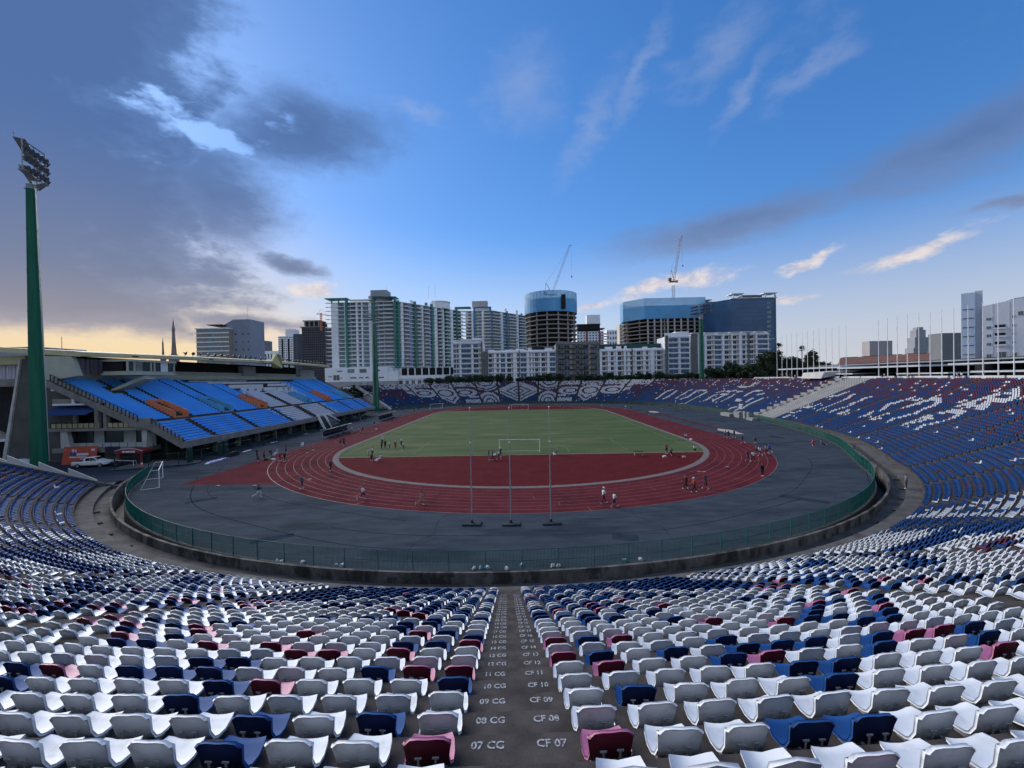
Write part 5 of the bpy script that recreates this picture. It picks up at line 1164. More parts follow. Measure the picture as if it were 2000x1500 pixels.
def spire(x, ytop, ybase, Y, label):
    A = Q(x, Y); zb, z1 = ztop(ybase, Y, x), ztop(ytop, Y, x); h = z1-zb; s = h/80
    t = thing('stupa_spire', label, 'spire', (A[0], A[1], -2.2)); b = zb+2.2; SPM = mat('sandstone_spire', (.22,.17,.15), .85, .12, .1)
    MB().box(-6*s, -6*s, 0, 6*s, 6*s, b).build('base_block', SPM, t)
    MB().lathe([(4.8*s,b),(4.2*s,b+10*s),(3.0*s,b+30*s),(2.3*s,b+52*s)], 10).build('shaft', SPM, t)
    MB().lathe([(2.3*s,b+52*s),(3.2*s,b+53*s),(2.2*s,b+55*s),(2.8*s,b+57*s),(1.6*s,b+60*s),(2.0*s,b+61.5*s),(1.0*s,b+65*s),(1.3*s,b+66*s),(.4*s,b+74*s),(.05,b+80*s)], 10).build('tiered_finial', SPM, t)
    for a in range(4): MB().box(5*s*cos(a*pi/2)-1.6*s, 5*s*sin(a*pi/2)-1.6*s, b, 5*s*cos(a*pi/2)+1.6*s, 5*s*sin(a*pi/2)+1.6*s, b+5*s).build('corner_plinth', SPM, t)
spire(332, 617, 697, 520, 'tall slender stupa spire above the grandstand roof'); spire(310, 657, 700, 700, 'smaller distant stupa spire left of the tall one')
A = Q(106, 500); t = thing('radio_mast', 'thin red and white radio mast left of the spires', 'mast', (A[0], A[1], -2.2)); MB().cyl((0,0,0),(0,0,ztop(656,500,106)+2.2),.7,.25,6).build('lattice_pole', mat('faded_red_steel', (.35,.14,.12), .7, .2, .2), t)
t, W, H = plain_tower('far_left_hall', 'large blue-grey flat hall at the far left edge', -160, 52, 330, ztop(675,330,30)-.5, mat('pale_blue_hall', (.24,.29,.33), .8, .08, .1), 1, 6, BGREY, (.7,.1), 40, 'building')
# right skyline
YH = 165; A = Q(1862,YH)
t = thing('white_hotel', 'large white building with few windows at the right edge', 'building', (A[0], A[1], -2.2), -.80); W = 34.0; z1 = ztop(577,YH,1880)+2.2
HW = mat('hotel_white', (.70,.72,.76), .8, .05, .08); HB_ = mat('hotel_pale_blue', (.50,.60,.72), .7, .06, .1); HG = mat('hotel_grey', (.55,.58,.64), .8, .05, .1)
MB().box(0, 0, 0, 3.6, 14, z1).build('stair_tower', HB_, t); MB().box(3.6, 1.4, 0, 5.6, 14, z1+.6).build('grey_link', HG, t); MB().box(.8, 6, z1, 3.4, 12, z1+.8).build('roof_room', HB_, t)
z2 = ztop(598,YH-4,1900)+1.6
MB().add([(5.6,0,0),(W,0,0),(W,20,0),(5.6,20,0),(5.6,0,z2),(11,0,z2+.9),(13.5,0,z2+1.9),(18,0,z2+2.2),(W,0,z2+3),(W,20,z2+3),(5.6,20,z2)], [(0,1,8,7,6,5,4),(1,2,9,8),(4,5,6,7,8,9,10),(3,0,4,10),(2,3,10,9)]).build('main_body', HW, t)
for k in range(8): MB().box(.4, -.15, 15+k*3.45, 3.3, -.01, 15.3+k*3.45).build('tower_groove', BGREY, t)
for f, z in enumerate((16.5, 20.4, 25.0, 28.2, 31.2, 34.4)):
    obj('window', window_me(1.3, 1.5 if f < 2 else 1.1, GLASS, HW), t, (6.4, -.12, z)); obj('window', window_me(1.2 if f < 2 else .8, 1.5 if f < 2 else 1.0, GLASS, HW), t, (12.6, -.12, z+.3))
    if f < 2: obj('window', window_me(2.4, 2.5, GLASS, HW), t, (8.9, -.12, z-.3))
    elif f < 5: MB().box(8.4, -1.0, z-.25, 11.2, .02, z+.35).build('balcony', HW, t); MB().box(8.5, -.15, z+.35, 11.1, -.01, z+1.4).build('balcony_recess', BLACKM, t)
obj('window', window_me(1.4, 1.6, GLASS, HW), t, (14.0, -.12, 35.4))
for x in (8.0, 12.0, 16.0): MB().box(x, -.1, 8, x+.12, -.01, z2+.6).build('wall_joint', HG, t)
HAZY = mat('haze_tinted_tower_wall', (.28,.29,.33), .85, .06, .05)  # distance haze mixed into the base colour
t, W, H = plain_tower('distant_tower', 'broad pale tower on the far right skyline behind the flagpoles', 1689, 1732, 900, ztop(667,900,1710), mat('pale_tan_tower', (.36,.33,.32), .85, .06, .05), 16, 12, HAZY, (.5,.5))
t, W, H = plain_tower('distant_tower', 'stepped blue-grey art deco style tower behind the flagpoles', 1772, 1808, 900, ztop(680,900,1790), HAZY, 6, 6, BGLS, (.5,.6))
MB().box(W*.12, 2, H, W*.86, 20, H+22).build('middle_tier', HAZY, t); MB().box(W*.24, 4, H+22, W*.74, 18, H+38).build('upper_tier', HAZY, t); MB().box(W*.34, 6, H+38, W*.66, 16, H+44).build('crown', HAZY, t)
MB().box(W*.44, 1.8, 8, W*.56, 2.1, H+20).build('dark_glass_strip', BGLS, t)
for k in range(5):
    for c_ in (.2, .68): piece('window', W*c_, 1.85, H+2+k*4, (W*.1, .2, 2.2), BGLS, t)
t, W, H = plain_tower('distant_tower', 'squat grey tower touching the white building on the right', 1825, 1866, 620, ztop(652,620,1845), mat('grey_tower', (.17,.175,.19), .85, .08, .05), 18, 10, mat('grey_tower_glass', (.12,.13,.15), .4, .1, .1), (.6,.5))
# tiled hall and low pavilion behind the right rim
A = Q(1628,262); B = Q(1800,236)
loc, rz, W = bframe(A, B)
t = thing('tiled_hall', 'long hall with red clay tile roof behind the flagpoles', 'building', loc, rz); TILE = mat('clay_tile', (.20,.095,.07), .85, .15, .5, stain=((.18,.09,.07), .3, .5, .7, .6))
MB().box(0, 3, 0, W, 20, 21.5).build('wall', PANEL, t)
for k in range(4):
    a, b = W*k/4, W*(k+1)/4+.6; z0, z1_ = 21.2+k*.06, 25.6+k*.25
    MB().add([(a,-1,z0),(b,-1,z0),(b+.5,11,z1_),(a+.8,11,z1_),(a,23,z0),(b,23,z0)], [(0,1,2,3),(3,2,5,4),(0,3,4),(1,5,2)]).build('tiled_roof', TILE, t)
    MB().beam((a+2,11,z1_),(b-1,11,z1_),.5,.4).build('ridge', BROWN, t)
PAVW = mat('pavilion_roof_white', (.46,.50,.54), .8, .06, .2)
pv = thing('pavilion', 'low modern pavilion with layered flat white roofs behind the right rim', 'pavilion', (104, 132, 9)); PO = Vector((104,132,9))
for (x0,y0,z0,x1,y1,z1_), nm, m in (((112,100,10,190,170,11.6),'plinth',BROWN), ((108,142,15.4,160,176,15.9),'roof_slab',PAVW), ((106,112,15.0,150,141,15.45),'roof_slab',PAVW), ((112,86,15.2,170,111,15.6),'roof_slab',PAVW), ((106,60,15.6,160,84,16.1),'roof_slab',PAVW),
      ((104,132,13.2,118,150,13.55),'lower_slab',PAVW), ((105,104,13.0,116,118,13.35),'lower_slab',PAVW), ((104,84,13.2,115,98,13.6),'lower_slab',PAVW), ((104,62,13.0,114,78,13.4),'lower_slab',PAVW),
      ((120,58,11,124,176,16.9),'dark_glazing',BLACKM), ((119,98,16.3,168,168,16.7),'upper_roof',mat('grey_upper_roof', (.20,.21,.23), .8, .1, .2)), ((117,66,11,119,100,13.0),'brick_wall',BROWN)):
    wb(MB().box(x0,y0,z0,x1,y1,z1_), nm, m, pv, PO)
for y in (64, 76, 88, 102, 116, 130, 146, 160, 172): wb(MB().box(110.5,y-1.1,10.5,112.3,y+1.1,15.1), 'pier', BLACKM, pv, PO)
wb(MB().add([(100,140,12.0),(100,150,12.0),(112,152,14.6),(112,138,14.6),(101,140,14.0),(101,150,14.0)], [(0,1,5,4),(4,5,2,3),(0,4,3),(1,2,5)]), 'sloped_entrance', CONC_LT, pv, PO)
# plaza and rim wall where the flagpoles stand
tag(fillpoly([tuple(at(s, O0+NROW*D+3.6)) for s in np.arange(s_at_y(66), s_at_y(190), 2.0)]+[(175,220),(215,150),(210,40),(120,55)], 11.85, 'plaza', mat('plaza_paving', (.14,.135,.125), .9, .15, .3), kind='structure'), 'raised plaza behind the right stand')
# ------------------------------------------------------------------ sight helper: point at depth Y (along +Y) seen at a place of the survey photograph
def sight(x, y, Y):
    d = _R2*((x-1000)/FPX) - _U2*((y-750)/FPX) + _F; t = (Y-CAM.y)/d.y; return CAM + d*t
def foot(x, y, z=0.0):
    d = _R2*((x-1000)/FPX) - _U2*((y-750)/FPX) + _F; t = (z-CAM.z)/d.z; return CAM + d*t

# flagpoles
POLE = mat('flagpole_white', (.78,.77,.78), .5, .06, 1.0); POLEG = mat('flagpole_grey', (.26,.26,.28), .5, .1, 1.0)
PL = [(104.4,170.7,16.7),(104.6,167.8,16.9),(104.8,165.1,17.0),(104.9,162.3,17.1),(105.0,159.4,17.1),(105.1,156.5,17.1),(105.1,153.8,17.1),(105.1,150.7,17.2),(105.1,147.9,17.1),(105.0,144.5,17.1),(104.8,141.5,17.1),(104.7,138.3,17.0),(104.5,135.1,16.7),
      (103.0,121.3,16.6),(102.5,117.8,16.5),(102.0,114.3,16.5),(101.4,110.7,16.4),(100.8,106.9,16.3),(100.2,103.4,16.2),(99.5,99.9,16.1),(98.8,96.5,15.9),(98.0,92.7,15.8),(97.1,89.0,15.7),(96.2,85.4,15.5),(95.1,81.8,15.4)]
ORDL = ['first', 'second', 'third', 'fourth', 'fifth', 'sixth', 'seventh', 'eighth', 'ninth', 'tenth', 'eleventh', 'twelfth', 'thirteenth', 'fourteenth', 'fifteenth', 'sixteenth', 'seventeenth', 'eighteenth', 'nineteenth', 'twentieth', 'twenty-first', 'twenty-second', 'twenty-third', 'twenty-fourth', 'twenty-fifth']
mb = MB(); mb.cyl((0,0,0), (0,0,16.7), .11, .055, 8); pole_me = mb.mesh('shaft', POLE)
mb = MB(); mb.lathe([(0,.12),(.10,.06),(.10,-.02),(0,-.08)], 8); fin_me = mb.mesh('finial', POLE)
mb = MB(); mb.box(-.3,-.3,0,.3,.3,.25); bas_me = mb.mesh('base_block', CONC)
for i, (x, y, h) in enumerate(PL):
    t = thing('flagpole', 'slim white bare flagpole on the right rim, %s from the left' % ORDL[i], 'flagpole', (x, y, 11.85), 0, 'flagpoles along the right rim')
    s = obj('shaft', pole_me, t); s.scale = (1, 1, h/16.7); obj('finial', fin_me, t, (0,0,h+.05)); obj('base_block', bas_me, t)
for i, (x, y, h, w) in enumerate(((-4.54,39.46,11.05,'left'), (-.83,39.32,11.0,'middle'), (2.95,39.45,11.0,'right'))):
    t = thing('flagpole', 'grey flagpole on the near asphalt, %s of the three' % w, 'flagpole', (x, y, 0), radians((-4, 2, 5)[i]), 'three flagpoles on the near asphalt')
    MB().cyl((0,0,.1), (0,0,4.2), .062, .060, 8).build('lower_tube', POLEG, t); MB().cyl((0,0,4.2), (0,0,7.8), .050, .046, 8).build('middle_tube', POLEG, t); MB().cyl((0,0,7.8), (0,0,h), .036, .030, 8).build('upper_tube', POLEG, t)
    MB().cyl((0,0,7.72), (0,0,7.84), .075, .075, 8).build('collar', POLE, t); MB().cyl((0,0,h), (0,0,h+.1), .06, .05, 8).build('cap', POLE, t)
    MB().box(-.85,-.55,.004,.85,.55,.16).build('ballast_slab', mat('dark_ballast_concrete', (.040,.052,.066), .95, .2, 2, spec=.05), t); MB().cyl((0,0,.16), (0,0,.42), .14, .10, 8).build('foot_socket', BLACKM, t)
# low white wall at the foot of the flagpoles
rw = thing('rim_wall', 'low white wall segments along the top of the right stand', 'wall', (100, 110, 11.9)); RO = Vector((100,110,11.9)); s0 = s_at_y(70)-4
s = s0; i = 0
while s < s_at_y(176):
    L_ = (9.5, 4.5, 12, 7, 3.2)[i % 5]; o = strip('wall_segment', [(ot+.75, zt-.1), (ot+.75, zt+.52), (ot+1.15, zt+.52), (ot+1.15, zt-.1)], s, s+L_, mat('rim_wall_white', (.50,.52,.53), .85, .1, .6), 1.5, parent=rw, org=RO)
    s += L_+(.5, 1.0, .4, 1.2, .6)[i % 5]; i += 1

# goals
def goal(label, P0, P1, back, depth=1.6, h=2.44, r=.06, m=WHITE, two=True):
    c = ((P0[0]+P1[0])/2, (P0[1]+P1[1])/2); t = thing('football_goal', label, 'goal', (c[0], c[1], 0), 0, 'football goals'); a = Vector((P0[0]-c[0], P0[1]-c[1], 0)); b = Vector((P1[0]-c[0], P1[1]-c[1], 0)); B = Vector((back[0], back[1], 0))*depth; Z = Vector((0,0,h)); u = Vector((0,0,.05))
    for p in (a, b): MB().cyl(p, p+Z, r, r, 8).build('post', m, t)
    MB().cyl(a+Z, b+Z, r, r, 8).build('crossbar', m, t)
    MB().cyl(a+B+u, b+B+u, r*.6, r*.6, 6).build('ground_bar', m, t)
    for p in (a, b):
        MB().cyl(p+u, p+B+u, r*.6, r*.6, 6).build('side_bar', m, t)
        MB().cyl(p+Z, p+Z+B*.45, r*.5, r*.5, 6).build('top_stay', m, t); MB().cyl(p+Z+B*.45, p+B+u, r*.5, r*.5, 6).build('back_stay', m, t)
goal('white football goal standing at the near end of the pitch', (-3.75,77.9), (3.75,77.6), (0,1))
goal('small white football goal at the far end of the pitch', (-3.5,186.4), (3.9,186.0), (0,1))
goal('white portable goal on the asphalt beside the left fence', (-48.5,55.2), (-53.2,61.2), (-.78,-.62), 1.9)
goal('distant white goal on the far left of the track', (-43.0,201.5), (-38.2,206.5), (-.7,.7))
goal('low white goal frame parked behind the wire fence', (-66.2,70.3), (-73.0,71.6), (0,1), .8, 1.0, .05)

# team shelters
def shelter(label, x, y0, y1, n):
    t = thing('team_shelter', label, 'dugout', (x, y0, 0), 0, 'team shelters beside the left straight'); L = y1-y0; FRM = mat('shelter_frame', (.42,.42,.38), .5, .1, 1)
    prof = [(.95,0), (-.15,0), (-.62,.45), (-.72,1.1), (-.45,1.75), (.15,2.1), (.85,2.2)]
    for k in range(n+1):
        yy = L*k/n; MB().tube([(a,yy,b) for a, b in prof[1:]], .05, 6).build('rib', FRM, t); MB().beam((.95,yy,.05), (-.2,yy,.05), .08).build('foot_bar', FRM, t)
    mb = MB()
    for (a, b), (c, d) in zip(prof[2:-1], prof[3:]): mb.add([(a,0,b),(a,L,b),(c,L,d),(c,0,d)], [(0,1,2,3)])
    mb.build('curved_cover', mat('smoked_cover', (.05,.055,.06), .4, .2, .5), t); MB().beam((.85,0,2.22), (.85,L,2.22), .14, .08).build('roof_edge', mat('shelter_edge', (.55,.54,.46), .5, .08, 1), t)
    for k in range(int(L/.75)):
        MB().box(-.35, .3+k*.75, .42, .1, .82+k*.75, .50).build('seat', SEATB, t); MB().box(-.42, .3+k*.75, .5, -.34, .82+k*.75, .95).build('seat_back', SEATB, t)
    MB().box(-.5, 0, .02, .4, L, .10).build('floor_board', BROWN, t)
shelter('long curved team shelter with seats nearest on the left straight', -48.2, 102.6, 117.2, 4); shelter('long curved team shelter farther along the left straight', -48.9, 145.6, 161.5, 4); shelter('short curved shelter close to the grandstand fence', -56.0, 147.6, 150.4, 1)

# hoarding, kiosk, cone
h = thing('billboard', 'orange printed billboard leaning beside the floodlight mast', 'billboard', (-78.3, 72.6, 0), radians(4)); ORB = mat('orange_print', (.46,.075,.035), .6, .12, .8); PRW = mat('print_white', (.62,.58,.60), .6, .1, 1); PRP = mat('print_violet', (.10,.06,.22), .6, .2, 1)
MB().add([(-2.9,0,.1),(2.8,0,.1),(2.9,.5,3.2),(-2.8,.5,3.2),(-2.9,.12,.1),(2.8,.12,.1),(2.9,.62,3.2),(-2.8,.62,3.2)], [(0,1,2,3),(7,6,5,4),(0,4,5,1),(1,5,6,2),(2,6,7,3),(3,7,4,0)]).build('panel', ORB, h)
def pr(x0, z0, x1, z1, m, nm): MB().quad((x0,z0*.161-.03,z0+.1),(x1,z0*.161-.03,z0+.1),(x1,z1*.161-.03,z1+.1),(x0,z1*.161-.03,z1+.1)).build(nm, m, h)
pr(-1.7,1.5,-.6,2.2,PRP,'print_figure'); pr(-1.35,2.0,-.95,2.65,PRW,'print_figure'); pr(-.8,2.0,-.55,2.6,PRW,'print_figure'); pr(-.5,1.55,1.5,1.95,PRW,'print_line'); pr(-1.7,1.15,1.3,1.38,PRW,'print_line'); pr(.1,.85,.8,1.0,PRW,'print_line'); pr(1.9,2.3,2.5,2.7,PRW,'print_logo'); pr(-2.6,2.4,-2.4,2.75,AMB,'print_logo')
for x in (-2.4, 2.3): MB().beam((x,.9,0), (x,.55,2.6), .09).build('prop', BROWN, h)
k = thing('kiosk', 'small kiosk with arched red sign roof under the grandstand', 'kiosk', (-68.3, 72.0, 0)); RED = mat('kiosk_red', (.20,.016,.022), .5, .15, 1)
MB().box(-2.2, 0, 0, 2.2, 1.6, 2.2).build('dark_body', BLACKM, k)
for x in (-2.2, 1.8): MB().box(x, -.12, 0, x+.4, .1, 2.1).build('side_post', RED, k)
MB().prism_y([(-2.5,2.05),(2.4,2.05),(2.5,2.45),(1.2,2.8),(-.2,2.85),(-1.4,2.75),(-2.5,2.5)], -.35, 1.7).build('sign_roof', RED, k)
MB().tube([(-2.5,-.37,2.52),(-1.4,-.37,2.78),(-.2,-.37,2.88),(1.2,-.37,2.83),(2.5,-.37,2.48)], .05, 5).build('white_edge', WHITE, k)
for a, b in ((-1.1,-.7), (-.55,.2), (.3,.6), (.7,1.15)): MB().quad((a,-.37,2.2),(b,-.37,2.2),(b,-.37,2.5),(a,-.37,2.5)).build('sign_lettering', WHITE, k)
p = foot(277, 912); c = thing('traffic_cone', 'orange and white traffic cone on the pavement behind the fence', 'cone', (p.x, p.y, .14)); MB().box(-.3,-.3,0,.3,.3,.06).build('base', ORNG, c); MB().lathe([(.24,.06),(.18,.35)], 10).build('lower_cone', ORNG, c); MB().lathe([(.18,.35),(.12,.62)], 10).build('white_band', WHITE, c); MB().lathe([(.12,.62),(.04,.95),(0,.96)], 10).build('tip', BROWN, c)

# vehicles
def wheel(t, x, y, r=.38, w=.24):
    wh = obj('wheel', None, t, (x, y, r)); MB().cyl((0,-w/2,0), (0,w/2,0), r, r, 16).build('tyre', mat('tyre_rubber', (.012,.012,.013), .85, .2, 4), wh); MB().cyl((0,-w/2-.012,0), (0,w/2+.012,0), r*.6, r*.6, 10).build('rim', STEEL, wh)
CARW = mat('white_car_paint', (.72,.73,.74), .25, .04, 1, spec=.6); CGL = mat('car_glass', (.015,.018,.02), .08, .2, 1, spec=.8); TAIL = mat('red_tail_lamp', (.55,.02,.02), .3, .1, 3)
def lofted(sections, name, m, t, smooth=False):
    """sections: list of (x, [(y,z)...]) rings"""
    n = len(sections[0][1]); P = [(x,y,z) for x, r in sections for y, z in r]; F = [(i*n+j, i*n+(j+1)%n, (i+1)*n+(j+1)%n, (i+1)*n+j) for i in range(len(sections)-1) for j in range(n)]
    mb = MB(); mb.add(P, [tuple(reversed(f)) for f in F], 0, smooth); mb.add(P[:n], [tuple(range(n))]); mb.add(P[-n:], [tuple(range(n-1,-1,-1))]); return mb.build(name, m, t)
def rect(hw, z0, z1, c=.12): return [(-hw,z0+c),(-hw+c*.6,z0),(hw-c*.6,z0),(hw,z0+c),(hw,z1-c),(hw-c,z1),(-hw+c,z1),(-hw,z1-c)]
def pickup(label, loc, rz):
    t = thing('pickup_truck', label, 'pickup', loc, rz)
    lofted([(-2.65,rect(.86,.52,1.05)),(-2.55,rect(.92,.45,1.10)),(-.9,rect(.93,.45,1.12)),(.9,rect(.93,.45,1.12)),(1.9,rect(.92,.45,1.10)),(2.5,rect(.86,.48,.98)),(2.68,rect(.74,.52,.85))], 'body', CARW, t)
    lofted([(-.95,rect(.84,1.08,1.15)),(-.75,rect(.78,1.08,1.72)),(-.3,rect(.74,1.08,1.80)),(.7,rect(.73,1.08,1.78)),(1.55,rect(.82,1.08,1.14))], 'cab', CARW, t)
    MB().box(-2.5,-.78,1.105,-1.0,.78,1.13).build('cargo_bed', BLACKM, t)
    for s in (-1, 1):
        MB().add([(-.62,s*.79,1.2),(.10,s*.80,1.2),(.10,s*.755,1.65),(-.50,s*.755,1.65)], [(0,1,2,3) if s < 0 else (3,2,1,0)]).build('side_window', CGL, t); MB().add([(.18,s*.80,1.2),(1.15,s*.83,1.2),(.72,s*.755,1.65),(.18,s*.755,1.65)], [(0,1,2,3) if s < 0 else (3,2,1,0)]).build('side_window', CGL, t)
        MB().cbox((-2.62,s*.83,.88), (.12,.16,.30)).build('tail_lamp', TAIL, t); MB().cbox((2.52,s*.68,.80), (.18,.30,.16)).build('headlight', LAMPF, t); MB().cbox((.95,s*1.0,1.15), (.14,.16,.16)).build('wing_mirror', CARW, t)
        for x in (-1.65, 1.75): wheel(t, x, s*.82)
    MB().add([(.80,-.68,1.72),(.80,.68,1.72),(1.46,.74,1.2),(1.46,-.74,1.2)], [(0,1,2,3)]).build('windscreen', CGL, t); MB().add([(-.82,.66,1.64),(-.82,-.66,1.64),(-.92,-.72,1.22),(-.92,.72,1.22)], [(0,1,2,3)]).build('rear_window', CGL, t)
    MB().box(-2.75,-.8,.42,-2.6,.8,.55).build('rear_bumper', STEEL, t); MB().box(-2.69,-.25,.6,-2.66,.25,.72).build('number_plate', PRW, t)
pickup('white double cab pickup truck parked beside the orange billboard', (-73.6, 70.6, 0), radians(9))
def suv(label, loc, rz, m, nm='parked_car'):
    t = thing(nm, label, 'car', loc, rz)
    lofted([(-2.2,rect(.80,.5,1.0)),(-2.1,rect(.88,.4,1.08)),(-.9,rect(.9,.4,1.10)),(.9,rect(.9,.4,1.08)),(1.8,rect(.88,.4,1.0)),(2.2,rect(.76,.45,.85))], 'body', m, t); lofted([(-2.0,rect(.76,1.05,1.12)),(-1.7,rect(.72,1.05,1.65)),(0,rect(.72,1.05,1.72)),(.5,rect(.70,1.05,1.66)),(1.2,rect(.78,1.05,1.12))], 'cabin', m, t)
    for s in (-1, 1):
        for a, b in ((-1.6,-.6), (-.5,.4)): MB().add([(a,s*.79,1.14),(b,s*.79,1.14),(b-.04,s*.735,1.56),(a+.08,s*.735,1.56)], [(0,1,2,3) if s < 0 else (3,2,1,0)]).build('side_window', CGL, t)
        for x in (-1.35, 1.4): wheel(t, x, s*.78, .34)
        MB().cbox((-2.15,s*.72,.9), (.1,.2,.22)).build('tail_lamp', TAIL, t); MB().cbox((2.1,s*.6,.74), (.14,.28,.14)).build('headlight', LAMPF, t)
    MB().add([(.55,-.66,1.60),(.55,.66,1.60),(1.12,.70,1.16),(1.12,-.70,1.16)], [(0,1,2,3)]).build('windscreen', CGL, t); MB().add([(-1.76,.64,1.58),(-1.76,-.64,1.58),(-1.98,-.68,1.16),(-1.98,.68,1.16)], [(0,1,2,3)]).build('rear_window', CGL, t)
suv('white car half hidden by the stand end at the left edge', (-80.6, 66.0, .6), radians(5), CARW); suv('dark parked car behind the fence under the grandstand', (-58.6, 147.0, 0), radians(80), mat('dark_car_paint', (.02,.025,.028), .3, .1, 1))
def motorbike(label, loc, rz, m):
    t = thing('motorbike', label, 'motorbike', loc, rz, 'motorbikes parked under the grandstand')
    for x in (-.62, .62): MB().cyl((x,-.05,.28), (x,.05,.28), .28, .28, 14).build('wheel', mat('tyre_rubber', (.012,.012,.013)), t)
    MB().tube([(-.62,0,.3),(-.3,0,.55),(.25,0,.5),(.5,0,.85),(.62,0,.3)], .06, 6).build('frame', m, t); lofted([(-.85,rect(.08,.62,.78,.04)),(-.5,rect(.13,.55,.80,.05)),(0,rect(.12,.5,.76,.05)),(.2,rect(.08,.45,.6,.04))], 'seat', BLACKM, t); lofted([(.30,rect(.10,.35,.8,.05)),(.46,rect(.16,.4,.95,.05)),(.56,rect(.10,.6,.98,.05))], 'leg_shield', m, t)
    MB().tube([(.42,-.32,1.0),(.50,0,.98),(.42,.32,1.0)], .025, 5).build('handlebar', BLACKM, t); MB().cyl((.52,0,.9),(.6,0,.9),.08,.09,8).build('headlamp', LAMPF, t)
DK = mat('dark_bike_paint', (.02,.02,.022), .35, .2, 2); GRB = mat('olive_bike_paint', (.06,.07,.05), .35, .2, 2)
motorbike('dark motorbike nearest the pickup truck', (-70.0,71.2,0), radians(60), DK); motorbike('olive grey motorbike in the middle of the parked row', (-69.3,70.7,0), radians(70), GRB); motorbike('black motorbike nearest the kiosk', (-68.4,70.5,0), radians(78), DK)

# loose things on the asphalt and grass
def heap(name, label, cat, pts, h, m, seed, base=.012):
    r = random.Random(seed); n = len(pts); c = (sum(p[0] for p in pts)/n, sum(p[1] for p in pts)/n); t = MB()
    R1 = [(p[0]-c[0], p[1]-c[1], base) for p in pts]; R2 = [((p[0]-c[0])*.8, (p[1]-c[1])*.8, base+h*r.uniform(.5,1)) for p in pts]; R3 = [((p[0]-c[0])*.35, (p[1]-c[1])*.35, base+h*r.uniform(.7,1.1)) for p in pts]
    t.add(R1+R2+R3, [(i,(i+1)%n,(i+1)%n+n,i+n) for i in range(n)]+[(i+n,(i+1)%n+n,(i+1)%n+2*n,i+2*n) for i in range(n)]+[tuple(range(2*n,3*n))], 0, False)
    return tag(t.build(name, m, None, (c[0],c[1],0)), label, cat)
VIO = mat('violet_tarp', (.10,.09,.35), .6, .3, 2, color2=(.40,.45,.62))
def oval_pts(x, y, a, b, rot, n=9, seed=1):
    r = random.Random(seed); return [(x+a*cos(q)*cos(rot)*k-b*sin(q)*sin(rot)*k, y+a*cos(q)*sin(rot)*k+b*sin(q)*cos(rot)*k) for q in np.linspace(0, 2*pi, n, endpoint=False) for k in (r.uniform(.8,1.15),)]
heap('folded_tarpaulin', 'blue and white folded tarpaulin lying on the asphalt by the fence', 'tarpaulin', oval_pts(-54.6,74.0,3.4,.55,radians(92),11,3), .22, VIO, 3); heap('black_sack', 'heap of black sacks against the fence', 'sack', oval_pts(-55.6,79.6,1.9,.7,radians(88),9,4), .8, BLACKM, 4)
for i, (x, y) in enumerate(((483,881),(535,864),(597,848),(628,840))):
    p = foot(x, y); b = MB().cbox((0,0,.05), (.35,2.6-.3*i,.07)).build('white_board', WHITE, None, (p.x, p.y, 0)); tag(b, 'narrow white board on the asphalt edge, %s from the near end' % ORDL[i], 'board', 'white boards along the grandstand fence')
for i, (x, y, c_, nm, lb) in enumerate(((735,900,WHITE,'sports_bag','white sports bag beside the seated players on the red apron'),(526,896,mat('green_bag', (.05,.30,.08), .7, .2, 3),'sports_bag','green bag among the bags beside the start chute'),(533,898,WHITE,'sports_bag','white bag at the edge of the start chute'),(519,899,BLACKM,'sports_bag','black bag left of the green bag'),(1325,893,BLACKM,'sports_bag','black bag on the red apron near the right bend'),(1336,893.5,mat('pink_bag', (.45,.22,.22), .7, .1, 3),'sports_bag','pinkish bag next to the black bag on the red apron'),(1299,893,STEEL,'sports_bag','grey bag at the grass edge near the right bend'),(1349,859,WHITE,'sports_bag','white bag beside the kneeling person at the right grass edge'),(1083,888,WHITE,'sports_bag','white bag beside the person seated at the grass edge'),(966,889,WHITE,'sports_bag','white bag left of the near goal'))):
    p = foot(x, y); heap(nm, lb, 'bag', oval_pts(p.x, p.y, .42, .25, rng.uniform(0, 3), 8, i+20), .32, c_, i+40, .02)
p = foot(1247, 890); t = thing('folding_table', 'small dark folding table at the near grass edge', 'table', (p.x, p.y, .02)); MB().box(-.8,-.35,.70,.8,.35,.76).build('top', BLACKM, t)
for x in (-.7, .7): MB().tube([(x,-.3,0),(x,0,.7),(x,.3,0)], .025, 5).build('leg', STEEL, t)
p = foot(590, 872); t = thing('plastic_chair', 'white plastic chair at the asphalt edge', 'chair', (p.x, p.y, 0)); MB().box(-.25,-.25,.40,.25,.25,.45).build('seat', WHITE, t); MB().box(-.25,.2,.45,.25,.26,.9).build('backrest', WHITE, t)
for x in (-.22, .22):
    for y in (-.22, .22): MB().box(x-.025,y-.025,0,x+.025,y+.025,.4).build('leg', WHITE, t)
for i, (x, y) in enumerate(((707,846),(719,846.5),(727,846.5))):
    p = foot(x, y); t = thing('training_hurdle', 'small arched training hurdle on the left straight, %s of three' % ('left', 'middle', 'right')[i], 'hurdle', (p.x, p.y, .02), 0, 'training hurdles on the left straight'); MB().tube([(-.4*cos(a),0,.5*sin(a)) for a in np.linspace(0, pi, 9)], .035, 5).build('arch', AMB, t)
for i, (x, y) in enumerate(((600,884.5),(612,879),(605,936),(497,948.5),(426,949),(1420,912),(1365,921),(1375,922))):
    p = foot(x, y); b = MB().cbox((0,0,.03), (.5,.22,.03), 0, rng.uniform(-.2,.2)).build('marker_plate', mat('dull_marker', (.32,.30,.31), .8, .1, 2), None, (p.x, p.y, .012)); tag(b, '%s pale marker plate lying flat on the running track or chute' % ORDL[i], 'marker', 'pale marker plates')
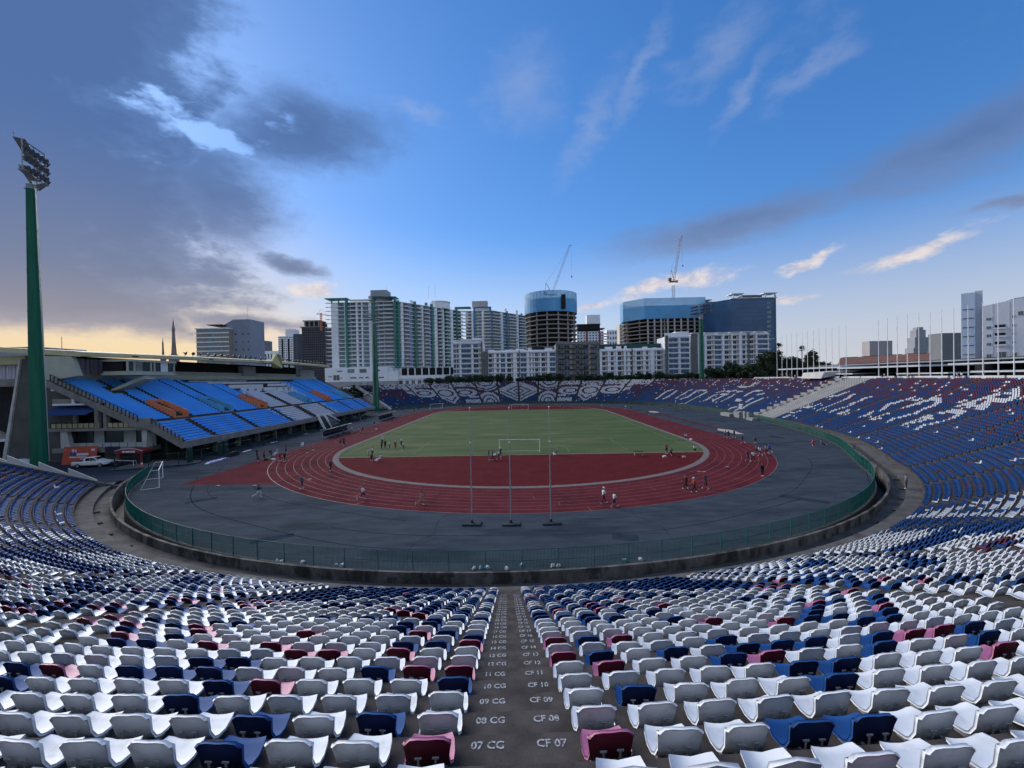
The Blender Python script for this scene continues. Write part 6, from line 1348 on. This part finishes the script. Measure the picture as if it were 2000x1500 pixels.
# litter along the fence foot
for i, (x, y) in enumerate(((538,1100),(546,1101),(588,1102),(654,1108),(664,1109),(925,1114),(938,1113),(951,1112),(990,1115),(1019,1107),(1080,1109),(1092,1109),(1222,1099),(1253,1096))):
    p = foot(x, y); b = heap('litter', '%s piece of pale litter counted along the near fence foot' % ORDL[i], 'litter', oval_pts(p.x, p.y+.25, .24, .14, rng.uniform(0,3), 7, i+60), .18, PRW if i % 3 else mat('pale_blue_litter', (.2,.35,.42), .6, .2, 3), i+70); b['group'] = 'litter at the fence foot'

# ------------------------------------------------------------------ tower cranes
CRN = mat('crane_steel', (.30,.31,.33), .6, .1, .5); CRD = mat('crane_dark', (.09,.09,.10), .6, .1, .5)
def lattice(mb, a, b, w, n, r=.12):
    a, b = Vector(a), Vector(b); d = (b-a).normalized(); u = Vector((0,1,0)); x = d.cross(u).normalized()*(w/2); y = x.cross(d).normalized()*(w/2); C4 = [x+y, x-y, -x-y, -x+y]
    for c in C4: mb.beam(a+c, b+c, r)
    for i in range(n):
        p, q = a+(b-a)*(i/n), a+(b-a)*((i+1)/n)
        for k in range(4): mb.beam(p+C4[k], q+C4[(k+1) % 4], r*.7)
def crane(label, Y, base, jb, tip, atop, cw, mast_from):
    o = sight(*mast_from, Y); t = thing('tower_crane', label, 'crane', (o.x, o.y, o.z)); L = lambda q: sight(*q, Y)-o
    mb = MB(); lattice(mb, (0,0,-6), L(base), 2.0, 6, .22); mb.build('mast', CRN, t)
    mb = MB(); lattice(mb, L(jb), L(tip), 1.5, 18, .18); mb.build('jib', CRN, t)
    mb = MB(); a = L(atop); mb.beam(L(jb), a, .45); mb.beam(L(cw), a, .30); mb.beam(L(cw)+(L(jb)-L(cw))*.2, a+(L(jb)-a)*.5, .2); mb.build('a_frame', CRN, t)
    c = L(cw); j = L(jb); MB().box(min(c.x,j.x)-.5,-1.4,j.z-1.6,max(c.x,j.x)+.8,1.4,j.z-.5).build('machinery_deck', CRD, t); MB().box(c.x-1.2,-1.3,c.z-1.2,c.x+1.4,1.3,c.z+1.4).build('counterweight', CRD, t); MB().box(j.x+1.0,-2.4,j.z-2.4,j.x+3.2,-.8,j.z-.2).build('operator_cab', CRN, t)
    MB().beam(a, L(jb)+(L(tip)-L(jb))*.92, .10).build('pendant_rope', CRD, t); tp = L(tip); MB().beam(tp, tp+Vector((1.6,0,-.2)), .35).build('jib_head', CRD, t)
    MB().beam(tp+Vector((1.2,0,0)), tp+Vector((1.2,0,-28 if Y < 395 else -26)), .08).build('hoist_rope', CRD, t); MB().box(tp.x+.7,-.4,tp.z-29.5,tp.x+1.7,.4,tp.z-28).build('hook_block', CRD, t)
crane('grey luffing crane on top of the round tower', 385, (1077,576), (1078.5,573), (1113,479), (1066,553), (1064,573), (1077,590)); crane('pale luffing crane on top of the wide tower', 410, (1315,557), (1316,548), (1330,461), (1311,527), (1308,546), (1315,575))
o = sight(627, 640, 555); t = thing('tower_crane', 'small hammerhead crane above the dark tower', 'crane', (o.x, o.y, o.z)); L = lambda x, y: sight(x, y, 555)-o
mb = MB(); lattice(mb, (0,0,-4), L(627,611), 1.8, 8, .3); mb.build('mast', ORNG, t); mb = MB(); lattice(mb, L(618,613), L(650,617), 1.2, 10, .22); mb.build('jib', ORNG, t); MB().beam(L(627,604), L(620,613), .25).build('tie', ORNG, t); MB().beam(L(627,604), L(640,615), .2).build('tie', ORNG, t)

# ------------------------------------------------------------------ trees
LEAF = mat('leaf_green', (.016,.036,.012), .75, color2=(.045,.075,.022), scale=.35, lo=.35, hi=.65); LEAF2 = mat('leaf_dark', (.011,.026,.011), .75, color2=(.032,.054,.018), scale=.4, lo=.35, hi=.65); BARK = mat('tree_bark', (.07,.055,.045), .95, .2, 2)
def leaf_mesh(name, lobes, n, size, seed, m):
    r = np.random.RandomState(seed); V, F = [], []; tot = sum(l[3]*l[4]*l[5] for l in lobes)
    for (cx, cy, cz, rx, ry, rz_) in lobes:
        k = int(n*rx*ry*rz_/tot)
        d = r.normal(size=(k,3)); d /= np.linalg.norm(d, axis=1)[:,None]; rad = r.uniform(.25, 1, k)**.45
        rad *= 1+.22*np.sin(d[:,0]*7+seed)*np.sin(d[:,1]*6+2)*np.sin(d[:,2]*8)
        c = np.array([cx,cy,cz])+d*rad[:,None]*np.array([rx,ry,rz_])
        for q in c:
            nrm = r.normal(size=3); nrm /= np.linalg.norm(nrm); a = np.cross(nrm, [.3,.2,.9]); a /= np.linalg.norm(a)+1e-9; b = np.cross(nrm, a); s = size*r.uniform(.6, 1.4); o = len(V)
            V += [tuple(q-a*s), tuple(q+b*s*.55), tuple(q+a*s), tuple(q-b*s*.55)]; F.append((o,o+1,o+2,o+3))
    me = bpy.data.meshes.new(name); me.from_pydata(V, [], F); me.materials.append(m); me.update(); return me
def tree(name, label, loc, lobes, n, size, seed, m, trunk_h, trunk_r, group=None, cat='tree', me=None):
    t = thing(name, label, cat, loc, 0, group); r = random.Random(seed)
    tr = MB(); tr.tube([(0,0,-.5),(r.uniform(-.1,.1),0,trunk_h*.5),(r.uniform(-.2,.2),0,trunk_h)], [trunk_r*1.2,trunk_r,trunk_r*.7], 8)
    for l in lobes[:5]: tr.tube([(0,0,trunk_h*.75),(l[0]*.5,l[1]*.5,(trunk_h+l[2])*.5),(l[0]*.9,l[1]*.9,l[2])], [trunk_r*.6,trunk_r*.4,trunk_r*.15], 6)
    tr.build('trunk', BARK, t); obj('crown', me or leaf_mesh('crown', lobes, n, size, seed, m), t); return t
bush_me = []
for q in range(5):
    r = random.Random(90+q); lb = [(r.uniform(-2,2), r.uniform(-1,1), 2.4+r.uniform(-.8,.9), r.uniform(1.6,2.6), r.uniform(1.2,2.0), r.uniform(1.2,1.9)) for _ in range(5)]; bush_me.append((lb, leaf_mesh('crown', lb, 800, .38, 200+q, LEAF2)))
far_x = lambda X: min((i for i in range(len(FS)) if FP[i,1] > 190), key=lambda i: abs(FP[i,0]+FN[i,0]*(ot+5)-X))
i = 0
for x in np.arange(838, 1372, 19.5):
    X = (x-1018)/FPX*268+CAM.x
    if X > 62: p = sight(x, 745, 262+rng.uniform(-4,3))
    else: p = sight(x, 745, 271+rng.uniform(-2,4))
    lb, me = bush_me[i % 5]; sc = rng.uniform(.85, 1.35)
    t = tree('hedge_tree', '%s bushy tree from the left in the hedge above the far stand' % ORDL[i] if i < 25 else 'rightmost bushy tree of the hedge above the far stand' if i == 27 else 'bushy tree near the right end of the far hedge, %s from it' % ('second', 'third')[26-i if i < 27 else 0], (p.x, p.y, 10.9), lb, 0, 0, i, LEAF2, 1.8, .22, 'hedge of trees above the far stand', 'tree', me); t.scale = (sc, sc, sc*rng.uniform(.8,1.2)); t.rotation_euler = (0,0,rng.uniform(-.6,.6)); i += 1
def big(x, ytop, Y, w, label, seed, m=LEAF2, n=4200):
    p = sight(x, ytop, Y); z0 = 8.0; h = p.z-z0; r = random.Random(seed)
    lb = [(r.uniform(-w,w)*.6, r.uniform(-w,w)*.4, h*r.uniform(.35,.86), w*r.uniform(.5,.75), w*r.uniform(.5,.7), h*r.uniform(.16,.28)) for _ in range(10)]
    tree('broadleaf_tree', label, (p.x, p.y, z0), lb, n, .55, seed, m, h*.45, .35, 'trees behind the right stand')
big(1395,716,236,5.5,'round dark tree just right of the far right mast',1); big(1432,710,240,6,'broad dark tree left of the palm group',2); big(1462,712,228,5,'low dark tree in front of the palm group',3); big(1490,690,236,6.5,'tall dark tree left of the taller palm',4,n=5200); big(1516,684,226,4.5,'dense dark tree below the taller palm',5); big(1546,700,224,5,'dark tree between the two palms',6); big(1580,690,226,5,'dense tree below the smaller palm',7); big(1608,705,222,4.5,'low tree at the right end of the tree group',8); big(1480,722,220,4,'small low bush left of the flagpoles',9)
def palm(x, ytop, Y, label, seed):
    p = sight(x, ytop, Y); z0 = 8.0; h = p.z-z0-2.4; t = thing('palm_tree', label, 'palm', (p.x, p.y, z0), 0, 'palms behind the right stand'); r = random.Random(seed)
    MB().tube([(0,0,0),(.15,0,h*.5),(.0,0,h)], [.32,.24,.20], 8).build('trunk', BARK, t)
    for k in range(30):
        a = r.uniform(0, 2*pi); e = r.uniform(-.6, 1.35); d = Vector((cos(a)*cos(e), sin(a)*cos(e), sin(e))); s = d.cross(Vector((0,0,1))).normalized(); u = s.cross(d); b = Vector((0,0,h)); L_ = r.uniform(1.5, 2.3); mb = MB(); V = [b+d*L_*.45]
        for q in range(9):
            f = -1.2+q*.3; V.append(b+d*L_*.45+(d*cos(f)+s*sin(f))*L_*(.62 if q % 2 else .46)+u*.1*(q % 2))
        mb.add(V, [(0,q,q+1) for q in range(1,9)]); mb.beam(b, b+d*L_*.47, .05); mb.build('fan_leaf', LEAF2, t)
palm(1521, 668, 230, 'taller fan palm behind the left flagpoles', 3); palm(1566, 674, 228, 'smaller fan palm behind the middle flagpoles', 4)
p = sight(688, 752, 214); lb = [(rng.uniform(-8,8), rng.uniform(-3,3), rng.uniform(4,9), rng.uniform(3.5,5), rng.uniform(2.5,4), rng.uniform(1.8,2.8)) for _ in range(8)]
tree('broadleaf_tree', 'wide dark tree between the grandstand and the middle mast', (p.x, p.y, 2.0), lb, 3000, .45, 31, LEAF2, 4, .4)
# rubble bank at the end of the far stand
STN = mat('rubble_stone', (.12,.105,.095), .95, color2=(.24,.215,.19), scale=1.2, lo=.3, hi=.7)
bank = thing('stone_bank', 'sloping rubble stone bank at the left end of the far stand', 'bank', (-70, 205, 0)); BO = Vector((-70,205,0))
q = [sight(704,798,196), sight(764,799,203), sight(760,757,232), sight(738,762,226), sight(712,772,206)]
mb = MB(); mb.add([(v.x,v.y,v.z) for v in q]+[(v.x-4,v.y+12,-1) for v in q], [(0,1,2,3,4),(0,4,9,5),(4,3,8,9),(3,2,7,8),(2,1,6,7),(1,0,5,6)]); wb(mb, 'core', STN, bank, BO)
mb = MB(); r = random.Random(8)
for _ in range(260):
    a, b = r.random(), r.random(); u = q[0].lerp(q[1], a); v = q[4].lerp(q[2], a); c = u.lerp(v, b); mb.cbox(c, (r.uniform(.7,1.6), r.uniform(.5,1.2), r.uniform(.4,.8)), 0, r.uniform(-.4,.4))
tag(wb(mb, 'stones', STN, bank, BO), kind='stuff')
for k in range(9): c = q[4].lerp(q[2], k/8.0); wb(MB().cbox(c+Vector((0,0,.3)), (1.0,.6,.5)), 'coping_block', CONC_LT, bank, BO)
# entrance blocks at the foot of the stairway
eb = thing('entrance_steps', 'pale concrete entrance blocks at the foot of the bare stairway', 'steps', (70, 131, 0)); EO = Vector((70,131,0))
for (x, y, z, sx, sy, sz) in ((70.0,141.5,.5,2.0,6,1.0),(71.2,136.5,.9,2.0,3.5,1.8),(70.8,132.5,1.1,.5,1.0,2.2),(70.6,130.0,1.1,.5,1.0,2.2),(70.0,127,.35,1.6,3.5,.7)): wb(MB().cbox((x,y,z), (sx,sy,sz)), 'block', STAIR, eb, EO)
# ------------------------------------------------------------------ people
SKIN = mat('skin', (.25,.135,.085), .6, .08, 4); HAIR = mat('black_hair', (.010,.008,.008), .6, .2, 8)
def pose_mesh(name, arms, legs, pelvis_z, lean=0.0, pelvis_y=0.0):
    """arms: per side (shoulder swing, elbow bend, outward); legs: per side (hip swing, knee bend), degrees, forward positive"""
    V, E, R, tag_ = [], [], [], []
    def add(p, r, parent, lab):
        V.append(Vector(p)); R.append(r); tag_.append(lab)
        if parent is not None: E.append((parent, len(V)-1))
        return len(V)-1
    ln = radians(lean); up = lambda z: (0, pelvis_y+sin(ln)*z, pelvis_z+cos(ln)*z)
    pe = add(up(0), (.145,.105), None, 'hip'); sp = add(up(.20), (.135,.10), pe, 'torso'); ch = add(up(.38), (.165,.115), sp, 'torso'); nk = add(up(.535), (.058,.058), ch, 'neck'); hb = add(up(.61), (.072,.085), nk, 'head')
    hm = add((0, V[hb].y+.015+sin(ln)*.08, V[hb].z+.09), (.085,.105), hb, 'head'); add((0, V[hm].y, V[hm].z+.085), (.062,.075), hm, 'head')
    for s, (sw, el, outw) in zip((-1, 1), arms):
        sh = add(Vector(up(.475))+Vector((s*.165,0,0)), (.062,.065), ch, 'uparm'); a = radians(sw)+ln*.3; o = radians(outw); d = Vector((s*sin(o), sin(a)*cos(o), -cos(a)*cos(o)))
        e = add(V[sh]+d*.27, (.045,.045), sh, 'uparm'); a2 = a+radians(el); d2 = Vector((s*sin(o)*(.5 if el < 60 else -.6), sin(a2)*cos(o), -cos(a2)*cos(o))).normalized()
        w = add(V[e]+d2*.25, (.030,.034), e, 'forearm'); h_ = add(V[w]+d2*.09, (.024,.044), w, 'hand'); add(V[h_]+d2*.085+Vector((0,.01,0)), (.013,.030), h_, 'hand')
        add(V[w]+d2*.06+Vector((-s*.02,.045,0)), (.011,.013), w, 'hand')
    for s, (sw, kn) in zip((-1, 1), legs):
        hp = add((s*.088, V[pe].y, V[pe].z-.05), (.088,.092), pe, 'thigh'); a = radians(sw); d = Vector((s*.03, sin(a), -cos(a))).normalized(); k = add(V[hp]+d*.41, (.058,.060), hp, 'thigh'); a2 = a-radians(kn); d2 = Vector((0, sin(a2), -cos(a2)))
        cf = add(V[k]+d2*.15, (.055,.060), k, 'shin'); an = add(V[k]+d2*.40, (.036,.040), cf, 'shin'); f = Vector((0, cos(a2), sin(a2))); add(V[an]-f*.05+d2*.045, (.034,.034), an, 'foot'); t1 = add(V[an]+f*.10+d2*.055, (.040,.032), an, 'foot'); add(V[t1]+f*.08, (.034,.022), t1, 'foot')
    me = bpy.data.meshes.new(name); me.from_pydata([tuple(v) for v in V], E, []); o = bpy.data.objects.new(name, me); COL.objects.link(o)
    o.modifiers.new('skin', 'SKIN'); sk = me.skin_vertices[0].data
    for i, r in enumerate(R): sk[i].radius = r; sk[i].use_root = (i == 0)
    sb = o.modifiers.new('sub', 'SUBSURF'); sb.levels = 1; sb.render_levels = 1
    dg = bpy.context.evaluated_depsgraph_get(); ev = bpy.data.meshes.new_from_object(o.evaluated_get(dg)); bpy.data.objects.remove(o)
    co = np.array([v.co for v in ev.vertices]); zmin = co[:,2].min()
    ev.transform(Matrix.Translation((0,0,-zmin))); co[:,2] -= zmin; Vn = [v-Vector((0,0,zmin)) for v in V]
    nr = np.array([v.normal for v in ev.vertices])
    # label faces by the nearest bone
    segs = [(np.array(Vn[a]), np.array(Vn[b]), tag_[b]) for a, b in E]
    fl = []
    for pl in ev.polygons:
        c = co[list(pl.vertices)].mean(0); best = None
        for a, b, l in segs:
            ab = b-a; t = max(0, min(1, np.dot(c-a, ab)/(np.dot(ab, ab)+1e-9))); dd = np.linalg.norm(c-a-t*ab)
            if best is None or dd < best[0]: best = (dd, l, t, a[2] > c[2])
        lab = best[1]
        if lab == 'torso' and best[2] < .32 and c[2] < Vn[0].z+.04: lab = 'hip'
        fl.append(lab)
    ev.materials.clear(); ev.materials.append(SKIN)
    for pl in ev.polygons: pl.use_smooth = True
    hz = Vn[5].z; hy = Vn[5].y
    def sub(labels, off, nm, cond=None):
        idx = [i for i, pl in enumerate(ev.polygons) if fl[i] in labels and (cond is None or cond(co[list(pl.vertices)].mean(0)))]
        vs = sorted({v for i in idx for v in ev.polygons[i].vertices}); mp = {v: k for k, v in enumerate(vs)}
        m2 = bpy.data.meshes.new(nm); m2.from_pydata([tuple(co[v]+nr[v]*off) for v in vs], [], [[mp[v] for v in ev.polygons[i].vertices] for i in idx])
        m2.materials.append(SKIN)
        for pl in m2.polygons: pl.use_smooth = True
        m2.update(); return m2
    return dict(body=ev, tee=sub(('torso','uparm'), .016, 'shirt'), long=sub(('torso','uparm','forearm'), .016, 'shirt'), shorts=sub(('hip','thigh'), .015, 'shorts'), trousers=sub(('hip','thigh','shin'), .015, 'trousers'),
                shoes=sub(('foot',), .012, 'shoes'), hair=sub(('head',), .016, 'hair', lambda c: c[2] > hz-.02 and (c[1] < hy+.045 or c[2] > hz+.05)), longhair=sub(('head','neck'), .018, 'hair', lambda c: c[1] < hy+.02 or c[2] > hz+.05), head=(Vn[6], hz, hy))
POSE = dict(stand=pose_mesh('standing', ((6,8,7),(-4,10,8)), ((1,0),(-2,2)), .93), hips=pose_mesh('hands_on_hips', ((-18,75,38),(-18,75,38)), ((3,0),(-3,0)), .93), walk=pose_mesh('walking', ((-24,12,6),(22,22,6)), ((24,6),(-20,14)), .91, 3), run=pose_mesh('running', ((-40,85,8),(38,90,8)), ((48,62),(-26,48)), .94, 9),
            sit=pose_mesh('sitting', ((35,35,10),(-35,5,18)), ((78,55),(84,28)), .14, -12), crouch=pose_mesh('crouching', ((40,50,10),(48,40,10)), ((96,128),(72,125)), .36, 18), bend=pose_mesh('bending', ((70,10,5),(62,14,5)), ((6,4),(-8,6)), .90, 55))
_cl = {}
def cloth(c):
    k = tuple(c)
    if k not in _cl: _cl[k] = mat('cloth_%d' % len(_cl), c, .85, .12, 6)
    return _cl[k]
BK, WHC, RD, NV, GY, MR, BE, BL, NEON, DKG = (.014,.014,.017), (.66,.67,.70), (.45,.03,.03), (.025,.035,.07), (.17,.18,.20), (.11,.015,.025), (.36,.27,.19), (.02,.09,.38), (.45,.60,.12), (.05,.052,.06)
def setm(o, m): o.material_slots[0].link = 'OBJECT'; o.material_slots[0].material = m
def person(x, y, pose, rz, top, low, label, long_=False, shorts=True, cap=None, longhair=False, h=1.0, z=0.0, at_=None, shoes=WHC, group=None):
    p = foot(x, y, z) if at_ is None else Vector(at_); P_ = POSE[pose]
    o = obj('person', P_['body'], None, (p.x, p.y, z+.012), radians(rz)); tag(o, label, 'person', group); o.scale = (h, h, h)
    s = obj('shirt', P_['long' if long_ else 'tee'], o); setm(s, cloth(top)); l = obj('shorts' if shorts else 'trousers', P_['shorts' if shorts else 'trousers'], o); setm(l, cloth(low)); s = obj('shoes', P_['shoes'], o); setm(s, cloth(shoes))
    hd, hz, hy = P_['head']
    if cap is None: s = obj('hair', P_['longhair' if longhair else 'hair'], o); setm(s, HAIR)
    else:
        mb = MB(); mb.lathe([(.112,hz+.02),(.115,hz+.06),(.085,hz+.125),(0,hz+.145)], 10, (0,hy)); mb.add([(-.09,hy+.06,hz+.025),(.09,hy+.06,hz+.025),(.07,hy+.20,hz+.01),(-.07,hy+.20,hz+.01)], [(0,1,2,3),(3,2,1,0)]); mb.build('cap', cloth(cap), o)
    return o
# facing: 0 looks along +Y (away), 180 towards the camera, 90 to the left, -90 to the right
person(1179,984,'walk',-80,WHC,MR,'person in white shirt and white cap walking on the outer lanes',shorts=False,cap=WHC,h=1.04)
person(1200,991,'walk',-85,WHC,BK,'person in white shirt and dark shorts walking beside the white cap',longhair=True,h=.97)
person(822,987,'run',-88,BE,BE,'person in beige running along the outer lane of the bend')
person(708,976,'run',-70,WHC,MR,'person in white vest and maroon shorts jogging on the left bend',h=1.03)
person(590,955,'walk',160,(.07,.10,.14),BK,'person in blue-grey shirt and dark shorts walking on the left bend',h=1.02)
person(504.5,972,'run',-60,BK,(.5,.5,.48),'person in black top and pale trousers jogging on the asphalt',long_=True,shorts=False)
person(646,920,'walk',175,DKG,BK,'person in dark clothes walking on the inner lanes of the left bend',shorts=False,h=1.05)
person(502,894,'stand',100,BK,BK,'person all in black standing beside the start chute',shorts=False,h=1.02)
person(516,897,'stand',170,RD,BK,'person in red shirt standing at the start chute bags',shorts=False)
person(502.5,902.5,'crouch',-30,MR,MR,'person in dark red crouching on the start chute',h=.95)
person(529,891,'sit',-120,BK,BK,'person in black sitting among bags beside the start chute',shorts=False)
person(541,889,'sit',160,(.35,.45,.55),WHC,'person in pale blue sitting on the asphalt edge',shorts=False)
person(547,901,'walk',170,RD,MR,'person in red walking at the top of the start chute')
person(556,902,'walk',175,BK,BK,'person in black with white shoes walking beside the red shirt')
person(558.5,884,'stand',-90,DKG,BK,'person in black standing on the asphalt right of the chute',shorts=False)
person(665,870,'walk',0,(.10,.11,.16),MR,'person in grey shirt and red trousers walking up the left straight',shorts=False)
person(672,870,'hips',180,BK,BK,'person in black with elbows out on the left straight',shorts=False,h=1.05)
person(671,851,'stand',20,DKG,BK,'person in dark clothes standing at the end of the near shelter')
person(687,846,'stand',-40,WHC,GY,'person in white standing inside the near shelter',shorts=False)
person(701,847,'stand',-60,WHC,BK,'person in white shirt and black shorts near the training hurdles')
person(708,845,'run',-90,MR,MR,'person in maroon running beside the training hurdles',longhair=True)
person(735,847,'walk',10,WHC,RD,'person in white shirt and red shorts right of the hurdles')
person(731,831,'walk',5,GY,BK,'person in grey walking on the asphalt beyond the hurdles')
person(745,817,'walk',0,WHC,BK,'person in white walking near the far shelter')
person(747,867,'stand',200,WHC,BK,'person in white shirt and white hat on the left grass',shorts=False,cap=WHC)
person(745.5,877,'stand',-30,BK,BK,'leftmost person in black of the group on the grass',shorts=False)
person(752.5,875.5,'stand',20,BK,BK,'person in black behind the leftmost of the grass group',shorts=False)
person(760.5,878,'hips',-60,WHC,NV,'person in white shirt and navy shorts in the grass group')
person(772.5,878,'stand',180,RD,RD,'person in red in the grass group',shorts=False,cap=WHC)
person(784,871,'stand',150,WHC,BK,'person in white shirt and black trousers behind the grass group',shorts=False,h=1.04)
person(788,879.5,'hips',120,WHC,MR,'rightmost person in white of the grass group')
person(720,893,'stand',-40,WHC,NEON,'person in neon shorts standing on the left grass edge')
person(727.5,890.5,'stand',60,WHC,BK,'person in white beside the neon shorts on the grass edge')
person(726,901.5,'crouch',30,BK,BK,'person in black crouching on the red apron corner')
person(743,901,'sit',90,WHC,WHC,'person in white sitting on the red apron',shorts=False)
person(955,899,'stand',-80,BK,GY,'leftmost of the three people left of the near goal, in black top',shorts=False,longhair=True)
person(962.5,898.5,'stand',90,NV,BK,'person in dark clothes in the middle of the trio by the near goal',shorts=False)
person(974,898,'walk',-90,WHC,BK,'person in white shirt by the left post of the near goal')
person(978,893,'stand',150,NV,BK,'person in navy with white cap behind the white shirt at the near goal',cap=WHC)
person(1089,888,'sit',70,(.25,.32,.36),BK,'person in grey sitting on the grass edge right of the near goal',shorts=False)
person(1302,886,'stand',170,RD,NV,'person in red standing at the grass edge near the right bend')
person(1310,890,'crouch',-60,BK,BK,'person in black crouching beside the person in red',shorts=False)
person(1356,883,'crouch',190,WHC,BK,'person in white sitting at the right corner of the grass',shorts=False)
person(1339.5,858,'crouch',160,WHC,BK,'person in white kneeling on the inside kerb of the right bend',shorts=False)
person(1339.5,955,'walk',95,MR,BK,'person in dark maroon walking on the right bend',long_=True,shorts=False,h=1.05)
person(1356,962,'walk',95,(.42,.05,.02),BK,'person in orange-red shirt and white cap walking on the right bend',shorts=False,cap=WHC,h=1.03)
person(1378,956,'walk',20,NV,BK,'person in dark dress walking alone on the right bend',longhair=True)
person(1489,930,'stand',190,BK,BK,'stout person all in black at the outer edge of the right bend',long_=True,shorts=False,h=1.02)
person(1461,902,'walk',10,NV,NV,'person in navy walking left of the white shirt on the right bend',longhair=True)
person(1471,902,'walk',5,WHC,BK,'person in white shirt and black trousers on the right bend',shorts=False)
person(1478,887,'run',0,GY,BK,'person in grey running left in the group at the right bend')
person(1484,891,'run',0,WHC,NV,'person in white running in the middle of the group at the right bend',h=1.04)
person(1497,887.5,'run',0,(.28,.28,.24),BK,'person in light grey running right of the white runner')
person(1503,885,'run',0,BL,NV,'person in bright blue running at the right of the group',h=1.04)
person(1477,866,'crouch',40,BK,MR,'person in black squatting at the outer edge of the right bend')
person(1450.5,866,'run',5,BK,RD,'person in black top and red shorts running on the right bend')
person(1434,855,'walk',0,BK,BK,'rightmost walker of the trio passing the sand pit')
person(1423,857,'walk',0,BK,MR,'middle walker of the trio passing the sand pit',h=1.05)
person(1417,855,'walk',0,(.3,.3,.32),BK,'grey shirted walker at the left of the trio near the sand pit')
person(1586,872,'crouch',-90,RD,RD,'person in red sitting on the asphalt near the right fence',shorts=False)
person(1605,872,'sit',-90,(.08,.10,.10),BK,'person in dark clothes sitting near the right fence',shorts=False)
person(1262,811,'stand',90,BK,BK,'left of two people in black by the far sand pit',shorts=False)
person(1266.5,810,'stand',-90,BK,BK,'right of two people in black by the far sand pit',shorts=False)
for i, (x, y, ps, tp, lb) in enumerate(((1175,796,'run',WHC,'person in white on the far right bend'),(1232.5,800,'stand',BK,'person in black on the far right straight'),(1221,799,'bend',WHC,'person in white bending over on the far right straight'),(1109,798.5,'stand',BK,'person in black at the far grass edge right of the far goal'),(1099,797,'stand',MR,'person in maroon at the far grass edge'),(1084,796,'stand',GY,'person in grey at the far grass edge near the far goal'),(1062.5,791,'walk',BK,'person in black on the far bend behind the goal'),
    (1015,797,'stand',MR,'person in maroon at the far goal mouth'),(1022,797,'stand',WHC,'person in white at the far goal mouth'),(996,797,'stand',WHC,'person in white left of the far goal'),(809,807,'walk',BK,'person in black walking on the far left straight'),(788,803,'walk',BK,'person in black at the far left asphalt edge'),(893,796,'stand',BK,'left of two people in black on the far bend'),(905,796,'stand',BK,'right of two people in black on the far bend'),(843,802,'stand',NV,'person in navy beside the far left goal'),(818,801,'walk',BK,'person in black near the far left goal'),
    (1310,797,'stand',BK,'person in black below the far right stand'),(1330,799,'crouch',RD,'person in red crouching below the far right stand'),(1293,798,'crouch',DKG,'person in grey crouching at the foot of the far right stand'))):
    person(x, y, ps, rng.uniform(0,360), tp, BK, lb, shorts=(i % 2 == 0))
person(1770,955,'stand',60,GY,NV,'person in grey shirt and dark trousers standing on the ledge of the right stand',shorts=False,z=.36)
for i, (x, y, tp) in enumerate(((1541,733,(.30,.25,.15)),(1548,733,WHC),(1611,733,GY),(1641,734,(.4,.3,.2)),(1718,733,(.35,.33,.3)),(1742,733,WHC),(1766,733,GY),(1856,733,(.4,.3,.3)),(1862,732,WHC))):
    s = min(range(len(FS)), key=lambda j: abs((CAM.x+(x-1016)/FPX*(FP[j,1]+FN[j,1]*(ot+.2))) - (FP[j,0]+FN[j,0]*(ot+.2))) if 60 < FP[j,1] < 200 and FP[j,0] > 50 else 1e9)
    q = at(FS[s], ot+.2); person(0, 0, 'sit', 90, tp, BK, '%s person from the left sitting on the rim of the right stand' % ORDL[i], shorts=False, z=zt, at_=(q[0], q[1], zt), group='people sitting on the rim')
